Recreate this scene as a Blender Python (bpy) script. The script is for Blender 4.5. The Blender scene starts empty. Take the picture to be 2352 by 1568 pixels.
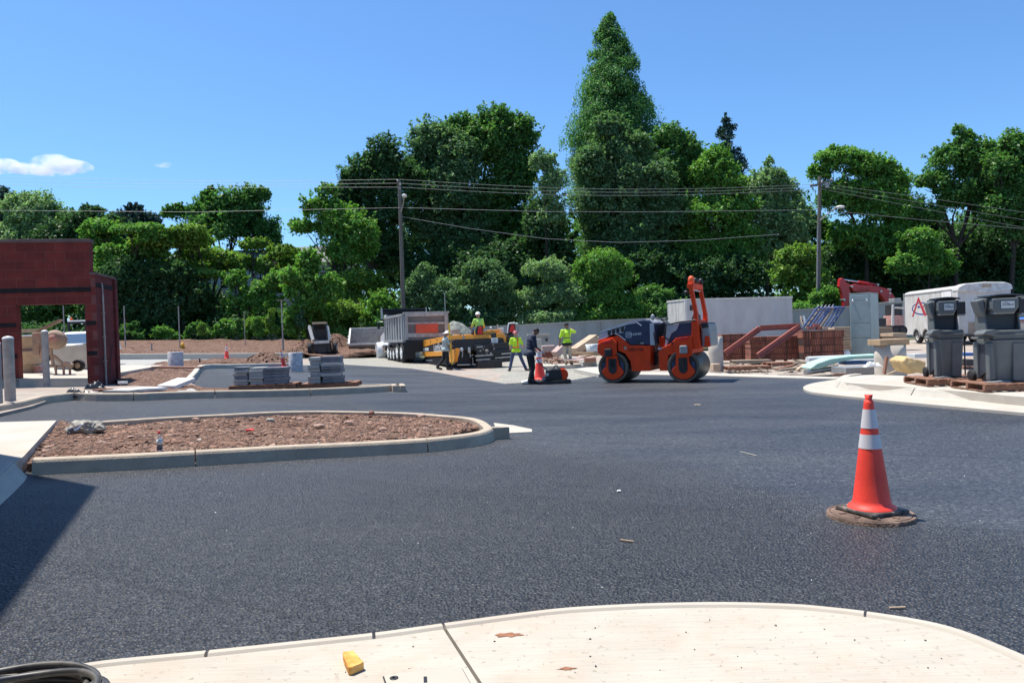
import bpy, bmesh, math, random
import numpy as np
from mathutils import Vector, Matrix
random.seed(7)
sc = bpy.context.scene
COL = sc.collection
R = math.radians
# ------------------------------------------------------------------ camera
CAMH, FPX, CX, CY = 1.45, 1700.0, 1176.0, 784.0
ROLL, PITCH = R(2.0), math.atan(16 / 1700.0)
_f = Vector((0, math.cos(PITCH), -math.sin(PITCH)))
_r0 = Vector((1, 0, 0))
_u0 = Vector((0, math.sin(PITCH), math.cos(PITCH)))
_r = math.cos(ROLL) * _r0 - math.sin(ROLL) * _u0
_u = math.sin(ROLL) * _r0 + math.cos(ROLL) * _u0
cam_d = bpy.data.cameras.new('camera')
cam = bpy.data.objects.new('camera', cam_d)
COL.objects.link(cam)
cam_d.sensor_width = 36
cam_d.lens = FPX / 2352 * 36
cam_d.clip_end = 6000
cam.matrix_world = Matrix(((_r.x, _u.x, -_f.x, 0), (_r.y, _u.y, -_f.y, 0), (_r.z, _u.z, -_f.z, CAMH), (0, 0, 0, 1)))
sc.camera = cam

def sp(t):
    return 0.5 * (t + math.sqrt(t * t + 1.0))

def T(x, y=0):
    """terrain height of the lot: a shallow valley rising to the left and the right"""
    return 0.045 * 34 * math.tanh(sp(-x - 2.0) / 34) + 0.018 * 40 * math.tanh(sp(x - 7.0) / 40) - 0.0075

def ray(px, py):
    return (_r * ((px - CX) / FPX) + _u * (-(py - CY) / FPX) + _f)

def P(px, py, dz=0.0):
    """the point of the ground (raised by dz) seen at a place of the photograph"""
    d = ray(px, py)
    lo, hi = 0.5, 400.0
    def g(t):
        return CAMH + d.z * t - T(d.x * t) - dz
    for _ in range(60):
        m = 0.5 * (lo + hi)
        if g(m) > 0: lo = m
        else: hi = m
    return Vector((d.x * lo, d.y * lo, CAMH + d.z * lo))

def at(px, py, Y):
    d = ray(px, py)
    t = Y / d.y
    return Vector((d.x * t, Y, CAMH + d.z * t))

# ------------------------------------------------------------------ tagging
def tag(o, label=None, cat=None, group=None, kind=None):
    if label: o['label'] = label
    if cat: o['category'] = cat
    if group: o['group'] = group
    if kind: o['kind'] = kind
    return o

def thing(name, loc, rz=0.0, label=None, cat=None, group=None):
    o = bpy.data.objects.new(name, None)
    o.empty_display_size = 0.3
    COL.objects.link(o)
    o.location = loc
    o.rotation_euler = (0, 0, rz)
    return tag(o, label, cat, group)

def kids(o):
    return [c for c in COL.objects if c.parent == o]

def copy_tree(o, parent=None):
    c = o.copy(); COL.objects.link(c)
    if parent is not None: c.parent = parent
    for ch in kids(o): copy_tree(ch, c)
    return c

# ------------------------------------------------------------------ materials
def _ramp(nt, stops):
    n = nt.nodes.new('ShaderNodeValToRGB')
    e = n.color_ramp.elements
    while len(e) > 1: e.remove(e[-1])
    e[0].position, e[0].color = stops[0][0], (*stops[0][1], 1)
    for p, c in stops[1:]:
        k = e.new(p); k.color = (*c, 1)
    return n

def mat(name, col, rough=0.6, metal=0.0, var=0.12, scale=6.0, bump=0.0, bscale=30.0, dirt=None, dscale=1.5, damt=0.5, spec=0.5, coat=0.0, trans=0.0, alpha=1.0, stretch=None):
    m = bpy.data.materials.new(name)
    m.use_nodes = True
    nt = m.node_tree; N = nt.nodes; L = nt.links
    b = N['Principled BSDF']
    tc = N.new('ShaderNodeTexCoord')
    src = tc.outputs['Object']
    if stretch:
        mp = N.new('ShaderNodeMapping'); mp.inputs['Scale'].default_value = stretch
        L.new(src, mp.inputs['Vector']); src = mp.outputs['Vector']
    n1 = N.new('ShaderNodeTexNoise'); n1.inputs['Scale'].default_value = scale; n1.inputs['Detail'].default_value = 6
    L.new(src, n1.inputs['Vector'])
    dark = tuple(c * (1 - var) for c in col); lite = tuple(min(1, c * (1 + var)) for c in col)
    rp = _ramp(nt, [(0.3, dark), (0.7, lite)])
    L.new(n1.outputs['Fac'], rp.inputs['Fac'])
    out = rp.outputs['Color']
    if dirt:
        n2 = N.new('ShaderNodeTexNoise'); n2.inputs['Scale'].default_value = dscale; n2.inputs['Detail'].default_value = 8; n2.inputs['Roughness'].default_value = 0.65
        L.new(src, n2.inputs['Vector'])
        r2 = _ramp(nt, [(0.45, (0, 0, 0)), (0.7, (damt, damt, damt))])
        L.new(n2.outputs['Fac'], r2.inputs['Fac'])
        mx = N.new('ShaderNodeMix'); mx.data_type = 'RGBA'
        L.new(r2.outputs['Color'], mx.inputs['Factor']); L.new(out, mx.inputs['A'])
        mx.inputs['B'].default_value = (*dirt, 1)
        out = mx.outputs['Result']
    L.new(out, b.inputs['Base Color'])
    b.inputs['Roughness'].default_value = rough
    b.inputs['Metallic'].default_value = metal
    b.inputs['Specular IOR Level'].default_value = spec
    if coat: b.inputs['Coat Weight'].default_value = coat
    if trans: b.inputs['Transmission Weight'].default_value = trans
    if alpha < 1: b.inputs['Alpha'].default_value = alpha
    if bump:
        n3 = N.new('ShaderNodeTexNoise'); n3.inputs['Scale'].default_value = bscale; n3.inputs['Detail'].default_value = 4
        L.new(src, n3.inputs['Vector'])
        bp = N.new('ShaderNodeBump'); bp.inputs['Strength'].default_value = bump; bp.inputs['Distance'].default_value = 0.02
        L.new(n3.outputs['Fac'], bp.inputs['Height']); L.new(bp.outputs['Normal'], b.inputs['Normal'])
    return m

# ------------------------------------------------------------------ mesh builder
class MB:
    def __init__(self):
        self.v, self.f, self.sm = [], [], []
        self.M = None
    def _add(self, vs, fs, smooth=False):
        k = len(self.v)
        if self.M is not None: vs = [self.M @ Vector(p) for p in vs]
        self.v += [tuple(p) for p in vs]
        self.f += [tuple(i + k for i in q) for q in fs]
        self.sm += [smooth] * len(fs)
        return self
    def box(self, x0, x1, y0, y1, z0, z1):
        vs = [(x, y, z) for z in (z0, z1) for y in (y0, y1) for x in (x0, x1)]
        return self._add(vs, [(0, 2, 3, 1), (4, 5, 7, 6), (0, 1, 5, 4), (2, 6, 7, 3), (0, 4, 6, 2), (1, 3, 7, 5)])
    def cbox(self, c, s, M=None):
        """box of size s centred on c, turned by the 3x3 M"""
        c = Vector(c)
        vs = []
        for z in (-1, 1):
            for y in (-1, 1):
                for x in (-1, 1):
                    d = Vector((x * s[0] / 2, y * s[1] / 2, z * s[2] / 2))
                    vs.append(c + (M @ d if M is not None else d))
        return self._add(vs, [(0, 2, 3, 1), (4, 5, 7, 6), (0, 1, 5, 4), (2, 6, 7, 3), (0, 4, 6, 2), (1, 3, 7, 5)])
    def bar(self, a, b, w, h=None, up=(0, 0, 1)):
        a, b = Vector(a), Vector(b)
        h = h or w
        d = (b - a); L = d.length
        if L < 1e-6: return self
        d /= L
        up = Vector(up)
        if abs(d.dot(up)) > 0.98: up = Vector((1, 0, 0)) if abs(d.x) < 0.9 else Vector((0, 1, 0))
        s = d.cross(up).normalized(); u = s.cross(d)
        M = Matrix((d, s, u)).transposed()
        return self.cbox((a + b) / 2, (L, w, h), M)
    def tube(self, pts, r, n=8, cap=True, closed=False):
        pts = [Vector(p) for p in pts]
        rs = r if isinstance(r, (list, tuple)) else [r] * len(pts)
        vs, fs = [], []
        m = len(pts)
        prev = None
        for i, p in enumerate(pts):
            if closed:
                d = pts[(i + 1) % m] - pts[i - 1]
            else:
                d = pts[min(i + 1, m - 1)] - pts[max(i - 1, 0)]
            if d.length < 1e-9: d = Vector((0, 0, 1))
            d.normalize()
            if prev is None:
                ref = Vector((0, 0, 1)) if abs(d.z) < 0.9 else Vector((1, 0, 0))
                s = d.cross(ref).normalized()
            else:
                s = (prev - d * prev.dot(d))
                s = s.normalized() if s.length > 1e-6 else d.orthogonal().normalized()
            prev = s
            u = d.cross(s)
            for k in range(n):
                a = 2 * math.pi * k / n
                vs.append(p + (s * math.cos(a) + u * math.sin(a)) * rs[i])
        for i in range(m if closed else m - 1):
            j = (i + 1) % m
            for k in range(n):
                fs.append((i * n + k, i * n + (k + 1) % n, j * n + (k + 1) % n, j * n + k))
        self._add(vs, fs, True)
        if cap and not closed:
            self._add(vs[:n], [tuple(range(n - 1, -1, -1))])
            self._add(vs[-n:], [tuple(range(n))])
        return self
    def cyl(self, a, b, r, r2=None, n=24, cap=True):
        return self.tube([a, b], [r, r if r2 is None else r2], n, cap)
    def lathe(self, prof, c=(0, 0, 0), n=28, M=None, smooth=True, caps=True):
        """prof = [(r, z)...] about the z axis at c"""
        c = Vector(c); vs, fs = [], []
        for (r, z) in prof:
            for k in range(n):
                a = 2 * math.pi * k / n
                p = Vector((r * math.cos(a), r * math.sin(a), z))
                vs.append(c + (M @ p if M is not None else p))
        for i in range(len(prof) - 1):
            for k in range(n):
                fs.append((i * n + k, i * n + (k + 1) % n, (i + 1) * n + (k + 1) % n, (i + 1) * n + k))
        self._add(vs, fs, smooth)
        if caps and prof[0][0] > 1e-5: self._add(vs[:n], [tuple(range(n - 1, -1, -1))])
        if caps and prof[-1][0] > 1e-5: self._add(vs[-n:], [tuple(range(n))])
        return self
    def prism(self, poly, y0, y1, plane='xz'):
        """polygon (u, v) drawn in a plane, given thickness along the third axis"""
        n = len(poly)
        ar = sum(poly[i][0] * poly[(i + 1) % n][1] - poly[(i + 1) % n][0] * poly[i][1] for i in range(n))
        if ar < 0: poly = poly[::-1]
        def m(u, v, t):
            return {'xz': (u, t, v), 'yz': (t, u, v), 'xy': (u, v, t)}[plane]
        vs = [m(u, v, y0) for u, v in poly] + [m(u, v, y1) for u, v in poly]
        a, b = tuple(range(n)), tuple(range(2 * n - 1, n - 1, -1))
        if plane == 'xz':
            fs = [a, b] + [(i, i + n, (i + 1) % n + n, (i + 1) % n) for i in range(n)]
        else:
            fs = [a[::-1], b[::-1]] + [(i, (i + 1) % n, (i + 1) % n + n, i + n) for i in range(n)]
        return self._add(vs, fs)
    def quad(self, a, b, c, d):
        return self._add([a, b, c, d], [(0, 1, 2, 3)])
    def ball(self, c, r, n=12, m=8):
        rx, ry, rz = r if isinstance(r, (tuple, list)) else (r, r, r)
        c = Vector(c); vs, fs = [], []
        for i in range(m + 1):
            t = math.pi * i / m
            for k in range(n):
                a = 2 * math.pi * k / n
                vs.append(c + Vector((rx * math.sin(t) * math.cos(a), ry * math.sin(t) * math.sin(a), -rz * math.cos(t))))
        for i in range(m):
            for k in range(n):
                fs.append((i * n + k, i * n + (k + 1) % n, (i + 1) * n + (k + 1) % n, (i + 1) * n + k))
        return self._add(vs, fs, True)
    def rock(self, c, s, seed=0, sub=1):
        rnd = random.Random(seed)
        bm = bmesh.new(); bmesh.ops.create_icosphere(bm, subdivisions=sub, radius=1)
        rz = Matrix.Rotation(rnd.uniform(0, 6.28), 3, 'Z') @ Matrix.Rotation(rnd.uniform(-.4, .4), 3, 'X')
        vs = [Vector(c) + rz @ Vector((v.co.x * s[0], v.co.y * s[1], v.co.z * s[2])) * rnd.uniform(.68, 1.15) for v in bm.verts]
        fs = [tuple(v.index for v in f.verts) for f in bm.faces]
        bm.free()
        return self._add(vs, fs)
    def build(self, name, m, parent=None, bevel=0.0, seg=2, weld=False, loc=None, rz=0.0):
        me = bpy.data.meshes.new(name)
        me.from_pydata(self.v, [], self.f)
        me.polygons.foreach_set('use_smooth', self.sm)
        if weld:
            bm = bmesh.new(); bm.from_mesh(me); bmesh.ops.remove_doubles(bm, verts=bm.verts, dist=1e-4)
            bmesh.ops.recalc_face_normals(bm, faces=bm.faces); bm.to_mesh(me); bm.free()
        me.update()
        o = bpy.data.objects.new(name, me); COL.objects.link(o)
        for k in (m if isinstance(m, (list, tuple)) else [m]): me.materials.append(k)
        if parent is not None: o.parent = parent
        if loc is not None: o.location = loc; o.rotation_euler = (0, 0, rz)
        if bevel:
            md = o.modifiers.new('bevel', 'BEVEL'); md.width = bevel; md.segments = seg; md.limit_method = 'ANGLE'; md.angle_limit = R(40)
            md.harden_normals = False
        return o

def lettering(text, size, m, parent, M, name='lettering', depth=0.004, align='CENTER', squash=1.0):
    """words as real raised letters: M (4x4) puts the text's own x/y plane in the parent's space"""
    cu = bpy.data.curves.new(name, 'FONT')
    cu.body = text; cu.size = size; cu.extrude = depth; cu.align_x = align; cu.align_y = 'CENTER'
    tmp = bpy.data.objects.new(name, cu); COL.objects.link(tmp)
    bpy.context.view_layer.update()
    me = bpy.data.meshes.new_from_object(tmp.evaluated_get(bpy.context.evaluated_depsgraph_get()))
    bpy.data.objects.remove(tmp); bpy.data.curves.remove(cu)
    me.transform(M @ Matrix.Diagonal((squash, 1, 1, 1)))
    me.materials.clear(); me.materials.append(m)
    o = bpy.data.objects.new(name, me); COL.objects.link(o)
    if parent is not None: o.parent = parent
    return o

def frame(o, x, y):
    """4x4 with origin o, axes x and y (unit-ish) and z = x cross y"""
    o, x, y = Vector(o), Vector(x).normalized(), Vector(y).normalized()
    z = x.cross(y)
    return Matrix(((x.x, y.x, z.x, o.x), (x.y, y.y, z.y, o.y), (x.z, y.z, z.z, o.z), (0, 0, 0, 1)))

# ------------------------------------------------------------------ sheets that lie on the terrain
def sheet(name, poly, dz, m, step=1.0, side=0.0, kind='structure', z=None, jit=None, ystep=None):
    """flat polygon (world x, y) laid over the terrain, raised by dz, optional skirt"""
    bm = bmesh.new()
    vs = [bm.verts.new((p[0], p[1], 0)) for p in poly]
    f = bm.faces.new(vs)
    bmesh.ops.triangulate(bm, faces=[f])
    if step:
        xs = [v.co.x for v in bm.verts]
        x = math.floor(min(xs) / step) * step + step
        while x < max(xs):
            bmesh.ops.bisect_plane(bm, geom=bm.verts[:] + bm.edges[:] + bm.faces[:], plane_co=(x, 0, 0), plane_no=(1, 0, 0)); x += step
    if ystep:
        ys = [v.co.y for v in bm.verts]
        y = math.floor(min(ys) / ystep) * ystep + ystep
        while y < max(ys):
            bmesh.ops.bisect_plane(bm, geom=bm.verts[:] + bm.edges[:] + bm.faces[:], plane_co=(0, y, 0), plane_no=(0, 1, 0)); y += ystep
    bedge = [e for e in bm.edges if e.is_boundary]
    bset = set(v for e in bedge for v in e.verts)
    bmesh.ops.recalc_face_normals(bm, faces=bm.faces)
    if bm.faces and sum(f.normal.z for f in bm.faces) < 0: bmesh.ops.reverse_faces(bm, faces=bm.faces)
    for v in bm.verts:
        v.co.z = (T(v.co.x) if z is None else z) + dz + (jit(v.co.x, v.co.y, v in bset) if jit else 0)
    if side:
        r = bmesh.ops.extrude_edge_only(bm, edges=bedge)
        for g in r['geom']:
            if isinstance(g, bmesh.types.BMVert): g.co.z -= side
    me = bpy.data.meshes.new(name); bm.to_mesh(me); bm.free()
    me.materials.append(m)
    o = bpy.data.objects.new(name, me); COL.objects.link(o)
    if kind: o['kind'] = kind
    return o

def xy(pts, dz=0.0):
    return [P(a, b, dz).xy for a, b in pts]

def smooth_path(pts, n=6, closed=False):
    """Catmull-Rom through 2-D points"""
    out = []; m = len(pts)
    for i in range(m if closed else m - 1):
        p1, p2 = Vector(pts[i]), Vector(pts[(i + 1) % m])
        p0 = Vector(pts[i - 1]) if (i or closed) else p1
        p3 = Vector(pts[(i + 2) % m]) if (closed or i + 2 < m) else p2
        for k in range(n):
            t = k / n
            out.append(0.5 * ((2 * p1) + (p2 - p0) * t + (2 * p0 - 5 * p1 + 4 * p2 - p3) * t * t + (3 * p1 - p0 - 3 * p2 + p3) * t ** 3))
    if not closed: out.append(Vector(pts[-1]))
    return out

def kerb(name, path, m, h=0.16, w=0.16, inner=+1, closed=False, lean=0.025, round_=0.03, down=0.05, joints=0):
    """kerb swept along a path of ground points (outer foot); inner=+1: body to the left of the path"""
    prof = [(0.0, -down), (lean * .2, 0.0), (lean, h - round_), (lean + round_ * .4, h - round_ * .3), (lean + round_, h), (w - .012, h), (w, h - .012), (w, -down)]
    mb = MB(); k = len(prof)
    for path in (path if isinstance(path[0], list) else [path]):
        n = len(path); rings = []
        for i, p in enumerate(path):
            a = path[i - 1] if (i or closed) else path[i]
            b = path[(i + 1) % n] if (i + 1 < n or closed) else path[i]
            d = (Vector(b) - Vector(a)).normalized()
            nr = Vector((-d.y, d.x)) * inner
            rings.append([(p[0] + nr.x * s, p[1] + nr.y * s, T(p[0] + nr.x * s) + z) for s, z in prof])
        vs = [q for r_ in rings for q in r_]; fs = []
        for i in range(n if closed else n - 1):
            j = (i + 1) % n
            for q in range(k - 1):
                fs.append((i * k + q, j * k + q, j * k + q + 1, i * k + q + 1))
        mb._add(vs, fs, False)
        if not closed:
            mb._add(rings[0], [tuple(range(k))]); mb._add(rings[-1], [tuple(range(k - 1, -1, -1))])
    o = mb.build(name, m, weld=True)
    o['kind'] = 'structure'
    return o

def cut_path(path, at_, gap=0.012):
    """split a path of points into pieces with narrow joints near the given points"""
    pieces, cur = [], [Vector(path[0])]
    idx = sorted(min(range(1, len(path) - 1), key=lambda i: (Vector(path[i]) - Vector(q)).length) for q in at_)
    for i in range(1, len(path)):
        p = Vector(path[i])
        if i in idx:
            d = (p - cur[-1]).normalized()
            cur.append(p - d * gap / 2); pieces.append(cur); cur = [p + d * gap / 2]
        else: cur.append(p)
    pieces.append(cur)
    return pieces
# ------------------------------------------------------------------ sky and sun
SUN_TO = Vector((-0.866, 0.5, 0)).normalized()
ELEV = R(70)
w = bpy.data.worlds.new('World'); sc.world = w; w.use_nodes = True
nt = w.node_tree
bg = nt.nodes['Background']
sky = nt.nodes.new('ShaderNodeTexSky'); sky.sky_type = 'NISHITA'; sky.sun_disc = False
sky.sun_elevation = ELEV
sky.sun_rotation = math.atan2(SUN_TO.x, SUN_TO.y)
sky.altitude = 0; sky.air_density = 1.0; sky.dust_density = 0.5; sky.ozone_density = 6.0
tint = nt.nodes.new('ShaderNodeMix'); tint.data_type = 'RGBA'; tint.blend_type = 'MULTIPLY'; tint.inputs['Factor'].default_value = 1
tint.inputs['B'].default_value = (.78, 1.03, 1.20, 1)
nt.links.new(sky.outputs['Color'], tint.inputs['A']); nt.links.new(tint.outputs['Result'], bg.inputs['Color'])
bg.inputs['Strength'].default_value = 0.112
sl = bpy.data.lights.new('sun', 'SUN'); sl.energy = 5.0; sl.angle = R(0.5); sl.color = (1.0, 0.95, 0.86)
so = bpy.data.objects.new('sun', sl); COL.objects.link(so)
sdir = Vector((SUN_TO.x * math.cos(ELEV), SUN_TO.y * math.cos(ELEV), math.sin(ELEV)))
so.rotation_euler = sdir.to_track_quat('Z', 'Y').to_euler()
so.location = sdir * 60
sc.view_settings.view_transform = 'Standard'; sc.view_settings.look = 'None'
sc.view_settings.exposure = 0.5; sc.view_settings.gamma = 1
sc.cycles.volume_bounces = 6; sc.cycles.max_bounces = 8; sc.cycles.diffuse_bounces = 4; sc.cycles.transparent_max_bounces = 6

# ------------------------------------------------------------------ ground materials
def asphalt_mat():
    m = bpy.data.materials.new('fresh_asphalt'); m.use_nodes = True
    nt = m.node_tree; N = nt.nodes; L = nt.links; b = N['Principled BSDF']
    tc = N.new('ShaderNodeTexCoord').outputs['Object']
    vo = N.new('ShaderNodeTexVoronoi'); vo.inputs['Scale'].default_value = 50; L.new(tc, vo.inputs['Vector'])
    sep = N.new('ShaderNodeSeparateColor'); L.new(vo.outputs['Color'], sep.inputs['Color'])
    r1 = _ramp(nt, [(0.0, (.016, .018, .022)), (0.5, (.034, .0375, .044)), (0.92, (.050, .054, .062)), (1.0, (.085, .09, .095))])
    L.new(sep.outputs['Red'], r1.inputs['Fac'])
    n2 = N.new('ShaderNodeTexNoise'); n2.inputs['Scale'].default_value = 0.55; n2.inputs['Detail'].default_value = 5; n2.inputs['Roughness'].default_value = .6
    mp = N.new('ShaderNodeMapping'); mp.inputs['Scale'].default_value = (.45, 1.3, 1); mp.inputs['Rotation'].default_value = (0, 0, R(20)); L.new(tc, mp.inputs['Vector']); L.new(mp.outputs['Vector'], n2.inputs['Vector'])
    r2 = _ramp(nt, [(0.3, (.8, .8, .84)), (0.5, (1.02, 1.02, 1.02)), (0.7, (1.22, 1.2, 1.16))])
    L.new(n2.outputs['Fac'], r2.inputs['Fac'])
    mx = N.new('ShaderNodeMix'); mx.data_type = 'RGBA'; mx.blend_type = 'MULTIPLY'; mx.inputs['Factor'].default_value = 1
    L.new(r1.outputs['Color'], mx.inputs['A']); L.new(r2.outputs['Color'], mx.inputs['B'])
    # the mats laid side by side by the paver: each a touch lighter or darker, with a dark joint
    m2 = N.new('ShaderNodeMapping'); m2.inputs['Rotation'].default_value = (0, 0, R(-62)); L.new(tc, m2.inputs['Vector'])
    n4 = N.new('ShaderNodeTexNoise'); n4.inputs['Scale'].default_value = .25; L.new(tc, n4.inputs['Vector'])
    sx = N.new('ShaderNodeSeparateXYZ'); L.new(m2.outputs['Vector'], sx.inputs[0])
    wv = N.new('ShaderNodeMath'); wv.operation = 'MULTIPLY_ADD'; wv.inputs[1].default_value = .55; L.new(n4.outputs['Fac'], wv.inputs[0]); L.new(sx.outputs['X'], wv.inputs[2])
    dv = N.new('ShaderNodeMath'); dv.operation = 'DIVIDE'; dv.inputs[1].default_value = 3.1; L.new(wv.outputs[0], dv.inputs[0])
    fl = N.new('ShaderNodeMath'); fl.operation = 'FLOOR'; L.new(dv.outputs[0], fl.inputs[0])
    wn = N.new('ShaderNodeTexWhiteNoise'); wn.noise_dimensions = '1D'; L.new(fl.outputs[0], wn.inputs['W'])
    fr = N.new('ShaderNodeMath'); fr.operation = 'FRACT'; L.new(dv.outputs[0], fr.inputs[0])
    jr_ = _ramp(nt, [(0.0, (.80, .80, .80)), (.012, (.82, .82, .82)), (.03, (1, 1, 1)), (.985, (1, 1, 1)), (1.0, (.86, .86, .86))]); L.new(fr.outputs[0], jr_.inputs['Fac'])
    lr = _ramp(nt, [(0, (.88, .88, .88)), (1, (1.12, 1.12, 1.12))]); L.new(wn.outputs['Value'], lr.inputs['Fac'])
    q1 = N.new('ShaderNodeMix'); q1.data_type = 'RGBA'; q1.blend_type = 'MULTIPLY'; q1.inputs['Factor'].default_value = 1
    q2 = N.new('ShaderNodeMix'); q2.data_type = 'RGBA'; q2.blend_type = 'MULTIPLY'; q2.inputs['Factor'].default_value = 1
    L.new(mx.outputs['Result'], q1.inputs['A']); L.new(lr.outputs['Color'], q1.inputs['B']); L.new(q1.outputs['Result'], q2.inputs['A']); L.new(jr_.outputs['Color'], q2.inputs['B'])
    # the part the roller has finished is closed and paler, the rest still open and dark
    pa, pb = P(1150, 1006), P(2150, 1215); d_ = (pb - pa); nv = Vector((-d_.y, d_.x, 0)).normalized()
    dp = N.new('ShaderNodeVectorMath'); dp.operation = 'DOT_PRODUCT'; dp.inputs[1].default_value = nv; L.new(tc, dp.inputs[0])
    n5 = N.new('ShaderNodeTexNoise'); n5.inputs['Scale'].default_value = .8; n5.inputs['Detail'].default_value = 4; L.new(tc, n5.inputs['Vector'])
    m5 = N.new('ShaderNodeMath'); m5.operation = 'MULTIPLY_ADD'; m5.inputs[1].default_value = 1.6; L.new(n5.outputs['Fac'], m5.inputs[0]); L.new(dp.outputs['Value'], m5.inputs[2])
    mk = N.new('ShaderNodeMapRange'); mk.inputs['From Min'].default_value = pa.dot(nv) + .45; mk.inputs['From Max'].default_value = pa.dot(nv) + 1.25; L.new(m5.outputs[0], mk.inputs['Value'])
    q3 = N.new('ShaderNodeMix'); q3.data_type = 'RGBA'; q3.blend_type = 'MULTIPLY'; q3.inputs['Factor'].default_value = 1
    r3 = _ramp(nt, [(0, (.84, .84, .86)), (1, (1.22, 1.22, 1.22))]); L.new(mk.outputs['Result'], r3.inputs['Fac'])
    L.new(q2.outputs['Result'], q3.inputs['A']); L.new(r3.outputs['Color'], q3.inputs['B'])
    L.new(q3.outputs['Result'], b.inputs['Base Color'])
    rr = _ramp(nt, [(0.3, (.40,) * 3), (0.7, (.56,) * 3)])
    L.new(n2.outputs['Fac'], rr.inputs['Fac']); L.new(rr.outputs['Color'], b.inputs['Roughness'])
    n3 = N.new('ShaderNodeTexNoise'); n3.inputs['Scale'].default_value = 45; n3.inputs['Detail'].default_value = 3; L.new(tc, n3.inputs['Vector'])
    ad = N.new('ShaderNodeMath'); ad.operation = 'ADD'; L.new(n3.outputs['Fac'], ad.inputs[0]); L.new(vo.outputs['Distance'], ad.inputs[1])
    bp = N.new('ShaderNodeBump'); bp.inputs['Strength'].default_value = .9; bp.inputs['Distance'].default_value = .018
    bs = N.new('ShaderNodeMapRange'); bs.inputs['To Min'].default_value = 1.0; bs.inputs['To Max'].default_value = .42; L.new(mk.outputs['Result'], bs.inputs['Value']); L.new(bs.outputs['Result'], bp.inputs['Strength'])
    L.new(ad.outputs['Value'], bp.inputs['Height']); L.new(bp.outputs['Normal'], b.inputs['Normal'])
    b.inputs['Specular IOR Level'].default_value = .5
    return m

def soil_mat():
    m = mat('red_soil', (.235, .125, .08), .96, var=.3, scale=5, dirt=(.36, .23, .165), dscale=1.6, damt=.6)
    nt = m.node_tree; N = nt.nodes; L = nt.links; b = N['Principled BSDF']; src = b.inputs['Base Color'].links[0].from_socket
    tc = N.new('ShaderNodeTexCoord'); dz_ = N.new('ShaderNodeTexNoise'); dz_.inputs['Scale'].default_value = 18; L.new(tc.outputs['Object'], dz_.inputs['Vector'])
    ad = N.new('ShaderNodeVectorMath'); ad.operation = 'MULTIPLY_ADD'; ad.inputs[1].default_value = (.05, .05, .05); L.new(dz_.outputs['Color'], ad.inputs[0]); L.new(tc.outputs['Object'], ad.inputs[2])
    hs = []
    for k, (lo, hi) in ((30, (.62, 1.5)), (11, (.75, 1.3))):
        v = N.new('ShaderNodeTexVoronoi'); v.inputs['Scale'].default_value = k; L.new(ad.outputs[0], v.inputs['Vector'])
        sp_ = N.new('ShaderNodeSeparateColor'); L.new(v.outputs['Color'], sp_.inputs['Color'])
        r = _ramp(nt, [(0, (lo,) * 3), (.7, (1, 1, 1)), (1, (hi, hi * 1.04, hi * 1.08))]); L.new(sp_.outputs['Red'], r.inputs['Fac'])
        mx = N.new('ShaderNodeMix'); mx.data_type = 'RGBA'; mx.blend_type = 'MULTIPLY'; mx.inputs['Factor'].default_value = 1
        L.new(src, mx.inputs['A']); L.new(r.outputs['Color'], mx.inputs['B']); src = mx.outputs['Result']; hs.append(v)
    L.new(src, b.inputs['Base Color'])
    s_ = N.new('ShaderNodeMath'); s_.operation = 'MULTIPLY_ADD'; s_.inputs[1].default_value = .6; L.new(hs[0].outputs['Distance'], s_.inputs[0]); L.new(hs[1].outputs['Distance'], s_.inputs[2])
    bp = N.new('ShaderNodeBump'); bp.inputs['Strength'].default_value = 1; bp.inputs['Distance'].default_value = .09; bp.invert = True
    L.new(s_.outputs[0], bp.inputs['Height']); L.new(bp.outputs['Normal'], b.inputs['Normal'])
    return m
def stone_mat():
    m = mat('red_stone', (.33, .205, .145), .92, var=.3, scale=20, bump=.4, bscale=40)
    nt = m.node_tree; N = nt.nodes; L = nt.links; g = N.new('ShaderNodeNewGeometry')
    r = _ramp(nt, [(0, (.10, .048, .032)), (.35, (.21, .115, .075)), (.7, (.33, .20, .145)), (.96, (.40, .27, .21)), (1, (.42, .38, .34))]); L.new(g.outputs['Random Per Island'], r.inputs['Fac'])
    L.new(r.outputs['Color'], N['Principled BSDF'].inputs['Base Color'])
    return m
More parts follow.
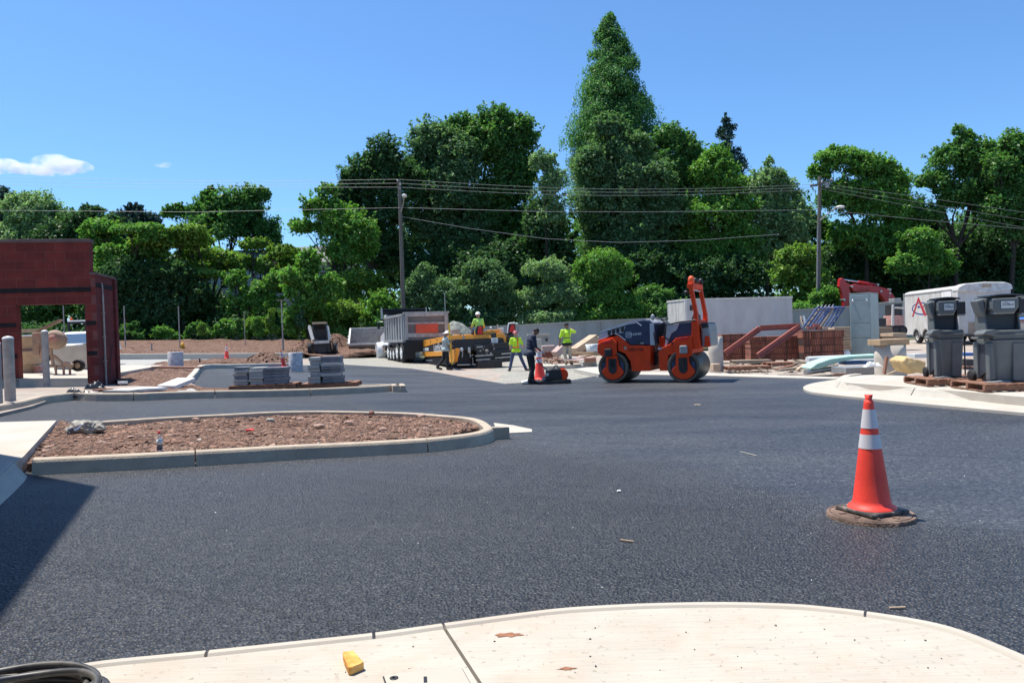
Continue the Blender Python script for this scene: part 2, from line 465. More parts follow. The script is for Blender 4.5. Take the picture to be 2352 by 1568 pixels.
def broom_mat():
    m = mat('brushed_walk_concrete', (.455, .415, .35), .8, var=.07, scale=3, dirt=(.44, .31, .21), dscale=2.6, damt=.38)
    nt = m.node_tree; N = nt.nodes; L = nt.links; b = N['Principled BSDF']
    tc = N.new('ShaderNodeTexCoord'); mp = N.new('ShaderNodeMapping'); mp.inputs['Rotation'].default_value = (0, 0, R(28)); mp.inputs['Scale'].default_value = (3, 150, 1); L.new(tc.outputs['Object'], mp.inputs['Vector'])
    nz = N.new('ShaderNodeTexNoise'); nz.inputs['Scale'].default_value = 1; nz.inputs['Detail'].default_value = 3; L.new(mp.outputs['Vector'], nz.inputs['Vector'])
    bp = N.new('ShaderNodeBump'); bp.inputs['Strength'].default_value = .35; bp.inputs['Distance'].default_value = .004; L.new(nz.outputs['Fac'], bp.inputs['Height']); L.new(bp.outputs['Normal'], b.inputs['Normal'])
    src = b.inputs['Base Color'].links[0].from_socket
    rp = _ramp(nt, [(.35, (.90, .90, .90)), (.6, (1.04, 1.04, 1.04))]); L.new(nz.outputs['Fac'], rp.inputs['Fac'])
    n2 = N.new('ShaderNodeTexNoise'); n2.inputs['Scale'].default_value = 34; n2.inputs['Detail'].default_value = 5; L.new(tc.outputs['Object'], n2.inputs['Vector'])
    r2 = _ramp(nt, [(.28, (.72, .70, .66)), (.38, (1, 1, 1))]); L.new(n2.outputs['Fac'], r2.inputs['Fac'])
    for r_ in (rp, r2):
        mx = N.new('ShaderNodeMix'); mx.data_type = 'RGBA'; mx.blend_type = 'MULTIPLY'; mx.inputs['Factor'].default_value = 1
        L.new(src, mx.inputs['A']); L.new(r_.outputs['Color'], mx.inputs['B']); src = mx.outputs['Result']
    L.new(src, b.inputs['Base Color'])
    return m
M = {}
M['asphalt'] = asphalt_mat()
M['gravel'] = mat('pale_stone_base', (.31, .295, .25), .95, var=.45, scale=16, bump=.8, bscale=25, dirt=(.20, .19, .17), dscale=.8, damt=.6)
M['yard'] = mat('yard_ground', (.345, .295, .245), .95, var=.18, scale=3, bump=.3, bscale=9, dirt=(.30, .20, .15), dscale=.5, damt=.8)
M['dirt'] = soil_mat()
M['soil_stone'] = stone_mat()
M['weeds'] = mat('weedy_ground', (.06, .075, .03), .95, var=.5, scale=2, bump=.6, bscale=5, dirt=(.16, .1, .06), dscale=.8, damt=.6)
M['conc'] = mat('pale_concrete', (.46, .42, .355), .85, var=.08, scale=2.2, bump=.10, bscale=160, dirt=(.46, .30, .20), dscale=1.7, damt=.28, stretch=(1, 1, 1))
M['kerb'] = mat('kerb_concrete', (.45, .37, .28), .85, var=.12, scale=5, bump=.35, bscale=60, dirt=(.30, .27, .24), dscale=3, damt=.45)
M['kerb_pale'] = mat('new_kerb_concrete', (.46, .425, .365), .85, var=.08, scale=5, bump=.2, bscale=60, dirt=(.45, .40, .33), dscale=2, damt=.4)
M['oldconc'] = mat('grey_concrete', (.36, .355, .33), .9, var=.15, scale=4, bump=.3, bscale=40, dirt=(.25, .22, .19), dscale=1, damt=.5)

# ------------------------------------------------------------------ ground sheets
G = 400
sheet('ground', [(-200, -40), (220, -40), (220, 46), (-200, 46)], -0.05, M['yard'], 4)
sheet('ground', [(-600, 46), (600, 46), (600, 900), (-600, 900)], -0.05, M['weeds'], 8)
road_px = [(2400, 905), (1925, 872), (1650, 864), (1420, 860), (1370, 863), (1310, 873), (1262, 877), (1222, 877), (1198, 883), (1160, 881), (1085, 869), (1012, 856), (945, 846), (862, 841), (772, 836), (690, 839), (660, 846), (466, 843)]
road = [tuple(v) for v in xy(road_px)]
b0 = P(436, 878); b1 = P(470, 905)
road += [tuple(b0.xy), tuple(P(440, 905).xy), tuple(P(134, 921).xy), tuple(P(73, 938).xy), tuple(P(0, 955).xy), tuple(P(-140, 985).xy), (-16, 8.5), (-16, -12), (16, -12), (16, 15.2)]
jr = random.Random(3)
sheet('road', road, 0.0, M['asphalt'], 1.0, side=.06)
# the stone base waiting for asphalt in the middle of the lot
sheet('gravel_base', [tuple(v) for v in xy([(600, 845), (690, 836), (760, 822), (800, 806), (980, 796), (1300, 812), (1420, 838), (1424, 872), (1310, 895), (1190, 910), (1010, 885), (860, 868), (690, 862)])], -0.035, M['gravel'], .6, ystep=1.0, jit=lambda x, y, b: random.uniform(-.012, .012))
sheet('path', [tuple(v) for v in xy([(240, 850), (300, 846), (380, 834), (440, 827), (560, 825), (650, 823), (700, 822), (790, 822), (690, 812), (240, 812)])], -0.03, M['oldconc'], 1)

def lump(amp, s1, s2=None, seed=0):
    from mathutils import noise
    def f(x, y, edge):
        k = noise.noise(Vector((x * s1 + seed, y * s1, 0))) + .55 * noise.noise(Vector((x * s1 * 2.7, y * s1 * 2.7, seed))) + .3 * noise.noise(Vector((x * s1 * 7, y * s1 * 7, seed)))
        return amp * (k if not edge else -.25)
    return f
# red soil field at the left behind the long kerb
_k = [P(a, b).xy for a, b in [(-260, 827), (100, 826), (275, 824.5), (400, 823.5), (517, 823), (650, 821.5), (700, 820.5)]]
_sf = [(v.x, v.y + .24) for v in _k] + [(-12.4, 45.6), (-10.6, 45.6), (-9.0, 47.5), (-6.8, 50), (-6.5, 56), (-60, 58)]
_lm = lump(.20, .45, seed=3)
def _rise(x, y):
    s = min(1, max(0, (-11.6 - x) / 1.6)); return .18 * s + .075 * max(0, y - 46) + (1 - s) * min(.18, .10 * max(0, y - 45.6))
sheet('soil', _sf, 0.02, M['dirt'], .6, side=.12, ystep=.6, jit=lambda x, y, e: (0 if e else _lm(x, y, e)) + _rise(x, y))
# red soil between the enclosure and the paver pallets
sheet('soil', [tuple(v) for v in xy([(276, 890), (262, 868), (300, 850), (372, 835), (440, 829), (560, 827), (640, 828), (668, 834), (545, 838), (468, 839), (430, 884), (380, 893)])], 0.09, M['dirt'], .3, side=.2, ystep=.3, jit=lump(.11, .9, seed=9))
# yard slab in front of the enclosure
sheet('pavement', [tuple(P(a, b, .06).xy) for a, b in [(-300, 1012), (-140, 980), (0, 949), (73, 932), (134, 911), (330, 909), (470, 903), (474, 896), (440, 880), (280, 886), (-300, 900)]], 0.06, M['yard'], .6, side=.12)
# storage yard at the right, pale strip along the asphalt
sheet('pavement', [tuple(v) for v in xy([(1420, 861), (1650, 865), (1925, 872.5), (1926, 868), (1640, 859), (1420, 855)])], 0.03, M['kerb_pale'], .6, side=.08)
sheet('pavement', [tuple(v) for v in xy([(1318, 853), (1375, 866), (1440, 862), (1440, 846), (1400, 842)])], 0.10, M['kerb_pale'], .6, side=.2)

# ---- island A: planting bed with the bottle
fa = xy([(73, 1091.5), (140, 1088), (209, 1084.5), (330, 1078), (450, 1070.6), (565, 1063.5), (680, 1056), (840, 1048), (984, 1038.5), (1060, 1030), (1100, 1024), (1126, 1017), (1141, 1008)])
ba = [P(a, b, .165).xy for a, b in [(1139, 980), (1118, 965), (1085, 957), (1030, 952), (942, 946), (840, 943.5), (733, 942), (620, 944), (523, 949), (380, 956), (230, 965.5)]]
pa = smooth_path(fa + ba, 4)
kerb('kerb', cut_path(pa, [P(450, 1070.6).xy, P(984, 1038.5).xy, P(620, 944, .165).xy], .016), M['kerb'], h=.165, w=.17, inner=+1, lean=.03, round_=.035)
bed = [tuple(P(a, b, .13).xy) for a, b in [(62, 1056), (150, 1050), (450, 1034), (700, 1020), (930, 1003), (1040, 991), (1098, 978), (1100, 968), (1050, 958), (942, 950), (733, 946), (523, 953), (240, 967), (132, 965)]]
sheet('soil', bed, 0.10, M['dirt'], .075, ystep=.075, side=.1, jit=lump(.05, 2.6, seed=5))
rnd = random.Random(11)
def inside(p, poly):
    c = False; n = len(poly)
    for i in range(n):
        x1, y1 = poly[i]; x2, y2 = poly[(i + 1) % n]
        if (y1 > p[1]) != (y2 > p[1]) and p[0] < (x2 - x1) * (p[1] - y1) / (y2 - y1) + x1: c = not c
    return c
def scatter(name, poly, n, smin, smax, m, dz, label, seed=1, flat=.55):
    rr = random.Random(seed); mb = MB()
    xs = [q[0] for q in poly]; ys = [q[1] for q in poly]; k = 0
    while k < n:
        p = (rr.uniform(min(xs), max(xs)), rr.uniform(min(ys), max(ys)))
        if not inside(p, poly): continue
        s = smin + (smax - smin) * rr.random() ** 2.6
        mb.rock((p[0], p[1], T(p[0]) + dz + s * .12), (s * rr.uniform(.7, 1.4), s * rr.uniform(.6, 1.1), s * flat * rr.uniform(.6, 1.2)), rr.random() * 1e6, 1 if s > .03 else 0 if False else 1)
        k += 1
    o = mb.build(name, m)
    return tag(o, label, 'stones', None, 'stuff')
scatter('stones', bed, 3000, .007, .048, M['soil_stone'], .10, 'loose reddish stones strewn over the planting bed of the nearest island', 4, .30)
# gutter wedge beyond the tip of island A
sheet('pavement', [tuple(v) for v in xy([(1134, 972), (1180, 978), (1222, 987), (1222, 993), (1144, 997)])], .012, M['conc'], .5, side=.05)
# raised walk at the left end of island A with its rolled kerb
walk = [tuple(P(a, b, .16).xy) for a, b in [(54, 1047.5), (30, 1064), (0, 1092), (-120, 1200), (-700, 1725), (-900, 1300), (-420, 1040), (0, 969), (130, 965)]]
sheet('pavement', walk, .16, M['conc'], .5, side=.2)
pk = smooth_path(xy([(68, 1093), (60, 1106), (32, 1135), (0, 1165), (-60, 1225), (-150, 1310), (-700, 1835)]), 4)
kerb('kerb', pk, M['kerb_pale'], h=.165, w=.22, inner=-1, lean=.10, round_=.06)

# ---- island B: the long thin kerb with the paver pallets
pb = smooth_path(xy([(0, 952), (60, 940), (104, 927), (134, 918), (220, 921), (329, 920), (367, 918), (494, 914), (600, 912), (714, 908.6), (830, 903), (900, 898.5), (914, 895)]), 4)
pb2 = [v for v in pb if v.x > P(110, 926).x]
pb2 += list(smooth_path([pb2[-1]] + [P(a, b, .14).xy for a, b in [(918, 888), (905, 884.5), (860, 884.5), (780, 888)]], 3))[1:]
kerb('kerb', cut_path(pb2, [P(494, 914).xy, P(714, 908.6).xy, P(300, 920).xy], .02), M['kerb'], h=.17, w=.16, inner=+1)
sheet('soil', [tuple(P(a, b, .1).xy) for a, b in [(440, 882), (476, 890), (650, 888), (780, 885), (880, 885), (885, 887), (700, 893), (480, 898), (330, 903), (300, 896)]], .10, M['dirt'], .3, ystep=.3, side=.1, jit=lump(.03, 2, seed=2))
# kerb round the back of the parking bay
pc = [v for v in smooth_path([P(a, b).xy for a, b in [(444, 882), (456, 866), (474, 848), (545, 846.5), (611, 844.5), (669, 843)]], 5)]
kerb('kerb', pc, M['kerb_pale'], h=.19, w=.2, inner=+1)
# long kerb in front of the far soil
pd = [v for v in smooth_path([P(a, b).xy for a, b in [(-200, 828), (100, 826), (275, 824.5), (400, 823.5), (517, 823), (650, 821.5), (700, 820.5)]], 4)]
kerb('kerb', cut_path(pd, [P(400, 823.5).xy, P(517, 823).xy], .03), M['kerb_pale'], h=.30, w=.2, inner=+1)

# ---- island C: raised slab with mountable kerb and flat gutter
gut = [tuple(v) for v in smooth_path(xy([(3000, 1024), (2400, 958), (2352, 954.5), (2131, 934), (2040, 925), (1983, 919), (1927, 913), (1866, 905), (1846, 897), (1849, 890), (1871, 883), (1916, 876)]), 3)] + [tuple(v) for v in xy([(1950, 868), (2400, 868), (3000, 868)])]
sheet('pavement', gut, .045, M['conc'], .5, side=.06)
pcx = smooth_path(xy([(3000, 996), (2420, 938), (2349, 932), (2265, 923), (2188, 917), (2112, 911), (2011, 900.5), (1960, 897), (1932, 894.5), (1912, 889), (1910, 882), (1922, 875), (1950, 871)], .045), 4)
mbs = [pcx]
kerb('kerb', cut_path(pcx, [P(2112, 911).xy, P(1932, 894.5).xy], .03), M['kerb_pale'], h=.19, w=.34, inner=-1, lean=.10, round_=.07)
top = [tuple(v) for v in [P(a, b, .185).xy for a, b in [(3000, 972), (2420, 917), (2307, 908), (2249, 902), (2115, 891), (2012, 883.5), (1945, 879), (1928, 874), (1941, 866), (1984, 861), (2040, 861.5), (2114, 864), (2300, 868), (2420, 872), (3000, 890)]]]
sheet('pavement', top, .186, M['conc'], .5, side=.2)

# ---- the walk at the camera's feet
edge_px = [(-60, 1572), (60, 1556), (173, 1543), (279, 1528.5), (482, 1509), (670, 1489), (858, 1468.6), (1015, 1446.8), (1158, 1427), (1280, 1412), (1400, 1404), (1513, 1399.5), (1665, 1397.4), (1818, 1402), (1905, 1409.5), (1990, 1419.7), (2122, 1441), (2224, 1468), (2352, 1520), (2420, 1552)]
ep = [Vector(v) for v in smooth_path(xy(edge_px), 4)]
e0, e1 = ep[0], ep[-1]
ep = [e0 + (e0 - ep[4]).normalized() * 6] + ep + [e1 + (e1 - ep[-5]).normalized() * 4]
JX = P(1015, 1447).xy
lipp = cut_path(ep, [P(858, 1468.6).xy, P(1015, 1446.8).xy, P(482, 1509).xy, P(1990, 1419.7).xy], .014)
kerb('kerb', lipp, M['conc'], h=.050, w=.085, inner=-1, lean=.02, round_=.018)
def inset(path, d):
    out = []
    for i, p in enumerate(path):
        t = (path[min(i + 1, len(path) - 1)] - path[max(i - 1, 0)]).normalized()
        out.append(p + Vector((t.y, -t.x)) * d)
    return out
inn = inset(ep, .090)
j1 = P(1092, 1568).xy; jd = (j1 - JX).normalized()
ji = min(range(len(inn)), key=lambda i: (inn[i] - JX).length)
g = Vector((-jd.y, jd.x)) * .008
left = [tuple(v) for v in inn[:ji]] + [tuple(inn[ji] - g), tuple(inn[ji] - g + jd * 5), tuple(inn[0] + Vector((0, -6)))]
right = [tuple(inn[ji] + g)] + [tuple(v) for v in inn[ji + 1:]] + [tuple(inn[-1] + Vector((0, -6))), tuple(inn[ji] + g + jd * 5)]
M['walk'] = broom_mat()
sheet('pavement', left, .040, M['walk'], .5, side=.08)
sheet('pavement', right, .040, M['walk'], .5, side=.08)

sheet('pavement', [tuple(v) for v in [at(1280, 838, 31).xy + Vector(q) for q in ((-.6, -.5), (1.6, -.5), (1.6, 1.2), (-.6, 1.2))]], .10, M['kerb_pale'], .6, side=.2)
# ------------------------------------------------------------------ foliage
def leaf_mat(name, col, hue=.03, val=.45, trans=.42):
    m = bpy.data.materials.new(name); m.use_nodes = True
    nt = m.node_tree; N = nt.nodes; L = nt.links
    N.remove(N['Principled BSDF'])
    geo = N.new('ShaderNodeNewGeometry')
    hs = N.new('ShaderNodeHueSaturation'); hs.inputs['Color'].default_value = (col[0] * 1.45, col[1] * 1.56, col[2] * 1.95, 1)
    mr = N.new('ShaderNodeMapRange'); mr.inputs['To Min'].default_value = .5 - hue; mr.inputs['To Max'].default_value = .5 + hue
    L.new(geo.outputs['Random Per Island'], mr.inputs['Value']); L.new(mr.outputs['Result'], hs.inputs['Hue'])
    mu = N.new('ShaderNodeMath'); mu.operation = 'MULTIPLY'; mu.inputs[1].default_value = 7.31
    fr = N.new('ShaderNodeMath'); fr.operation = 'FRACT'
    L.new(geo.outputs['Random Per Island'], mu.inputs[0]); L.new(mu.outputs[0], fr.inputs[0])
    mv = N.new('ShaderNodeMapRange'); mv.inputs['To Min'].default_value = 1 - val; mv.inputs['To Max'].default_value = 1 + val
    L.new(fr.outputs[0], mv.inputs['Value']); L.new(mv.outputs['Result'], hs.inputs['Value'])
    d = N.new('ShaderNodeBsdfDiffuse'); t = N.new('ShaderNodeBsdfTranslucent'); g = N.new('ShaderNodeBsdfGlossy'); g.inputs['Roughness'].default_value = .38
    g.inputs['Color'].default_value = (1, 1, 1, 1)
    tw = N.new('ShaderNodeMix'); tw.data_type = 'RGBA'; tw.blend_type = 'MULTIPLY'; tw.inputs['Factor'].default_value = 1
    L.new(hs.outputs['Color'], tw.inputs['A']); tw.inputs['B'].default_value = (1.25, 1.4, .7, 1)
    L.new(hs.outputs['Color'], d.inputs['Color']); L.new(tw.outputs['Result'], t.inputs['Color'])
    x1 = N.new('ShaderNodeMixShader'); x1.inputs[0].default_value = trans
    L.new(d.outputs[0], x1.inputs[1]); L.new(t.outputs[0], x1.inputs[2])
    x2 = N.new('ShaderNodeMixShader'); x2.inputs[0].default_value = .012
    L.new(x1.outputs[0], x2.inputs[1]); L.new(g.outputs[0], x2.inputs[2])
    L.new(x2.outputs[0], N['Material Output'].inputs['Surface'])
    return m

LM = {
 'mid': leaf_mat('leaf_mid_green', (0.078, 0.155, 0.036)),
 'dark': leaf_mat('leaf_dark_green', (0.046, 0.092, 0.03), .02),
 'grey': leaf_mat('leaf_grey_green', (0.09, 0.15, 0.058)),
 'lime': leaf_mat('leaf_yellow_green', (0.128, 0.200, 0.034), .03),
 'fresh': leaf_mat('leaf_fresh_green', (0.105, 0.2, 0.036)),
 'conifer': leaf_mat('needle_green', (0.07, 0.15, 0.042), .02),
 'spruce': leaf_mat('spruce_needle', (0.03, 0.056, 0.04), .015, .4, .2),
 'pale': leaf_mat('leaf_pale_green', (0.165, 0.235, 0.095)),
}
M['bark'] = mat('bark', (.048, .038, .029), .95, var=.4, scale=7, bump=.8, bscale=14)

def leaf_mesh(pts, nrm, size, rng, aspect=.55, droop=0.0):
    """one folded leaf (4 corners, 2 faces) at each point"""
    n = len(pts)
    rv = rng.normal(size=(n, 3))
    if droop: rv[:, 2] -= droop * 2
    t = rv - (rv * nrm).sum(1)[:, None] * nrm
    t /= np.linalg.norm(t, axis=1)[:, None] + 1e-9
    b = np.cross(nrm, t)
    L = size * rng.uniform(.6, 1.35, n); W = L * aspect
    v = np.empty((n, 4, 3))
    fold = nrm * (L * .12)[:, None]
    v[:, 0] = pts - t * L[:, None] * .5
    v[:, 1] = pts + b * W[:, None] * .5 + fold
    v[:, 2] = pts + t * L[:, None] * .5
    v[:, 3] = pts - b * W[:, None] * .5 + fold
    return v.reshape(-1, 3)

def mesh_from_leaves(name, v, m):
    n = len(v) // 4
    me = bpy.data.meshes.new(name)
    me.vertices.add(len(v)); me.vertices.foreach_set('co', v.astype(np.float32).ravel())
    me.loops.add(n * 4); me.loops.foreach_set('vertex_index', np.arange(n * 4, dtype=np.int32))
    me.polygons.add(n)
    me.polygons.foreach_set('loop_start', np.arange(0, n * 4, 4, dtype=np.int32))
    me.polygons.foreach_set('loop_total', np.full(n, 4, dtype=np.int32))
    me.update(calc_edges=True)
    me.materials.append(m)
    return me

def wobble(rng, k, freq):
    """smooth random function of space (a few sine waves)"""
    d = rng.normal(size=(k, 3)); d /= np.linalg.norm(d, axis=1)[:, None]
    d *= freq * rng.uniform(.6, 1.6, k)[:, None]; ph = rng.uniform(0, 6.28, k)
    return lambda p: np.sin(p @ d.T + ph).sum(1) / math.sqrt(k)

def crown_points(blobs, rng, clump=.26, per=70, flat=.75, nclump=1.0, shell=.55, leaf=.3, lai=1.9):
    """blobs: (centre xyz, radii xyz); leaves fill an uneven skin, thick in places and open in others, plus loose twigs"""
    P_, N_ = [], []
    big, mid, fine = wobble(rng, 7, .9), wobble(rng, 9, 2.1), wobble(rng, 9, 4.6)
    for c, r in blobs:
        c = np.array(c); r = np.array(r)
        area = (r[0] * r[1] + r[0] * r[2] + r[1] * r[2]) / 3 * 12.57
        n = int(lai * nclump * area / (leaf * leaf * .275))
        d = rng.normal(size=(n, 3)); d /= np.linalg.norm(d, axis=1)[:, None]
        d[:, 2] = np.where(d[:, 2] < -.5, -d[:, 2] * .5, d[:, 2])
        rad = shell + (1.0 - shell) * rng.random(n) ** .5
        p0 = c + d * r
        lump = .17 * big(p0) + .15 * mid(p0) + .07 * fine(p0)
        p = c + d * r * (rad * (1.02 + lump))[:, None]
        keep = (mid(p * 1.15) * .6 + fine(p) * .7 + rng.normal(size=n) * .4) > -.34
        p, dd = p[keep], d[keep]
        nn = dd * .55 + np.array([0, 0, .75]) + rng.normal(size=p.shape) * .5
        P_.append(p); N_.append(nn)
        h = rng.normal(size=(int(n * .22), 3)); h /= np.linalg.norm(h, axis=1)[:, None]; h[:, 2] = np.abs(h[:, 2]) * np.where(rng.random(len(h)) < .8, 1, -1)
        q0 = c + h * r * rng.uniform(.98, 1.32, len(h))[:, None]           # loose sprays beyond the skin
        ok = (fine(q0 * 1.3) + mid(q0)) > .55
        P_.append(q0[ok]); N_.append(h[ok] * .4 + np.array([0, 0, .7]) + rng.normal(size=q0[ok].shape) * .6)
        k = max(9, int(area * .5))                                   # twigs that stick out
        e = rng.normal(size=(k, 3)); e[:, 2] = np.abs(e[:, 2]) + .25; e /= np.linalg.norm(e, axis=1)[:, None]
        base = c + e * r * rng.uniform(.9, 1.04, k)[:, None]
        m_ = 14
        t = rng.random((k, m_, 1)); L = rng.uniform(.5, 1.0, (k, 1, 1)) * min(1.7, r.min() * .6)
        q = base[:, None, :] + (e * np.array([1, 1, .8]) + np.array([0, 0, .35]))[:, None, :] * t * L + rng.normal(size=(k, m_, 3)) * (.06 + .17 * (1 - t)) * min(1, r.min() * .5)
        P_.append(q.reshape(-1, 3)); N_.append(np.repeat(e, m_, 0) * .3 + np.array([0, 0, .6]) + rng.normal(size=(k * m_, 3)) * .6)
    nn = np.concatenate(N_); nn /= np.linalg.norm(nn, axis=1)[:, None] + 1e-9
    return np.concatenate(P_), nn

def limb(mb, a, b, r0, r1, rnd, bend=.12, n=5):
    a, b = Vector(a), Vector(b); L = (b - a).length
    o = Vector((rnd.uniform(-1, 1), rnd.uniform(-1, 1), rnd.uniform(-.3, .6))) * L * bend
    pts = []
    for i in range(n + 1):
        t = i / n
        pts.append(a.lerp(b, t) + o * (math.sin(t * math.pi)))
    mb.tube(pts, [r0 + (r1 - r0) * i / n for i in range(n + 1)], 7)

NTREE = [0]
def tree(name, label, cat, px, depth, blobs, lm, leaf=.30, per=70, clump=.42, trunk=True, tr=.28, group=None, droop=0, flat=.75, nclump=1.0, zbase=None, thick=.85, shell=.5, aspect=.55):
    """blobs: (px, py, rx, ry[, ddepth]) of the photograph at the tree's own distance; becomes a real crown there"""
    depth *= 1.16; tr *= .7; leaf *= .95
    NTREE[0] += 1
    rng = np.random.default_rng(100 + NTREE[0]); rnd = random.Random(NTREE[0])
    s = depth / FPX
    x0 = at(px, 780, depth).x
    base = Vector((x0, depth, T(x0) if zbase is None else zbase))
    root = thing(name, base, 0, label, cat, group)
    bl = []
    for q in blobs:
        c = at(q[0], q[1], depth + (q[4] if len(q) > 4 else 0)) - base
        rx, ry = q[2] * s, q[3] * s
        bl.append(((c.x, c.y, c.z), (rx * 1.03, max(rx, ry) * thick * .85, ry * 1.03)))
    bl0 = bl; bl = []
    for c, r in bl0:                                                  # every bough breaks up into a few smaller, uneven ones
        for _ in range(5 if min(r) > .5 else 2):
            k = rng.uniform(.5, .84); e = rng.normal(size=3); e /= np.linalg.norm(e) + 1e-9
            o_ = e * np.array(r) * (1.02 - k) * rng.uniform(.8, 1.25)
            bl.append(((c[0] + o_[0], c[1] + o_[1], max(c[2] + o_[2], .25)), (r[0] * k * rng.uniform(.85, 1.2), r[1] * k, r[2] * k * rng.uniform(.8, 1.15))))
    p, nn = crown_points(bl, rng, clump, per, flat, nclump, shell, leaf)
    bl = bl0
    keep = p[:, 2] > .03
    v = leaf_mesh(p[keep], nn[keep], leaf, rng, aspect, droop)
    me = mesh_from_leaves('crown', v, LM[lm])
    o = bpy.data.objects.new('crown', me); COL.objects.link(o); o.parent = root
    if trunk:
        mb = MB()
        topz = max(b[0][2] for b in bl); lowz = min(b[0][2] - b[1][2] * .5 for b in bl)
        big = max(bl, key=lambda b: b[1][0] * b[1][2])
        fork = Vector((big[0][0] * .35, big[0][1] * .35, max(.8, min(lowz + .5, topz * .45))))
        limb(mb, (0, 0, -.3), fork, tr, tr * .75, rnd, .05)
        for b in bl:
            c = Vector(b[0])
            limb(mb, fork + Vector((0, 0, -.2)), c, tr * .6, tr * .16, rnd, .12)
            for _ in range(4):
                d = Vector((rnd.uniform(-1, 1) * b[1][0], rnd.uniform(-1, 1) * b[1][1], rnd.uniform(-.2, 1) * b[1][2])) * .8
                limb(mb, fork.lerp(c, rnd.uniform(.5, .95)), c + d, tr * .22, tr * .05, rnd, .12, 4)
        mb.build('trunk', M['bark'], root)
    return root

def conifer(name, label, px, depth, top_py, base_py, prof, lm, leaf=.3, n=260, per=120, droop=.6, tr=.35, sparse=0.0):
    """prof: half-widths in pixels at fractions of the height, from the top"""
    depth *= 1.16
    NTREE[0] += 1
    rng = np.random.default_rng(200 + NTREE[0])
    s = depth / FPX
    tp = at(px, top_py, depth); x0 = tp.x; base = Vector((x0, depth, T(x0)))
    root = thing(name, base, 0, label, 'tree')
    H = tp.z - base.z
    bz = at(px, base_py, depth).z - base.z
    Pp, Nn = [], []
    fr = np.array([q[0] for q in prof]); hw = np.array([q[1] for q in prof]) * s
    mb = MB(); mb.cyl((0, 0, -.3), (0, 0, H * .97), tr, .03, 9)
    for i in range(n):
        f = (rng.random() ** .75)
        z = H - f * (H - bz)
        r = np.interp(f, fr, hw) * rng.uniform(.62, 1.03)
        a = rng.uniform(0, 2 * math.pi)
        d = np.array([math.cos(a), math.sin(a), 0]); r *= 1 + .13 * math.sin(3 * a + z * 1.3) * math.sin(z * 2.1 + a)
        m_ = int(per * (.35 + r / hw.max()))
        t = rng.random(m_) ** .55
        side = np.array([-d[1], d[0], 0])
        w_ = .08 * r + .16
        zz = z - .10 * r * t ** 2 + .05 * r
        p = d * (t * r)[:, None] + side * (rng.normal(size=m_) * w_ * (.5 + .5 * t))[:, None]
        p[:, 2] = zz + rng.normal(size=m_) * (.07 * r + .06) - droop * rng.random(m_) * .6
        nn = d * .6 + np.array([0, 0, .55]) + rng.normal(size=(m_, 3)) * .5
        nn /= np.linalg.norm(nn, axis=1)[:, None]
        Pp.append(p); Nn.append(nn)
        if i % 3 == 0: mb.cyl((0, 0, z), tuple(np.array([0, 0, z]) + d * r * .8), .05, .015, 5)
    p = np.concatenate(Pp); nn = np.concatenate(Nn)
    v = leaf_mesh(p, nn, leaf * 1.3, rng, .36, droop)
    o = bpy.data.objects.new('crown', mesh_from_leaves('crown', v, LM[lm])); COL.objects.link(o); o.parent = root
    mb.build('trunk', M['bark'], root)
    return root

GB = 'trees along the back of the lot'
# --- far left
tree('pine_tree', 'pine with dark open branches at the left edge of the photo, above the enclosure', 'tree', 12, 74, [(8, 470, 34, 36), (45, 492, 36, 26), (20, 520, 40, 30)], 'spruce', .4, 60, .5, group=GB)
tree('broadleaf_tree', 'light green broad tree rising straight above the flat top of the red enclosure', 'tree', 80, 70, [(70, 488, 62, 46), (120, 520, 60, 55), (30, 545, 60, 45), (90, 585, 90, 60)], 'pale', .34, 80, .45, group=GB)
tree('evergreen_tree', 'dark tufted evergreen with a forked top standing just right of the light green tree', 'tree', 208, 68, [(208, 486, 28, 18), (192, 512, 40, 26), (240, 520, 40, 30), (150, 545, 70, 40), (215, 560, 60, 40)], 'dark', .34, 80, .4, group=GB)
tree('evergreen_tree', 'small blue-green evergreen tip poking up behind the row of flat-topped trees', 'tree', 305, 78, [(308, 484, 22, 14), (285, 505, 36, 22), (340, 512, 36, 22), (310, 545, 60, 40)], 'spruce', .34, 60, .4, group=GB)
# --- row of flat topped trees
def flat_tree(label, px, cx, cy, rx, ry, depth=56, lm='lime'):
    rr = random.Random(int(px)); bl = []
    for k in range(9):
        bl.append((cx + rr.uniform(-.85, .85) * rx, cy + rr.uniform(-.75, .9) * ry, rx * rr.uniform(.42, .62), ry * rr.uniform(.24, .38), rr.uniform(-2.5, 2.5)))
    return tree('broadleaf_tree', label, 'tree', px, depth, bl, lm, .30, 85, .40, True, .26, GB, flat=.45)
flat_tree('flat-topped spreading tree immediately right of the red enclosure, its crown in layers', 262, 285, 575, 95, 68, 55, 'fresh')
flat_tree('flat-topped tree in the middle of the row between the enclosure and the white house', 400, 395, 578, 95, 62, 56)
flat_tree('flat-topped tree with a bare dark trunk in front of the white house window', 510, 500, 588, 80, 50, 57)
flat_tree('rightmost flat-topped tree, its trunk in front of the white siding of the house', 566, 605, 590, 75, 46, 58)
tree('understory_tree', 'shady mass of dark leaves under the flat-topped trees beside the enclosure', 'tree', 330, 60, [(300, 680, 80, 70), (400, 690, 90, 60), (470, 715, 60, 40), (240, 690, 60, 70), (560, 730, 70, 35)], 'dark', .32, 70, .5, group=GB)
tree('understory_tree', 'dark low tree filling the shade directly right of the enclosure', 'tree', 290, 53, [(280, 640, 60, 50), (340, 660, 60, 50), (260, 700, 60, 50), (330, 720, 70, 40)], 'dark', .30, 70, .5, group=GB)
tree('understory_tree', 'dark low tree between the shaded thicket and the white house window', 'tree', 430, 53, [(410, 650, 50, 44), (455, 690, 40, 50), (400, 710, 60, 44)], 'dark', .30, 70, .5, group=GB)
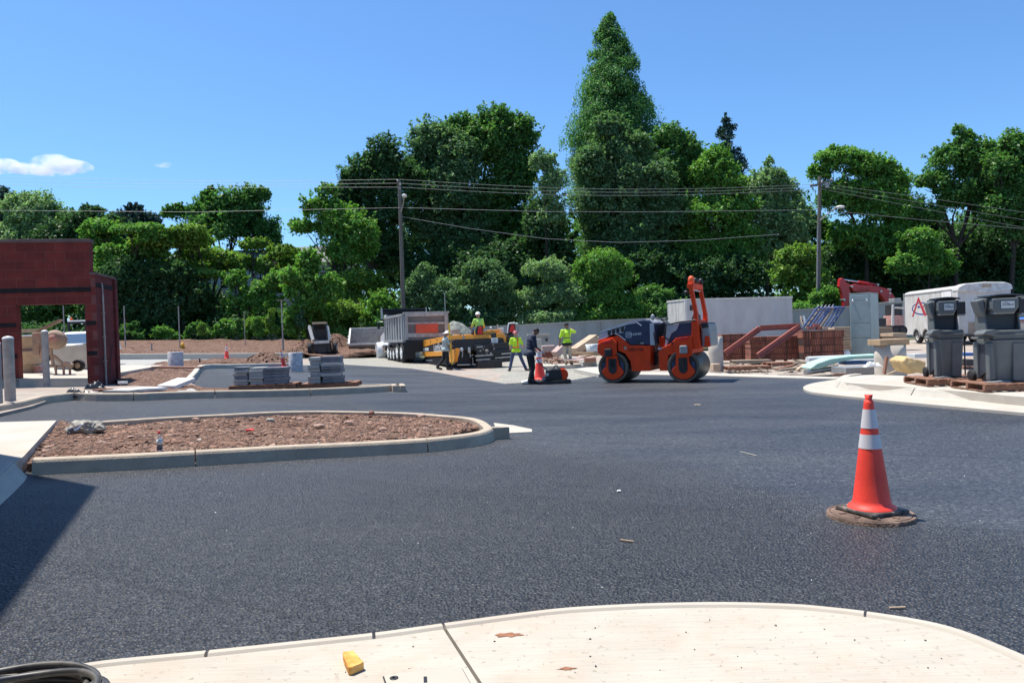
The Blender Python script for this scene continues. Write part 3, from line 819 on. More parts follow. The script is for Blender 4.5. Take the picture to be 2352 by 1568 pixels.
tree('understory_tree', 'small green tree in front of the white siding between two dark trunks', 'tree', 545, 53, [(545, 650, 26, 34), (585, 685, 34, 36), (545, 705, 36, 30), (640, 655, 34, 34), (620, 700, 36, 30)], 'fresh', .28, 70, .5, group=GB)
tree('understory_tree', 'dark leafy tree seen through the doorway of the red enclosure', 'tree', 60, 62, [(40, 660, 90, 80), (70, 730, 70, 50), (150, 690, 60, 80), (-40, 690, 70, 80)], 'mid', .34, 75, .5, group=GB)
tree('broadleaf_tree', 'ragged dark tree with feathery upright tips behind the flat-topped row', 'tree', 520, 66, [(520, 480, 55, 45), (470, 505, 55, 45), (570, 490, 45, 52), (600, 455, 18, 22), (480, 450, 16, 20), (520, 530, 90, 45), (400, 492, 28, 20), (610, 545, 50, 40)], 'mid', .36, 65, .42, group=GB, flat=.9)
# --- between house and the big group
tree('young_tree', 'airy light tree with slender leaning trunk left of the large dark maple', 'tree', 790, 55, [(735, 478, 45, 40), (700, 528, 42, 28), (775, 520, 45, 52), (790, 580, 55, 50), (755, 440, 22, 18), (820, 550, 45, 60)], 'fresh', .30, 60, .42, True, .22, GB)
tree('young_tree', 'bushy small tree with many shoots in front of the grey house roof', 'tree', 712, 50, [(715, 610, 36, 36), (690, 655, 50, 48), (740, 670, 45, 48), (705, 715, 60, 36)], 'fresh', .28, 75, .40, True, .15, GB)
# --- the big group left of the pole
tree('maple_tree', 'dense rounded dark maple forming the left shoulder of the big tree group', 'tree', 850, 60, [(880, 365, 50, 46), (820, 412, 62, 52), (900, 440, 62, 70), (800, 478, 48, 46), (860, 520, 80, 70), (900, 590, 70, 60)], 'dark', .34, 95, .44, True, .4, GB, shell=.62)
tree('broadleaf_tree', 'tall grey-green tree with arching top right behind the left utility pole', 'tree', 1030, 63, [(1000, 330, 60, 48), (960, 385, 55, 60), (1050, 400, 70, 80), (1020, 470, 90, 70), (975, 530, 70, 60), (1060, 560, 80, 60)], 'grey', .34, 85, .44, True, .4, GB)
tree('broadleaf_tree', 'tall tree with the two-humped highest crown of the big group', 'tree', 1140, 65, [(1060, 292, 42, 36), (1140, 280, 48, 34), (1190, 315, 46, 48), (1120, 345, 75, 60), (1190, 400, 62, 66), (1150, 460, 80, 60), (1100, 520, 90, 60), (1190, 540, 70, 70)], 'mid', .34, 85, .44, True, .42, GB)
tree('understory_tree', 'deep green lower trees filling the shade right of the left utility pole', 'tree', 1090, 60, [(1000, 620, 80, 60), (1110, 630, 90, 70), (1210, 620, 70, 80), (1260, 530, 50, 90), (1280, 650, 60, 80)], 'dark', .32, 75, .5, True, .2, GB)
tree('young_tree', 'thin pale sapling between the two-humped tree and the tall conifer', 'tree', 1255, 58, [(1250, 372, 30, 30), (1270, 430, 34, 46), (1262, 490, 40, 40)], 'pale', .28, 45, .42, True, .12, GB)
# --- tall conifer and its neighbours
conifer('conifer_tree', 'very tall cone-shaped conifer with feathery drooping foliage, highest in the photo', 1400, 66, 27, 640, [(0, 4), (.03, 24), (.065, 38), (.137, 50), (.246, 78), (.355, 100), (.41, 112), (.6, 118), (1, 95)], 'conifer', .23, 720, 270, droop=.8)
tree('broadleaf_tree', 'broad tree with upright leaning limbs standing in front of the tall conifer', 'tree', 1455, 60, [(1400, 295, 40, 40), (1440, 350, 62, 48), (1370, 395, 62, 60), (1470, 420, 80, 60), (1400, 480, 90, 60), (1500, 500, 80, 60), (1440, 560, 100, 60)], 'grey', .30, 80, .42, True, .35, GB)
tree('broadleaf_tree', 'rounded tree between the tall conifer and the dark spruce tip', 'tree', 1545, 62, [(1545, 325, 46, 32), (1580, 355, 36, 40), (1520, 385, 62, 50), (1570, 430, 52, 60), (1540, 500, 70, 60), (1560, 580, 80, 60)], 'mid', .32, 85, .42, True, .32, GB)
conifer('spruce_tree', 'slim dark spruce with a spiky tip behind the right half of the tree line', 1668, 80, 262, 480, [(0, 3), (.1, 18), (.3, 32), (.6, 52), (1, 70)], 'spruce', .38, 150, 70, droop=.1)
tree('broadleaf_tree', 'fresh green pyramidal tree right in front of the dark spruce', 'tree', 1645, 60, [(1650, 362, 26, 36), (1630, 410, 46, 46), (1680, 430, 48, 50), (1650, 490, 80, 60), (1610, 560, 70, 70), (1690, 580, 70, 70)], 'fresh', .30, 80, .42, True, .3, GB)
tree('broadleaf_tree', 'light leafy tree with a single tall sprig on top left of the right utility pole', 'tree', 1760, 61, [(1768, 382, 10, 22), (1765, 410, 36, 22), (1740, 440, 52, 40), (1800, 450, 42, 40), (1770, 510, 70, 60), (1820, 530, 45, 70), (1750, 580, 60, 50)], 'pale', .30, 65, .42, True, .26, GB)
tree('understory_tree', 'dark lower growth behind the long white container', 'tree', 1600, 58, [(1480, 640, 90, 60), (1590, 650, 90, 55), (1700, 650, 80, 60), (1540, 710, 110, 40), (1720, 720, 90, 40)], 'dark', .32, 75, .5, True, .2, GB)
# --- right group
tree('broadleaf_tree', 'spreading tree with fan-like top just right of the right utility pole', 'tree', 1985, 60, [(1935, 362, 52, 26), (1890, 398, 38, 24), (1990, 385, 60, 30), (2040, 420, 46, 42), (1940, 450, 70, 40), (2010, 480, 80, 50), (1950, 540, 60, 44), (2050, 560, 70, 56)], 'fresh', .32, 75, .42, True, .32, GB, flat=.5)
tree('young_tree', 'bright yellow-green young tree left of the foot of the right utility pole', 'tree', 1830, 53, [(1840, 590, 46, 36), (1815, 635, 46, 36), (1855, 660, 50, 40), (1840, 700, 56, 36)], 'lime', .28, 75, .40, True, .12, GB)
tree('understory_tree', 'dark drooping trees behind the red excavator boom', 'tree', 2000, 62, [(1950, 620, 70, 70), (2050, 640, 80, 60), (2120, 610, 60, 70), (1900, 700, 70, 50), (2100, 700, 90, 50)], 'dark', .34, 75, .5, True, .2, GB)
tree('broadleaf_tree', 'tall loose tree with wispy tips and sky showing through above the cargo trailer', 'tree', 2200, 60, [(2215, 322, 30, 30), (2180, 370, 50, 38), (2240, 380, 55, 50), (2140, 425, 50, 34), (2210, 450, 70, 44), (2270, 470, 50, 60), (2130, 500, 44, 34)], 'mid', .34, 60, .42, True, .34, GB)
tree('broadleaf_tree', 'dense tree with rounded leaf clumps filling the right edge of the photo', 'tree', 2320, 58, [(2330, 345, 40, 40), (2290, 395, 42, 46), (2350, 420, 60, 60), (2310, 480, 60, 50), (2380, 370, 60, 60), (2360, 520, 60, 60)], 'mid', .32, 85, .42, True, .36, GB)
tree('understory_tree', 'shady trees in deep green behind the cargo trailer at the right', 'tree', 2260, 63, [(2200, 580, 80, 60), (2290, 590, 80, 70), (2360, 620, 60, 80), (2180, 650, 80, 50), (2290, 670, 90, 50)], 'dark', .34, 70, .5, True, .25, GB)
tree('understory_tree', 'leafy shrub layer in mid green between the pole tree and the loose tall tree', 'tree', 2120, 57, [(2110, 560, 44, 40), (2150, 600, 50, 44), (2080, 610, 44, 36)], 'fresh', .3, 70, .42, True, .14, GB)
# --- the wood behind, one mass of leaves closing the view to the ground
def woodland():
    rng = np.random.default_rng(77); Y = 84.0; bl = []
    prof = [(-80, 545), (150, 540), (300, 560), (420, 590), (480, 640), (560, 655), (660, 660), (760, 640), (830, 560), (1000, 540), (1300, 520), (1500, 520), (1700, 540), (1820, 590), (1900, 580), (2100, 590), (2200, 560), (2450, 540)]
    px = -80
    while px < 2440:
        top = np.interp(px, [q[0] for q in prof], [q[1] for q in prof]) + rng.uniform(-14, 22)
        y = top + 18
        while y < 815:
            c = at(px + rng.uniform(-20, 20), y, Y + rng.uniform(-3, 4)); r = rng.uniform(34, 50) * Y / FPX
            bl.append(((c.x, c.y, max(c.z, .8)), (r, r * .7, r * .8))); y += 52
        px += 52
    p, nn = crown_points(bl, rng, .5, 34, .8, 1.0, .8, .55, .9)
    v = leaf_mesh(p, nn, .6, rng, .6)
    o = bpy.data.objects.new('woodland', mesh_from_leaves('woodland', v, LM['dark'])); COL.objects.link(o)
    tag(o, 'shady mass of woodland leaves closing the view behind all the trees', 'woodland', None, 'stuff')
woodland()
def undergrowth():
    rng = np.random.default_rng(5); bl = []
    for x in np.arange(-62, 60, 1.6):
        h = rng.uniform(.7, 1.5) * (1.15 if x < -5 else .8); bl.append(((x + rng.uniform(-.6, .6), 60 + rng.uniform(-1, 3.5), T(x) + .5 + h * .45), (rng.uniform(1.1, 1.9), 1.0, h)))
    p, nn = crown_points(bl, rng, .3, 30, .8, .8, .55, .28, .8)
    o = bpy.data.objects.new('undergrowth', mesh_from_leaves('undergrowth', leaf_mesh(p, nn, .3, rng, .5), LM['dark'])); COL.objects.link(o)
    tag(o, 'shady undergrowth of weeds and low bushes along the foot of the trees', 'undergrowth', None, 'stuff')
undergrowth()
# --- shrubs along the edge of the lot
GS = 'shrubs at the edge of the lot'
def shrub(label, px, depth, blobs, lm, leaf=.22, per=75, clump=.36, nclump=1.1, **k):
    return tree('shrub', label, 'shrub', px, depth, blobs, lm, leaf, per, clump, True, .07, GS, nclump=nclump, **k)
shrub('rounded yellow-green mound of a shrub behind the skid loader', 795, 52, [(790, 720, 56, 34), (750, 750, 52, 36), (840, 745, 42, 42), (800, 770, 70, 34)], 'lime')
shrub('yellow-green vine-covered shrub above the mound, left of the utility pole', 835, 54, [(830, 645, 46, 26), (870, 665, 36, 34), (810, 680, 40, 30)], 'lime')
shrub('bushy green shrub at the foot of the left utility pole', 890, 51, [(880, 700, 40, 34), (900, 740, 46, 34)], 'fresh')
shrub('grey-green shrub with upright shoots just right of the left utility pole', 985, 51, [(985, 640, 30, 34), (965, 690, 46, 44), (1010, 720, 50, 40)], 'grey')
shrub('large leafy shrub behind the paver operator', 1105, 52, [(1100, 635, 50, 34), (1060, 680, 56, 46), (1140, 680, 56, 50), (1100, 730, 90, 34)], 'grey')
shrub('sumac-like shrub with pale drooping fronds behind the concrete wall', 1265, 52, [(1255, 630, 50, 30), (1290, 680, 60, 40), (1230, 700, 50, 40), (1270, 735, 80, 26)], 'pale', .26, 70, .36, 1.1, aspect=.35)
shrub('tall fresh-leaved shrub left of the long white container', 1390, 52, [(1375, 620, 46, 40), (1420, 650, 44, 46), (1360, 680, 60, 46), (1430, 710, 50, 40), (1370, 730, 70, 30)], 'fresh')
shrub('dark green bush behind the left end of the long white container', 1500, 53, [(1490, 690, 50, 36), (1530, 720, 60, 36)], 'mid')
tree('understory_tree', 'dark trees filling the gap between the pole tree and the loose tall tree', 'tree', 2090, 66, [(2080, 500, 60, 50), (2140, 540, 60, 50), (2060, 570, 60, 50), (2150, 600, 70, 50)], 'dark', .34, 70, .5, True, .25, GB)
tree('understory_tree', 'dark trees under the crowns at the right edge of the photo', 'tree', 2330, 66, [(2240, 540, 60, 46), (2300, 560, 60, 50), (2370, 560, 60, 60), (2260, 620, 60, 50)], 'mid', .34, 70, .5, True, .25, GB)
tree('understory_tree', 'dark trees filling the gap left of the right utility pole', 'tree', 1850, 66, [(1830, 500, 50, 46), (1870, 540, 50, 46), (1810, 600, 60, 50), (1890, 610, 50, 50)], 'mid', .34, 70, .5, True, .25, GB)
shrub('low leafy bush at the wall beneath the right utility pole', 1885, 50, [(1890, 690, 40, 30), (1860, 715, 44, 26), (1920, 700, 36, 34)], 'fresh')
shrub('broad weedy bush below the white house', 610, 55, [(560, 740, 46, 34), (620, 735, 50, 36), (670, 745, 42, 36)], 'mid')
shrub('dark thicket behind the thin posts right of the enclosure', 360, 57, [(310, 745, 60, 34), (380, 750, 60, 34), (460, 745, 56, 36)], 'dark')
for i_, (px_, w_, h_, lm_, lab_) in enumerate([(300, 46, 26, 'mid', 'low green bush in the shade right of the enclosure, behind the nearest thin post'), (375, 44, 22, 'fresh', 'low bush between the two thin posts right of the enclosure'), (452, 40, 28, 'mid', 'low leafy bush just right of the hydrant'), (520, 44, 30, 'fresh', 'bright low bush behind the small orange cone'), (585, 42, 36, 'lime', 'yellow-green bush left of the T-shaped sign post'), (690, 40, 40, 'lime', 'yellow-green bush between the sign post and the skid loader')]):
    shrub(lab_, px_, 50.5, [(px_, 782 - h_ * .9, w_ * .55, h_ * .62), (px_ - w_ * .5, 786 - h_ * .5, w_ * .42, h_ * .45), (px_ + w_ * .5, 784 - h_ * .55, w_ * .42, h_ * .5)], lm_)
# young saplings and weeds in front of the thicket
rnd = random.Random(5)
for i, (px, py, h, lab, lm) in enumerate([(463, 770, 30, 'pointed bright green sapling beside the thin post right of the hydrant', 'lime'), (547, 772, 40, 'slim weed standing behind the small orange cone', 'mid'), (590, 770, 44, 'feathery tall weed right of the slim weed behind the orange cone', 'fresh'), (625, 768, 60, 'broad bright weed clump left of the T-shaped sign post', 'lime'), (660, 768, 46, 'leafy weed just right of the T-shaped sign post', 'fresh'), (690, 765, 56, 'reddish-green tall weed left of the skid loader', 'grey')]):
    tree('weed', lab, 'plant', px, 49, [(px, py - h * .72, 7, h * .3), (px - 4, py - h * .42, 11, h * .3), (px + 4, py - h * .2, 13, h * .3)], lm, .16, 50, .30, True, .02, 'weeds at the edge of the soil')
# ------------------------------------------------------------------ tracing helpers
class Crop:
    """coordinates read off an enlarged part of the photograph -> photograph"""
    def __init__(s, x0, y0, k): s.x0, s.y0, s.k = x0, y0, k
    def __call__(s, cx, cy): return ((s.x0 + cx / s.k) / 1.0884, (s.y0 + cy / s.k) / 1.0884)

class Tr:
    """where a sight line meets a plane of a thing standing at loc and turned by rz (thing's own axes)"""
    def __init__(s, loc, rz=0.0, crop=None):
        s.M = Matrix.Translation(loc) @ Matrix.Rotation(rz, 4, 'Z'); s.I = s.M.inverted()
        s.o = s.I @ Vector((0, 0, CAMH)); s.c = crop or (lambda a, b: (a, b))
    def _d(s, a, b): return s.I.to_3x3() @ ray(*s.c(a, b))
    def y(s, a, b, yl):
        d = s._d(a, b); t = (yl - s.o.y) / d.y; return s.o + d * t
    def x(s, a, b, xl):
        d = s._d(a, b); t = (xl - s.o.x) / d.x; return s.o + d * t
    def z(s, a, b, zl):
        d = s._d(a, b); t = (zl - s.o.z) / d.z; return s.o + d * t
    def py(s, pts, yl): return [(q.x, q.z) for q in (s.y(a, b, yl) for a, b in pts)]
    def px(s, pts, xl): return [(q.y, q.z) for q in (s.x(a, b, xl) for a, b in pts)]
    def w(s, p): return s.M @ Vector(p)

def C(r, g, b): return (r, g, b)
for n, a in {
    'steel': ((.45, .45, .45), .38, .8), 'chrome': ((.75, .76, .78), .15, 1.0), 'black': ((.018, .018, .020), .5, 0), 'rubber': ((.022, .022, .022), .85, 0),
    'white': ((.74, .74, .72), .45, 0), 'glass': ((.03, .045, .05), .06, 0), 'wood': ((.42, .29, .17), .8, 0), 'redwood': ((.26, .13, .085), .85, 0),
    'oldwood': ((.30, .24, .18), .9, 0), 'orange': ((.72, .10, .018), .45, 0), 'cone': ((.95, .065, .04), .5, 0), 'blue': ((.03, .12, .36), .5, 0),
    'greysteel': ((.30, .31, .31), .5, .3), 'darkmetal': ((.05, .05, .052), .5, .5), 'tan': ((.42, .33, .24), .9, 0), 'hydrant': ((.70, .36, .03), .5, 0),
}.items():
    M[n] = mat(n, a[0], a[1], a[2], var=.14, scale=5, bump=.06 if n not in ('glass', 'chrome') else 0, bscale=40)
M['pinkpaint'] = mat('faded_red_plastic', (.50, .25, .21), .6, var=.15, scale=6, dirt=(.6, .5, .4), dscale=5, damt=.6)
M['polewood'] = mat('weathered_pole', (.135, .125, .105), .9, var=.25, scale=3, bump=.4, bscale=25, stretch=(4, 4, .3))
M['galv'] = mat('galvanised_post', (.35, .33, .30), .6, .1, var=.2, scale=8, bump=.05)
M['dirtywhite'] = mat('dirty_white_paint', (.60, .585, .55), .5, var=.08, scale=3, dirt=(.33, .28, .22), dscale=2.5, damt=.55, stretch=(1, 1, .35))
M['pipeconc'] = mat('wrapped_concrete', (.52, .47, .40), .9, var=.1, scale=6, bump=.3, bscale=20, dirt=(.30, .26, .22), dscale=3, damt=.7)
M['foam'] = mat('white_foam_board', (.78, .78, .75), .7, var=.05, scale=6, bump=.1, dirt=(.5, .44, .38), dscale=4, damt=.4)
M['plasticsheet'] = mat('black_sheeting', (.02, .021, .024), .32, var=.3, scale=8, bump=.8, bscale=9)
M['cap'] = mat('coping_stone', (.12, .085, .085), .85, var=.2, scale=4, bump=.2)

def block_wall_mat(name, c1, c2, mortar, bw, bh, side=False):
    m = bpy.data.materials.new(name); m.use_nodes = True
    nt = m.node_tree; N = nt.nodes; L = nt.links; b = N['Principled BSDF']
    tc = N.new('ShaderNodeTexCoord'); sx = N.new('ShaderNodeSeparateXYZ'); cb = N.new('ShaderNodeCombineXYZ')
    L.new(tc.outputs['Object'], sx.inputs[0])
    L.new(sx.outputs['Y' if side else 'X'], cb.inputs['X']); L.new(sx.outputs['Z'], cb.inputs['Y'])
    br = N.new('ShaderNodeTexBrick'); L.new(cb.outputs[0], br.inputs['Vector'])
    br.inputs['Scale'].default_value = 1; br.inputs['Brick Width'].default_value = bw; br.inputs['Row Height'].default_value = bh
    br.inputs['Mortar Size'].default_value = .007; br.inputs['Mortar Smooth'].default_value = .2
    br.inputs['Color1'].default_value = (*c1, 1); br.inputs['Color2'].default_value = (*c2, 1); br.inputs['Mortar'].default_value = (*mortar, 1)
    nz = N.new('ShaderNodeTexNoise'); nz.inputs['Scale'].default_value = 2.5; nz.inputs['Detail'].default_value = 7; L.new(tc.outputs['Object'], nz.inputs['Vector'])
    rp = _ramp(nt, [(.3, (.7, .7, .7)), (.7, (1.25, 1.2, 1.2))]); L.new(nz.outputs['Fac'], rp.inputs['Fac'])
    mx = N.new('ShaderNodeMix'); mx.data_type = 'RGBA'; mx.blend_type = 'MULTIPLY'; mx.inputs['Factor'].default_value = 1
    L.new(br.outputs['Color'], mx.inputs['A']); L.new(rp.outputs['Color'], mx.inputs['B']); L.new(mx.outputs['Result'], b.inputs['Base Color'])
    n2 = N.new('ShaderNodeTexNoise'); n2.inputs['Scale'].default_value = 60; L.new(tc.outputs['Object'], n2.inputs['Vector'])
    ma = N.new('ShaderNodeMath'); ma.operation = 'MULTIPLY_ADD'; ma.inputs[1].default_value = -1.5; L.new(br.outputs['Fac'], ma.inputs[0]); L.new(n2.outputs['Fac'], ma.inputs[2])
    bp = N.new('ShaderNodeBump'); bp.inputs['Strength'].default_value = .6; bp.inputs['Distance'].default_value = .008
    L.new(ma.outputs[0], bp.inputs['Height']); L.new(bp.outputs['Normal'], b.inputs['Normal'])
    b.inputs['Roughness'].default_value = .85
    return m

# ------------------------------------------------------------------ the red block enclosure
eb = P(228, 880, .05); EYAW = R(12.5)
enc = thing('block_enclosure', eb, EYAW, 'dark red block building with an open doorway and black brick bands at the left edge', 'building')
M['redblock'] = block_wall_mat('red_block', (.165, .024, .018), (.115, .016, .012), (.15, .055, .045), .5, .25)
M['redblock_side'] = block_wall_mat('red_block_side', (.165, .026, .024), (.115, .017, .016), (.15, .055, .05), .5, .25, True)
M['blackbrick'] = mat('black_brick', (.012, .009, .011), .95, var=.4, scale=6, bump=.2)
et = Tr(eb, EYAW)
HT = et.y(207, 556, 0).z
HL = et.y(213, 631, 0).z
dx1 = et.y(201.6, 876, 0).x; dx0 = et.y(44, 885, 0).x; dz = et.y(189, 697, 0).z
mb = MB(); mb.box(-9, dx0, 0, .3, -.3, dz).box(-9, -.12, 0, .3, dz, HT).box(dx1, -.12, 0, .3, -.3, dz)
wl = mb.build('front_wall', M['redblock'], enc, weld=True)
MB().box(-9.02, -.09, -.03, .33, HT, HT + .09).build('coping', M['cap'], enc, .01)
sy = 1.85
MB().box(-.12, 0, 0, sy, -.3, HL).build('side_wall', M['redblock_side'], enc)
MB().box(-.15, .035, -.02, sy + .03, HL, HL + .07).build('coping', M['cap'], enc, .008)
MB().box(0.0, .06, sy - .25, sy, -.3, HL - .002).build('pilaster', M['redblock_side'], enc)
MB().box(-9, -.12, -.014, 0, et.y(100, 668, 0).z - .05, et.y(100, 668, 0).z + .08).build('dark_band', M['blackbrick'], enc, .004)
MB().box(0, .014, .02, sy - .26, et.y(214, 655, 0).z - .05, et.y(214, 655, 0).z + .08).build('dark_band', M['blackbrick'], enc, .004)
for zz in (1.72, .86):
    MB().box(dx1 + .02, -.02, -.012, 0, zz - .06, zz + .06).build('dark_band', M['blackbrick'], enc, .004)
    MB().box(-9, dx0 - .02, -.012, 0, zz - .06, zz + .06).build('dark_band', M['blackbrick'], enc, .004)
mb = MB(); mb.tube([(.05, .45, -.1), (.05, .45, HL - .5)], .028, 10).tube([(.05, .45, HL - .5), (.05, .45, HL - .3), (.03, .45, HL - .2)], .02, 8)
for z in (.6, 1.3, 2.0): mb.box(.0, .09, .41, .49, z, z + .03)
mb.build('downpipe', M['galv'], enc)
mb = MB(); mb.tube([(.06, .75, .25), (.04, 1.2, 1.1)], .012, 6); mb.build('prop_rod', M['darkmetal'], enc)
# raised slab on which the enclosure stands
M['slabedge'] = M['tan']
sl_ = [et.w((x, y, 0)) for x, y in [(-9, .0), (-.3, .0), (-.3, 9), (-12, 9)]]
sheet('pavement', [tuple(v.xy) for v in sl_], .20, M['conc'], .6, side=.3)

# ------------------------------------------------------------------ bollards
def bollard(px, py, top, wpx, label, dz=.06):
    b = P(px, py, dz); s = FPX / b.y; r = wpx / 2 / s; h = (py - top) / s
    t = thing('bollard', b, 0, label, 'bollard', 'steel bollards before the enclosure')
    MB().cyl((0, 0, -.2), (0, 0, h - r * .5), r, n=28).build('post', M['galv'], t)
    MB().lathe([(r * 1.03, h - r * .55), (r * 1.0, h - r * .3), (r * .75, h - r * .1), (r * .4, h), (0.0, h + .01)], n=28).build('cap', M['white'], t)
bollard(24, 920, 772, 22.5, 'grey steel bollard with rounded pale cap outside the red enclosure')
bollard(107, 872, 758, 14, 'slimmer bollard with pale cap standing inside the enclosure doorway', .2)
bollard(-6, 935, 784, 23, 'bollard cut off by the left edge of the photo')

# ------------------------------------------------------------------ things seen through the doorway
cd = Crop(0, 740, 7.129)
def dpt(cx, cy, dz=.2): return P(*cd(cx, cy), dz)
# concrete mixer
mp_ = dpt(1010, 1395); mt = Tr(mp_, 0, cd)
mx_ = thing('cement_mixer', mp_, 0, 'dusty towable cement mixer with a round drum seen through the doorway', 'mixer')
M['mixer'] = mat('cement_crusted_paint', (.40, .33, .26), .9, var=.2, scale=5, bump=.4, bscale=15, dirt=(.50, .22, .15), dscale=4, damt=.5)
c = mt.y(975, 770, -.1); rd = abs(mt.y(1140, 770, -.1).x - c.x)
Mx = Matrix.Rotation(R(14), 3, 'Z') @ Matrix.Rotation(R(84), 3, 'X')
MB().lathe([(0, .20), (rd * .55, .19), (rd * .86, .14), (rd * .97, .07), (rd, .0), (rd, -.25), (rd * .6, -.62), (rd * .55, -.62)], c, 30, Mx).build('drum', M['mixer'], mx_)
MB().lathe([(rd * 1.0, -.02), (rd * 1.03, -.02), (rd * 1.03, -.10), (rd * 1.0, -.10)], c, 30, Mx, caps=False).build('ring_gear', M['oldwood'], mx_)
MB().lathe([(0, .205), (rd * .42, .198), (rd * .45, .188)], c, 26, Mx).build('hub_plate', M['pinkpaint'], mx_)
a, b = mt.y(635, 650, .1), mt.y(770, 1060, .1)
MB().box(a.x, b.x, -.1, .55, b.z, a.z).build('engine_housing', M['mixer'], mx_, .02)
mb = MB()
for q in [((790, 1250), (1300, 1240)), ((960, 1060), (1150, 1230)), ((900, 900), (950, 1240)), ((780, 900), (720, 1100))]:
    mb.bar(mt.y(*q[0], -.05), mt.y(*q[1], -.05), .07)
mb.bar(mt.y(1150, 1200, -.2), mt.y(1290, 1240, -.2), .12)
for q in (990, 1130, 1240): mb.bar(mt.y(q, 1240, -.1), mt.y(q + 10, 1400, -.1), .05)
mb.build('frame', M['mixer'], mx_)
wc = mt.y(1395, 1235, .05); wr = abs(mt.y(1480, 1235, .05).x - wc.x) * 1.25
mb = MB(); mb.lathe([(wr * .55, -.07), (wr * .95, -.08), (wr, -.04), (wr, .04), (wr * .95, .08), (wr * .55, .07)], wc, 24, Matrix.Rotation(R(90), 3, 'X'), caps=False); w_ = mb.build('wheel', M['rubber'], mx_)
MB().lathe([(0, -.05), (wr * .5, -.06), (wr * .56, .0), (wr * .5, .06), (0, .05)], wc, 20, Matrix.Rotation(R(90), 3, 'X')).build('rim', M['tan'], w_)
# plank leaning on the drum
pl = thing('plank', mp_ + Vector((0, .1, 0)), 0, 'weathered plank slanting up over the mixer drum', 'plank')
q = Tr(mp_ + Vector((0, .1, 0)), 0, cd)
MB().bar(q.y(630, 650, .2), q.y(1090, 425, .2), .22, .05).build('board', M['oldwood'], pl, .006)
# mortar tubs, pail, blue bin, beams
def drum_stack(cx0, cx1, cy0, cy1, label):
    b = dpt((cx0 + cx1) / 2, cy1); t = Tr(b, 0, cd); o = thing('mortar_tub', b, 0, label, 'tub', 'stacked tubs in the doorway')
    r = abs(t.y(cx1, cy1, 0).x - t.y(cx0, cy1, 0).x) / 2; h = t.y((cx0 + cx1) / 2, cy0, 0).z
    MB().lathe([(r * .88, 0), (r * .96, h * .8), (r, h * .82), (r, h * .99), (r * .9, h), (r * .85, h * .9), (0, h * .88)], n=24).build('shell', M['tan'], o)
    return b, h
b, h = drum_stack(415, 700, 1215, 1360, 'lowest tan mortar tub of the stack left of the mixer')
o = thing('mortar_tub', b + Vector((0, 0, h)), 0, 'middle tan mortar tub of the stack left of the mixer', 'tub', 'stacked tubs in the doorway')
MB().lathe([(.4, 0), (.44, .36), (.46, .37), (.46, .45), (.4, .45), (0, .42)], n=24).build('shell', M['tan'], o)
o = thing('mortar_tub', b + Vector((-.05, 0, h + .45)), 0, 'topmost tan mortar tub of the stack left of the mixer', 'tub', 'stacked tubs in the doorway')
MB().lathe([(.38, 0), (.42, .38), (.44, .39), (.44, .46), (.4, .46), (0, .42)], n=24).build('shell', M['tan'], o)
b = dpt(690, 1362); t = Tr(b, 0, cd); o = thing('pail', b, 0, 'pale red paint pail with a lid beside the stacked tubs', 'pail')
r = abs(t.y(775, 1360, 0).x - t.y(605, 1360, 0).x) / 2; h = t.y(690, 1230, 0).z
MB().lathe([(r * .9, 0), (r, h * .9), (r * .99, h * .91), (0, h * .91)], n=20).build('bucket', M['pinkpaint'], o)
MB().lathe([(r * 1.05, h * .9), (r * 1.05, h), (0, h + .01)], n=20).build('lid', M['white'], o)
b = dpt(430, 1310); t = Tr(b + Vector((0, 1.0, 0)), 0, cd); bp_ = b + Vector((0, 1.0, 0))
o = thing('blue_bin', bp_, 0, 'blue steel bin behind the stacked tubs', 'bin')
a, c2 = t.y(296, 825, 0), t.y(560, 1300, 0)
MB().box(a.x - .3, c2.x, 0, .9, 0, a.z).build('tub', M['blue'], o, .03)
MB().box(a.x - .34, c2.x + .04, -.04, .94, a.z - .06, a.z + .03).build('rim', M['blue'], o, .01)
wa = dpt(600, 1200) + Vector((0, 4, 0)); t = Tr(wa, 0, cd)
o = thing('trailer_bed', wa, 0, 'low trailer with tan and white side rails behind the mixer', 'trailer')
a, c2 = t.y(230, 600, 0), t.y(720, 645, 0); MB().box(a.x, c2.x, 0, .12, c2.z, a.z).build('side_rail', M['wood'], o, .01)
a, c2 = t.y(230, 700, 0), t.y(700, 760, 0); MB().box(a.x, c2.x, -.05, .1, c2.z, a.z).build('side_rail', M['white'], o, .01)
MB().box(a.x, c2.x, .1, 1.8, c2.z - .6, c2.z - .45).build('bed', M['black'], o, .02)
for x in (a.x + .6, c2.x - .3): MB().cyl((x, .1, .36), (x, .35, .36), .36, n=20).build('wheel', M['rubber'], o)
for x in (a.x + .1, (a.x + c2.x) / 2, c2.x - .1): MB().box(x - .04, x + .04, .02, .1, c2.z - .5, t.y(700, 645, 0).z).build('stake', M['black'], o)
# low block wall behind the mixer
b = dpt(1150, 1330) + Vector((0, .9, 0)); t = Tr(b, 0, cd); o = thing('block_wall', b, 0, 'low dusty block wall behind the mixer wheel', 'wall')
a, c2 = t.y(940, 890, 0), t.y(1540, 1300, 0)
MB().box(a.x, c2.x + .3, 0, .2, -.2, a.z).build('wall', M['pipeconc'], o, .01)
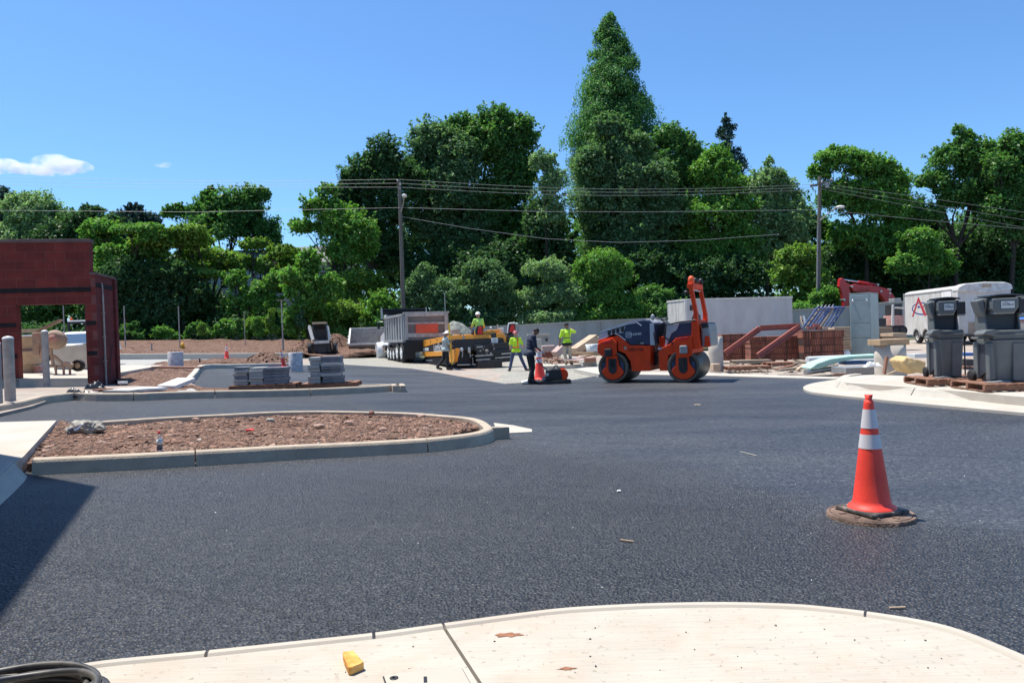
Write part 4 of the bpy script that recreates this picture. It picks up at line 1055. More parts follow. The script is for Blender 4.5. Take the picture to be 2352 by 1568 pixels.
# white pickup behind the wall
pb_ = dpt(1330, 1300) + Vector((.2, 7, .15)); t = Tr(pb_, 0, cd)
o = thing('pickup_truck', pb_, 0, 'white pickup with a large reflecting windscreen seen through the doorway', 'truck')
a, c2 = t.y(1120, 640, 1.2), t.y(1700, 870, 0)
w2 = .80
cx_ = a.x + w2
pr = [(-.9, c2.z), (-.6, c2.z + .05), (.5, c2.z + .1), (1.2, a.z - .05), (1.5, a.z), (3.0, a.z), (3.2, c2.z), (3.4, .5), (-.9, .5)]
mb = MB(); mb.prism([(y, z) for y, z in pr], cx_ - w2, cx_ + w2, 'yz'); mb.build('body', M['white'], o, .05)
MB().quad((cx_ - w2 + .1, .42, c2.z + .1), (cx_ + w2 - .1, .42, c2.z + .1), (cx_ + w2 - .2, 1.12, a.z - .1), (cx_ - w2 + .2, 1.12, a.z - .1)).build('windscreen', mat('sky_reflecting_glass', (.25, .3, .32), .05, .9, var=.02), o)
for sx in (-1, 1):
    MB().cyl((cx_ + sx * .85, .0, .4), (cx_ + sx * .99, .0, .4), .4, n=20).build('wheel', M['rubber'], o)
    MB().box(cx_ + sx * .8 - .15, cx_ + sx * .8 + .15, -.93, -.88, c2.z - .3, c2.z - .12).build('headlight', M['chrome'], o)
MB().box(cx_ - .55, cx_ + .55, -.94, -.9, c2.z - .42, c2.z - .1).build('grille', M['black'], o)
# machine with amber beacon behind the pickup
kb = pb_ + Vector((0, 4, 0)); t = Tr(kb, 0, cd); o = thing('work_truck', kb, 0, 'dark truck cab with an amber beacon behind the white pickup', 'truck')
a, c2 = t.y(1225, 480, 0), t.y(1640, 900, 0)
mb = MB(); W3 = c2.x - a.x
for x in (a.x, c2.x): mb.bar((x, 0, .6), (x, 0, a.z), .1)
mb.bar((a.x, 0, a.z), (c2.x, 0, a.z), .1, .1); mb.box(a.x, c2.x, 0, 1.6, .5, t.y(1300, 640, 0).z); mb.bar((a.x, 1.5, .6), (a.x, 1.5, a.z), .1); mb.bar((c2.x, 1.5, .6), (c2.x, 1.5, a.z), .1)
mb.build('cab', M['black'], o, .02)
MB().box(a.x - .05, c2.x + .05, -.05, 1.6, a.z + .05, a.z + .12).build('roof', M['white'], o, .02)
bx = t.y(1247, 465, 0)
MB().lathe([(.06, a.z + .12), (.07, a.z + .2), (.04, a.z + .27), (0, a.z + .28)], (bx.x, .1, 0), 12).build('beacon', M['orange'], o)
MB().cyl((a.x + .2, .2, .4), (a.x + .45, .2, .4), .4, n=18).build('wheel', M['rubber'], o)

# ------------------------------------------------------------------ thin posts, sign post, hydrant, light bases
def post(px, py, top, r, label, name='post', m='galv', cat='post', dz=.1, Y=None):
    b = P(px, py, dz) if Y is None else Vector((at(px, py, Y).x, Y, T(at(px, py, Y).x)))
    s = FPX / b.y; h = at(px, top, b.y).z - b.z
    o = MB().cyl((0, 0, -.3), (0, 0, h), r, n=10).build(name, M[m], None, loc=b)
    return tag(o, label, cat, 'thin posts by the thicket' if cat == 'post' else None)
post(288, 788, 702, .035, 'thin grey post nearest the right wall of the enclosure', Y=50)
post(413, 790, 703, .035, 'thin slightly leaning grey post directly behind the hydrant', Y=50)
post(148, 770, 702, .035, 'thin post seen through the enclosure doorway', Y=48)
post(563, 786, 715, .025, 'faint thin post left of the T-shaped sign post', Y=52)
b = Vector((at(650, 790, 49).x, 49, T(at(650, 790, 49).x)))
o = thing('sign_post', b, 0, 'grey post with a flat crossbar like a T left of the skid loader', 'sign post')
t = Tr(b); hz = t.y(649, 690, 0).z
MB().cyl((0, 0, -.2), (0, 0, hz), .04, n=10).build('post', M['galv'], o)
q0, q1 = t.y(636, 690, 0), t.y(664, 688.5, 0)
MB().bar(q0, q1, .25, .03).build('crossbar', M['galv'], o)
MB().cyl((0, 0, -.2), (0, 0, hz * .32), .07, n=10).build('sleeve', M['galv'], o)
# hydrant
b = P(420, 812, .12); o = thing('fire_hydrant', b, 0, 'yellow fire hydrant standing in the red soil', 'hydrant')
h = (812 - 785) / (FPX / b.y)
MB().lathe([(.15, 0), (.15, .04), (.10, .05), (.10, h * .62), (.135, h * .64), (.135, h * .70), (.12, h * .72), (.11, h * .82), (.06, h * .92), (.03, h * .94), (.03, h), (0, h)], n=16).build('barrel', M['hydrant'], o)
for sx in (-1, 1): MB().cyl((sx * .08, 0, h * .55), (sx * .19, 0, h * .55), .05, n=10).build('nozzle', M['hydrant'], o)
MB().cyl((0, -.08, h * .5), (0, -.2, h * .5), .07, n=10).build('nozzle', M['hydrant'], o)
post(349, 815, 790, .05, 'short square grey stake in the soil left of the hydrant', 'stake', cat='stake')
post(459, 833, 823, .035, 'short black stub in the soil right of the speckled base', 'stake', 'black', 'stake')
M['speckle'] = mat('newsprint_wrap', (.55, .53, .52), .9, var=.25, scale=9, bump=.2, dirt=(.30, .28, .32), dscale=7, damt=.7)
def light_base(px, py, top, wpx, label, lean=0):
    b = P(px, py, .08); s = FPX / b.y; r = wpx / 2 / s; h = (py - top) / s
    o = thing('light_pole_base', b, 0, label, 'pole base', 'round concrete bases for lamp posts')
    MB().lathe([(r * 1.02, -.2), (r, h * .97), (r * .96, h), (0, h + .005)], n=26).build('drum', M['speckle'], o)
    for k in range(4):
        a = k * math.pi / 2 + .6; MB().cyl((r * .5 * math.cos(a), r * .5 * math.sin(a), h), (r * .5 * math.cos(a), r * .5 * math.sin(a), h + .06), .015, n=6).build('anchor_bolt', M['darkmetal'], o)
light_base(404, 842, 808, 33, 'speckled round concrete base below the yellow hydrant')
light_base(680, 848, 809, 31, 'speckled round concrete base beside the tilted orange cone')

# ------------------------------------------------------------------ cones
M['conebase'] = mat('dusty_rubber', (.045, .043, .042), .9, var=.3, scale=12, bump=.2, dirt=(.38, .33, .28), dscale=8, damt=.9)
def cone(px, py, hpx, label, lean=0.0, dz=.01, full=False):
    b = P(px, py, dz); s = FPX / b.y; h = hpx / s
    o = thing('traffic_cone', b, R(12), label, 'cone', 'orange traffic cones')
    o.rotation_euler.y = lean
    k = h / .93; bw = .19 * k
    mb = MB(); mb.box(-bw, bw, -bw, bw, 0, .035 * k); mb.build('base', M['conebase'], o, .012 * k)
    r0, r1 = .155 * k, .034 * k
    def rr(z): return r0 + (r1 - r0) * (z - .035) / (.90 - .035)
    n = 40
    pr = [(r0 + .035, .034), (r0 + .028, .05), (r0 + .004, .065)] + [(rr(z), z) for z in (.10, .3, .5, .6)] + [(rr(z), z) for z in (.75, .86, .88)] + [(rr(.88) * .82, .885), (rr(.88) * .70, .895), (rr(.88) * .9, .93), (rr(.88) * .78, .93), (rr(.88) * .5, .86), (0, .86)]
    MB().lathe([(r_ * k if i > 1 else r_ * k, z * k) for i, (r_, z) in enumerate(pr)], n=n).build('body', M['cone'], o)
    e = .0022 * k
    for za, zb in ((.508, .619), (.667, .816)):
        MB().lathe([(rr(za + (zb - za) * q / 4) * k + e, (za + (zb - za) * q / 4) * k) for q in range(5)], n=n, caps=False).build('reflective_band', M['reflective'], o)
    return o
M['reflective'] = mat('reflective_sheeting', (.66, .64, .66), .55, 0, var=.05, scale=90)
cone(521, 824, 34, 'small orange cone with white bands on the pale strip in front of the long kerb', dz=.0)
cone(653, 843, 40, 'orange cone tilted against the speckled round base', R(-9), .03)
cone(1241, 873, 74, 'orange cone with worn white bands behind the man in dark clothes', R(-2), 0)

# ------------------------------------------------------------------ heaps of soil
def heap(name, label, px, *rest, **kw):
    if isinstance(px, Vector): return heap_(name, label, px, *rest, **kw)
    return heap_(name, label, P(px, rest[0], kw.pop('dz', rest[6] if len(rest) > 6 else 0)), *rest[1:6], **kw)
def heap_(name, label, b, rx, ry, h, m, seed, dz=.0, n=26, cat='heap', amp=.13):
    from mathutils import noise
    mb = MB(); vs = []; fs = []; K = 14
    for i in range(K + 1):
        f = i / K
        for k in range(n):
            a = 2 * math.pi * k / n
            x, y = rx * f * math.cos(a), ry * f * math.sin(a)
            z = h * (1 - f ** 1.7) if f < 1 else -.15
            z += amp * (noise.noise(Vector((x * 2.1 + seed, y * 2.1, 0))) + .6 * noise.noise(Vector((x * 6 + seed, y * 6, 3)))) * (1 - f * .5)
            vs.append((x, y, z))
    for i in range(K):
        for k in range(n): fs.append((i * n + k, i * n + (k + 1) % n, (i + 1) * n + (k + 1) % n, (i + 1) * n + k))
    mb._add(vs, fs)
    rr = random.Random(seed)
    for _ in range(90):
        a = rr.uniform(0, 6.28); f = rr.random() ** .5; s = rr.uniform(.02, .075)
        mb.rock((rx * f * math.cos(a), ry * f * math.sin(a), h * (1 - f ** 1.7) + s * .2), (s * 1.4, s, s * .8), rr.random() * 1e5)
    o = mb.build(name, m, None, loc=b)
    return tag(o, label, cat, 'heaps of red soil')
heap('soil_heap', 'low heap of red soil in front of the tilted cone', 612, 836, 1.35, 1.1, .55, M['dirt'], 3, .05)
heap('soil_heap', 'heap of red soil spilling out left of and behind the skid loader', at(703, 812, 48.5), 1.2, 1.6, .9, M['dirt'], 5, .0)
heap('soil_heap', 'large heap of red soil between the skid loader and the open steel box', at(772, 806, 51.2), 1.5, 1.6, 1.2, M['dirt'], 8, .0)
# broken boards by the light base
o = tag(MB().bar((-.9, 0, .12), (.9, -.3, .05), .5, .06).build('board', M['redwood'], None, .01, loc=P(412, 848, .12)), 'dark reddish board lying in front of the speckled base', 'board')

# ------------------------------------------------------------------ pallets of pavers on island B
M['paverA'] = mat('buff_paver', (.46, .45, .42), .9, var=.12, scale=6, bump=.4, bscale=30, dirt=(.3, .28, .25), dscale=4, damt=.5)
M['paverB'] = mat('slate_paver', (.17, .18, .20), .85, var=.2, scale=5, bump=.4, bscale=30, dirt=(.30, .29, .28), dscale=3, damt=.5)
M['pallet'] = mat('pallet_wood', (.24, .12, .075), .9, var=.35, scale=5, bump=.5, bscale=20, stretch=(1, 1, 4))
def pallet(loc, rz, w, d, label, h=.13, group='wooden pallets', m='pallet'):
    o = thing('pallet', loc, rz, label, 'pallet', group)
    n = 7
    for k in range(n):
        x = -w / 2 + (k + .5) * w / n
        MB().box(x - w / n * .38, x + w / n * .38, -d / 2, d / 2, h - .02, h).build('deck_board', M[m], o, .003)
    for y in (-d / 2 + .05, 0, d / 2 - .05):
        MB().box(-w / 2, w / 2, y - .035, y + .035, .022, h - .022).build('stringer', M[m], o, .003)
    for x in (-w / 2 + .06, 0, w / 2 - .06):
        MB().box(x - .05, x + .05, -d / 2, d / 2, 0, .02).build('bottom_board', M[m], o, .003)
    return o
def slab_stack(loc, rz, w, d, n, th, m, name, labf, group, seed, jig=.03):
    rr = random.Random(seed); z = 0
    for k in range(n):
        o = MB().box(-w / 2, w / 2, -d / 2, d / 2, 0, th - .006)
        p = Vector(loc) + Vector((rr.uniform(-jig, jig), rr.uniform(-jig, jig), z))
        o = o.build(name, M[m] if not isinstance(m, (list, tuple)) else M[m[k % len(m)]], None, .006, loc=p, rz=rz + rr.uniform(-.04, .04))
        tag(o, labf(k, n), 'paving slab', group); z += th
def ordn(k, n):
    if k == 0: return 'lowest'
    if k == n - 1: return 'topmost'
    return ['', 'second', 'third', 'fourth', 'fifth', 'sixth', 'seventh', 'eighth', 'ninth'][k] + (' from the bottom')
cp = Crop(400, 860, 3.92)
def pallet_under(cx, cy, wpx, label, rz=R(4), d=.9):
    b = P(*cp(cx, cy), .11); s = FPX / b.y
    w = wpx / 3.92 / 1.0884 / s
    b = Vector((b.x, b.y + d / 2, b.z)); b.z = max(T(b.x) + .11, .0)
    return pallet(b, rz, w, d, label), b, s
o, b, s = pallet_under(985, 450, 640, 'long splintered pallet under the left paver stacks on the thin island')
def st(cx0, cx1, cy0, cy1, n, mats, desc, seed, dy=-.1, d=.45):
    s_ = s; w = (cx1 - cx0) / 3.92 / 1.0884 / s_; H = (cy1 - cy0) / 3.92 / 1.0884 / s_
    p = at(*cp((cx0 + cx1) / 2, cy1), b.y + dy); p.z = b.z + .132
    slab_stack(p, R(4), w, d, n, H / n, mats, 'paving_slab', lambda k, n_: ordn(k, n_) + ' slab of the ' + desc, 'paving slabs on pallets', seed)
st(752, 890, 215, 395, 6, ['paverA', 'paverA', 'paverB'], 'narrow leftmost buff paver stack on the thin island', 1)
st(898, 1035, 228, 398, 6, ['paverA'], 'pale paver stack between the narrow stack and the slate one', 2)
st(1040, 1258, 235, 400, 5, ['paverB'], 'wide low slate paver stack on the left pallet', 3)
o, b, s = pallet_under(1640, 432, 560, 'dark red pallet under the tall paver stack at the island tip')
st(1480, 1598, 130, 388, 7, ['paverA'], 'buff left half of the tall paver stack', 4, d=.5)
st(1602, 1795, 125, 388, 8, ['paverB', 'paverB', 'paverA'], 'slate right half of the tall paver stack', 5, d=.5)
# rubbish along the thin island and by the enclosure
cr = Crop(120, 940, 5.88)
def at_ground(c, cx, cy, dz=.1): return P(*c(cx, cy), dz)
mb = MB(); rr = random.Random(3)
def crumple(px, py, wpx, hpx, seed, m, name, label, cat, dz=.07):
    from mathutils import noise
    b = P(px, py, dz); s = FPX / b.y; w, h = wpx / s, hpx / s; n, k = 40, 18; vs, fs = [], []
    for j in range(k):
        for i in range(n):
            u, v = i / (n - 1) - .5, j / (k - 1) - .5
            z = h * .8 * max(0, 1 - (2 * abs(u)) ** 3) * max(0, 1 - (2 * abs(v)) ** 2) * (.8 + .45 * noise.noise(Vector((u * 3.2 + seed, v * 2, 0))) + .22 * noise.noise(Vector((u * 8 + seed, v * 3.5, 4)))) + .012 * noise.noise(Vector((u * 16, v * 8, seed)))
            vs.append((u * w, v * w * .4, max(z, -.02)))
    for j in range(k - 1):
        for i in range(n - 1): fs.append((j * n + i, j * n + i + 1, (j + 1) * n + i + 1, (j + 1) * n + i))
    mb = MB(); mb._add(vs, fs)
    mb.sm = [True] * len(mb.f); o = mb.build(name, m, None, loc=b + Vector((0, w * .2, 0)))
    o.modifiers.new('solid', 'SOLIDIFY').thickness = .01
    return tag(o, label, cat)
crumple(168, 912, 74, 26, 1, M['plasticsheet'], 'plastic_sheeting', 'crumpled black plastic sheeting heaped before the enclosure corner', 'sheeting')
crumple(213, 893, 44, 24, 5, M['plasticsheet'], 'plastic_sheeting', 'smaller black plastic bundle against the enclosure wall', 'sheeting')
crumple(436, 899, 26, 8, 9, M['foam'], 'paper_bag', 'white crumpled bag lying beside the tilted white board', 'bag')
def board(cr_, p0, p1, wd, th, label, m='foam', dz0=.10, dz1=.10, name='board', cat='board', dy=0):
    a = P(*cr_(*p0), dz0); b = P(*cr_(*p1), dz1)
    if dz1 != dz0:
        d = ray(*cr_(*p1)); b = at(*cr_(*p1), a.y + dy)
    c = (a + b) / 2
    o = MB().bar(a - c, b - c, wd, th).build(name, M[m], None, min(.004, th * .2), loc=c)
    return tag(o, label, cat, None)
board(cr, (1110, 205), (1590, 178), 1.0, .06, 'white foam board lying flat nearest the soil mound', dz0=.14, dz1=.14)
board(cr, (890, 250), (1260, 255), .45, .16, 'grey foam plank edge-on in front of the flat white board', 'oldconc', .10, .10)
board(cr, (1740, 165), (2040, 50), .75, .10, 'white box-like board propped up at a tilt above the rubbish', 'foam', .1, .4, dy=.5)
board(cr, (1910, 225), (2180, 225), .3, .04, 'thin grey offcut beside the white bag', 'oldconc', .10, .10)
board(cr, (600, 245), (680, 235), .2, .03, 'small pale scrap right of the black sheeting', 'foam', .08, .08)
board(cr, (700, 205), (1080, 185), .35, .05, 'long reddish plank behind the white boards', 'redwood', .1, .1)
board(cr, (1060, 95), (1140, 90), .18, .06, 'short white scrap at the foot of the dark wall', 'foam', .2, .2)
# ------------------------------------------------------------------ people
for n, c, r in [('skin_tan', (.36, .20, .13), .55), ('skin_brown', (.20, .10, .06), .55), ('hivis', (.50, .80, .02), .6), ('hivis_orange', (.85, .22, .03), .6), ('silver_tape', (.45, .46, .42), .4),
                ('dark_tape', (.16, .18, .06), .5), ('jeans', (.045, .065, .13), .85), ('blackcloth', (.014, .014, .017), .85), ('navy', (.022, .028, .05), .8), ('khaki', (.44, .38, .28), .9), ('greyshirt', (.42, .46, .42), .85),
                ('boot', (.09, .055, .035), .8), ('whitehat', (.80, .79, .76), .4), ('redhat', (.40, .10, .11), .4), ('hair', (.015, .012, .010), .7), ('limeshirt', (.42, .70, .13), .7), ('glove', (.60, .58, .55), .8)]:
    M[n] = mat(n, c, r, var=.12, scale=14, bump=.12, bscale=35)

def remesh(mb, vox, name, m, parent, smooth_it=2):
    me = bpy.data.meshes.new(name); me.from_pydata(mb.v, [], mb.f); me.update()
    o = bpy.data.objects.new(name, me); COL.objects.link(o)
    a = o.modifiers.new('r', 'REMESH'); a.mode = 'VOXEL'; a.voxel_size = vox
    s = o.modifiers.new('s', 'SMOOTH'); s.iterations = smooth_it; s.factor = .5
    bpy.context.view_layer.update()
    e = bpy.data.meshes.new_from_object(o.evaluated_get(bpy.context.evaluated_depsgraph_get()))
    bpy.data.objects.remove(o); bpy.data.meshes.remove(me)
    e.name = name
    for p in e.polygons: p.use_smooth = True
    e.materials.clear()
    for k in (m if isinstance(m, list) else [m]): e.materials.append(k)
    o = bpy.data.objects.new(name, e); COL.objects.link(o); o.parent = parent
    return o

def V(*a): return Vector(a)
def standing():
    J = dict(pel=V(0, 0, .95), waist=V(0, 0, 1.10), chest=V(0, .0, 1.30), neck=V(0, 0, 1.46), head=V(0, .03, 1.62))
    for s, k in ((-1, 'l'), (1, 'r')):
        J['sh' + k] = V(s * .18, 0, 1.42); J['el' + k] = V(s * .25, -.02, 1.14); J['wr' + k] = V(s * .25, .10, .90)
        J['hip' + k] = V(s * .09, 0, .92); J['kn' + k] = V(s * .11, .03, .50); J['an' + k] = V(s * .12, -.02, .09); J['toe' + k] = V(s * .14, .18, .04)
    return J

def cap(mb, a, b, r0, r1, n=10):
    mb.tube([a, b], [r0, r1], n); mb.ball(a, r0, n, 6); mb.ball(b, r1, n, 6)

def torso(mb, J, g):
    pts = [(J['pel'], .155, .11, .11), (J['waist'], .145, .105, .12), (J['waist'].lerp(J['chest'], .5), .158, .112, .12), (J['chest'], .178, .118, .14)]
    for c, a, b, d in pts: mb.ball(c, (a + g, b + g, d + g), 16, 10)
    cap(mb, J['shl'], J['shr'], .062 + g, .062 + g)

def human(label, loc, yaw, J, top, legs, skin, sleeve=.8, hat=None, hatm=None, hair=True, shirt_z=.88, stripes=None, gloves=None, scale=1.0, name='person', boots='boot'):
    root = thing(name, loc, yaw, label, 'person')
    root.scale = (scale,) * 3
    mb = MB()
    torso(mb, J, -.012)
    cap(mb, J['neck'] - V(0, 0, .06), J['neck'].lerp(J['head'], .6), .058, .052)
    hd = (J['head'] - J['neck']).normalized(); fw = J.get('look', V(0, 1, 0)).normalized()
    h = J['head']; sd = fw.cross(hd).normalized()
    mb.ball(h + hd * .035, (.078, .090, .088), 16, 10)
    mb.ball(h - hd * .035 + fw * .012, (.062, .075, .075), 14, 10)          # jaw
    cap(mb, h + fw * .085 + hd * .015, h + fw * .105 - hd * .02, .012, .018, 8)  # nose
    mb.ball(h + fw * .078 - hd * .062, (.026, .014, .012), 8, 6)            # mouth
    for s in (-1, 1):
        mb.ball(h + sd * s * .078 - fw * .005, (.016, .026, .034), 8, 6)    # ears
        mb.ball(h + sd * s * .03 + fw * .074 + hd * .034, (.022, .016, .010), 8, 6)   # brow
    for k in 'lr':
        cap(mb, J['sh' + k], J['el' + k], .052, .042); cap(mb, J['el' + k], J['wr' + k], .041, .028)
        cap(mb, J['hip' + k], J['kn' + k], .085, .058); cap(mb, J['kn' + k], J['an' + k], .057, .040)
        d = (J['wr' + k] - J['el' + k]).normalized(); J['pd' + k] = J.get('pd' + k, d)
        pc = J['wr' + k] + J['pd' + k] * .05
        mb.ball(pc, (.034, .034, .045), 10, 8)
        cap(mb, J['an' + k], J['toe' + k], .04, .035)
    body = remesh(mb, .014, 'body', [M[skin], M['hair'], M['whitehat']], root)
    # eyes and fingers join the same mesh
    bm = bmesh.new(); bm.from_mesh(body.data)
    fm = MB()
    for k, s in (('l', -1), ('r', 1)):
        d = J['pd' + k]; up = V(0, 0, 1) if abs(d.z) < .8 else V(0, 1, 0)
        x = d.cross(up).normalized(); u = x.cross(d)
        for i, L in enumerate((.062, .072, .067, .052)):
            b0_ = J['wr' + k] + d * .075 + x * ((i - 1.5) * .019)
            b1_ = b0_ + d * L * .5 - u * .004; b2_ = b1_ + d * L * .28 - u * L * .38
            fm.tube([b0_, b1_, b2_], [.0095, .009, .007], 6)
        t0 = J['wr' + k] + d * .035 - x * s * .03
        fm.tube([t0, t0 + d * .03 - x * s * .025, t0 + d * .058 - x * s * .022 - u * .012], [.012, .0105, .008], 6)
    k0 = len(bm.verts)
    vs = [bm.verts.new(p) for p in fm.v]
    for q in fm.f:
        f = bm.faces.new([vs[i] for i in q]); f.smooth = True
    if gloves:
        pass
    em = MB()
    for s in (-1, 1): em.ball(h + sd * s * .031 + fw * .080 + hd * .018, .011, 8, 6)
    vs = [bm.verts.new(p) for p in em.v]
    for q in em.f:
        try: f = bm.faces.new([vs[i] for i in q]); f.material_index = 1
        except ValueError: pass
    bm.to_mesh(body.data); bm.free()
    if gloves:
        body.data.materials.append(M[gloves])
        for p in body.data.polygons:
            for k in 'lr':
                if (p.center - (J['wr' + k] + J['pd' + k] * .06)).length < .10: p.material_index = 3
    # clothes
    mb = MB(); torso(mb, J, .014); [mb.ball(J['pel'] + V(q, 0, -.05), (.122, .158, .13), 14, 8) for q in (-.10, 0, .10)]
    if shirt_z < .8: mb.ball(J['pel'] - V(0, 0, .08), (.165, .125, .13), 14, 8)
    cap(mb, J['neck'] - V(0, 0, .05), J['neck'] - V(0, 0, .01), .075, .066)
    for k in 'lr':
        e = J['sh' + k].lerp(J['el' + k], min(1, sleeve))
        cap(mb, J['sh' + k], e, .070, .062)
        if sleeve > 1: cap(mb, J['el' + k], J['el' + k].lerp(J['wr' + k], sleeve - 1), .058, .045)
    mats = [M[top]] + [M[q] for q in (stripes or {}).get('mats', [])]
    sh = remesh(mb, .014, 'shirt', mats, root)
    for v in sh.data.vertices: v.co.z = max(v.co.z, J['pel'].z - (.11 if shirt_z > .8 else .16))
    if stripes:
        for p in sh.data.polygons:
            c = p.center
            i = stripes['fn'](c)
            if i: p.material_index = i
    mb = MB()
    mb.ball(J['pel'] - V(0, 0, .0), (.163, .118, .12), 16, 10)
    for k in 'lr':
        cap(mb, J['hip' + k], J['kn' + k], .102, .078); cap(mb, J['kn' + k], J['an' + k] + V(0, 0, .02), .077, .066)
    remesh(mb, .014, 'trousers', M[legs], root)
    for k in 'lr':
        mb = MB(); d = (J['toe' + k] - J['an' + k]); d.z = 0; d.normalize()
        cap(mb, J['an' + k] + V(0, 0, .04), J['an' + k] - V(0, 0, .03), .06, .055); cap(mb, J['an' + k] - V(0, 0, .03), J['toe' + k], .055, .048)
        b = remesh(mb, .014, 'boot', M[boots], root)
        for v in b.data.vertices: v.co.z = max(v.co.z, min(J['an' + k].z - .09, J['toe' + k].z - .04))
    if hair and not hat:
        mb = MB(); mb.ball(h + hd * .048 - fw * .015, (.088, .098, .082), 14, 10); remesh(mb, .014, 'hair', M['hair'], root)
    if hat:
        Mh = Matrix((sd, fw, hd)).transposed(); c = h + hd * .055
        if hat == 'hard':
            pr = [(.128, 0.0), (.13, .012), (.108, .02), (.106, .05), (.092, .09), (.055, .118), (0, .126)]
            MB().lathe(pr, c, 24, Mh).build('hard_hat', M[hatm], root)
            o = MB().ball(c + fw * .11 + hd * .006, (.07, .055, .010), 12, 6).build('hat_peak', M[hatm], root)
        elif hat == 'brim':
            pr = [(0.0, .0), (.19, -.022), (.20, -.014), (.20, -.004), (.11, .02), (.105, .075), (.085, .105), (.05, .115), (0, .112)]
            MB().lathe(pr, c, 28, Mh).build('sun_hat', M[hatm], root)
        elif hat == 'cap':
            pr = [(.098, -.02), (.10, .02), (.09, .06), (.055, .09), (0, .098)]
            MB().lathe(pr, c, 20, Mh).build('baseball_cap', M[hatm], root)
            MB().ball(c + fw * .13 - hd * .01, (.07, .065, .010), 12, 6).build('cap_peak', M[hatm], root)
    return root

c4 = Crop(1040, 740, 5.88)
def person_loc(cx, cy, dz=0.0): return P(*c4(cx, cy), dz)

# 1 the man in the wide white hat with the long yellow handled tool
J = standing()
J['head'] += V(0, .04, -.02); J['hipl'] += V(0, -.02, 0)
J['shr'] = V(.17, .06, 1.40); J['elr'] = V(.24, .12, 1.18); J['wrr'] = V(.12, .30, 1.30)
J['shl'] = V(-.17, .02, 1.42); J['ell'] = V(-.22, .10, 1.18); J['wrl'] = V(-.02, .27, 1.10)
J['knl'] = V(-.10, -.06, .50); J['anl'] = V(-.12, -.36, .13); J['toel'] = V(-.12, -.18, .05)
J['knr'] = V(.10, .08, .50); J['anr'] = V(.11, .05, .09); J['toer'] = V(.12, .26, .04)
pw = person_loc(440, 1085, -.03)
wh = human('man in a wide pale sun hat and black trousers gripping a long yellow pole', pw, R(-75), J, 'greyshirt', 'blackcloth', 'skin_tan', 1.0, 'brim', 'whitehat', False, scale=.97)
tl = Tr(pw, 0, c4)
tool = thing('rake', pw, 0, 'long yellow-handled asphalt rake with splayed dark feet held by the man in the sun hat', 'rake')
a, b_ = tl.y(482, 400, -.05), tl.y(532, 1000, -.05)
M['yellowpole'] = mat('yellow_pole', (.85, .52, .05), .5)
MB().tube([a, b_], .04, 8).build('handle', M['yellowpole'], tool)
mb = MB()
for q in [(470, 1060), (505, 1065), (550, 1065), (590, 1050)]: mb.tube([b_, tl.y(q[0], q[1], -.05)], .022, 6)
mb.build('splayed_feet', M['black'], tool)

# 3 the worker in the red hard hat, seen from behind
J = standing()
J['hipl'] += V(-.02, 0, 0); J['hipr'] += V(.02, 0, 0)
J['knl'] = V(-.20, .05, .50); J['anl'] = V(-.30, .0, .09); J['toel'] = V(-.34, .17, .04)
J['knr'] = V(.24, -.02, .50); J['anr'] = V(.40, -.06, .09); J['toer'] = V(.54, .04, .04)
J['ell'] = V(-.26, .02, 1.16); J['wrl'] = V(-.24, .22, 1.02)
J['elr'] = V(.30, .02, 1.17); J['wrr'] = V(.36, .26, 1.06)
def vest1(c):
    if c.z < .82: return 0
    if 1.02 < c.z < 1.09 and abs(c.x) < .2: return 1
    if c.z >= 1.09 and .05 < c.x < .115 and c.z < 1.5: return 1
    if c.z >= 1.09 and -.115 < c.x < -.05 and c.y > 0: return 1
    return 0
pr_ = person_loc(1480, 1100, -.03)
human('worker in red hard hat, orange-banded lime shirt and jeans, standing legs apart', pr_, R(5), J, 'hivis', 'jeans', 'skin_tan', .85, 'hard', 'redhat', False, stripes=dict(mats=['hivis_orange'], fn=vest1), scale=.91)

# 4 the man in dark clothes behind the plate compactor
J = standing()
for k in ('waist', 'chest', 'neck', 'head', 'shl', 'shr'):
    zz = J[k].z - .95; J[k] += V(0, zz * .17, -zz * .03)
J['head'] += V(0, .06, -.05); J['look'] = V(0, 1, -.55)
for k, s in (('l', -1), ('r', 1)):
    J['el' + k] = J['sh' + k] + V(s * .04, .02, -.29); J['wr' + k] = J['el' + k] + V(-s * .02, .20, -.15)
J['knl'] = V(-.10, .06, .50); J['anl'] = V(-.11, .10, .09); J['toel'] = V(-.12, .30, .04)
J['knr'] = V(.11, .04, .50); J['anr'] = V(.12, -.08, .09); J['toer'] = V(.12, .12, .04)
pdk = person_loc(1690, 1292, .0)
human('dark-haired man in navy shirt, black trousers and pale gloves bending over the plate compactor', pdk, R(-72), J, 'navy', 'blackcloth', 'skin_brown', .95, None, None, True, gloves='glove', boots='blackcloth', scale=.97)

# 5 the worker in khaki trousers by the wall
J = standing()
J['elr'] = V(.36, .10, 1.36); J['wrr'] = V(.22, .28, 1.50); J['ell'] = V(-.27, -.02, 1.15); J['wrl'] = V(-.30, .06, .90)
J['anl'] = V(-.06, -.02, .09); J['anr'] = V(.13, .10, .09); J['toer'] = V(.20, .28, .04); J['toel'] = V(-.07, .17, .04)
J['look'] = V(.2, 1, -.05)
def vest2(c):
    if c.z < .93: return 2
    if 1.10 < c.z < 1.15 and abs(c.x) < .21: return 1
    if c.z >= 1.15 and .085 < abs(c.x) < .12 and c.z < 1.5: return 1
    return 0
p5 = at(*c4(2230, 1010), 31.0)
human('worker seen from behind in khaki trousers, lime vest with dark straps and a dark cap', p5, R(-4), J, 'hivis', 'khaki', 'skin_brown', .9, 'cap', 'blackcloth', False, shirt_z=.7, stripes=dict(mats=['dark_tape', 'blackcloth'], fn=vest2))
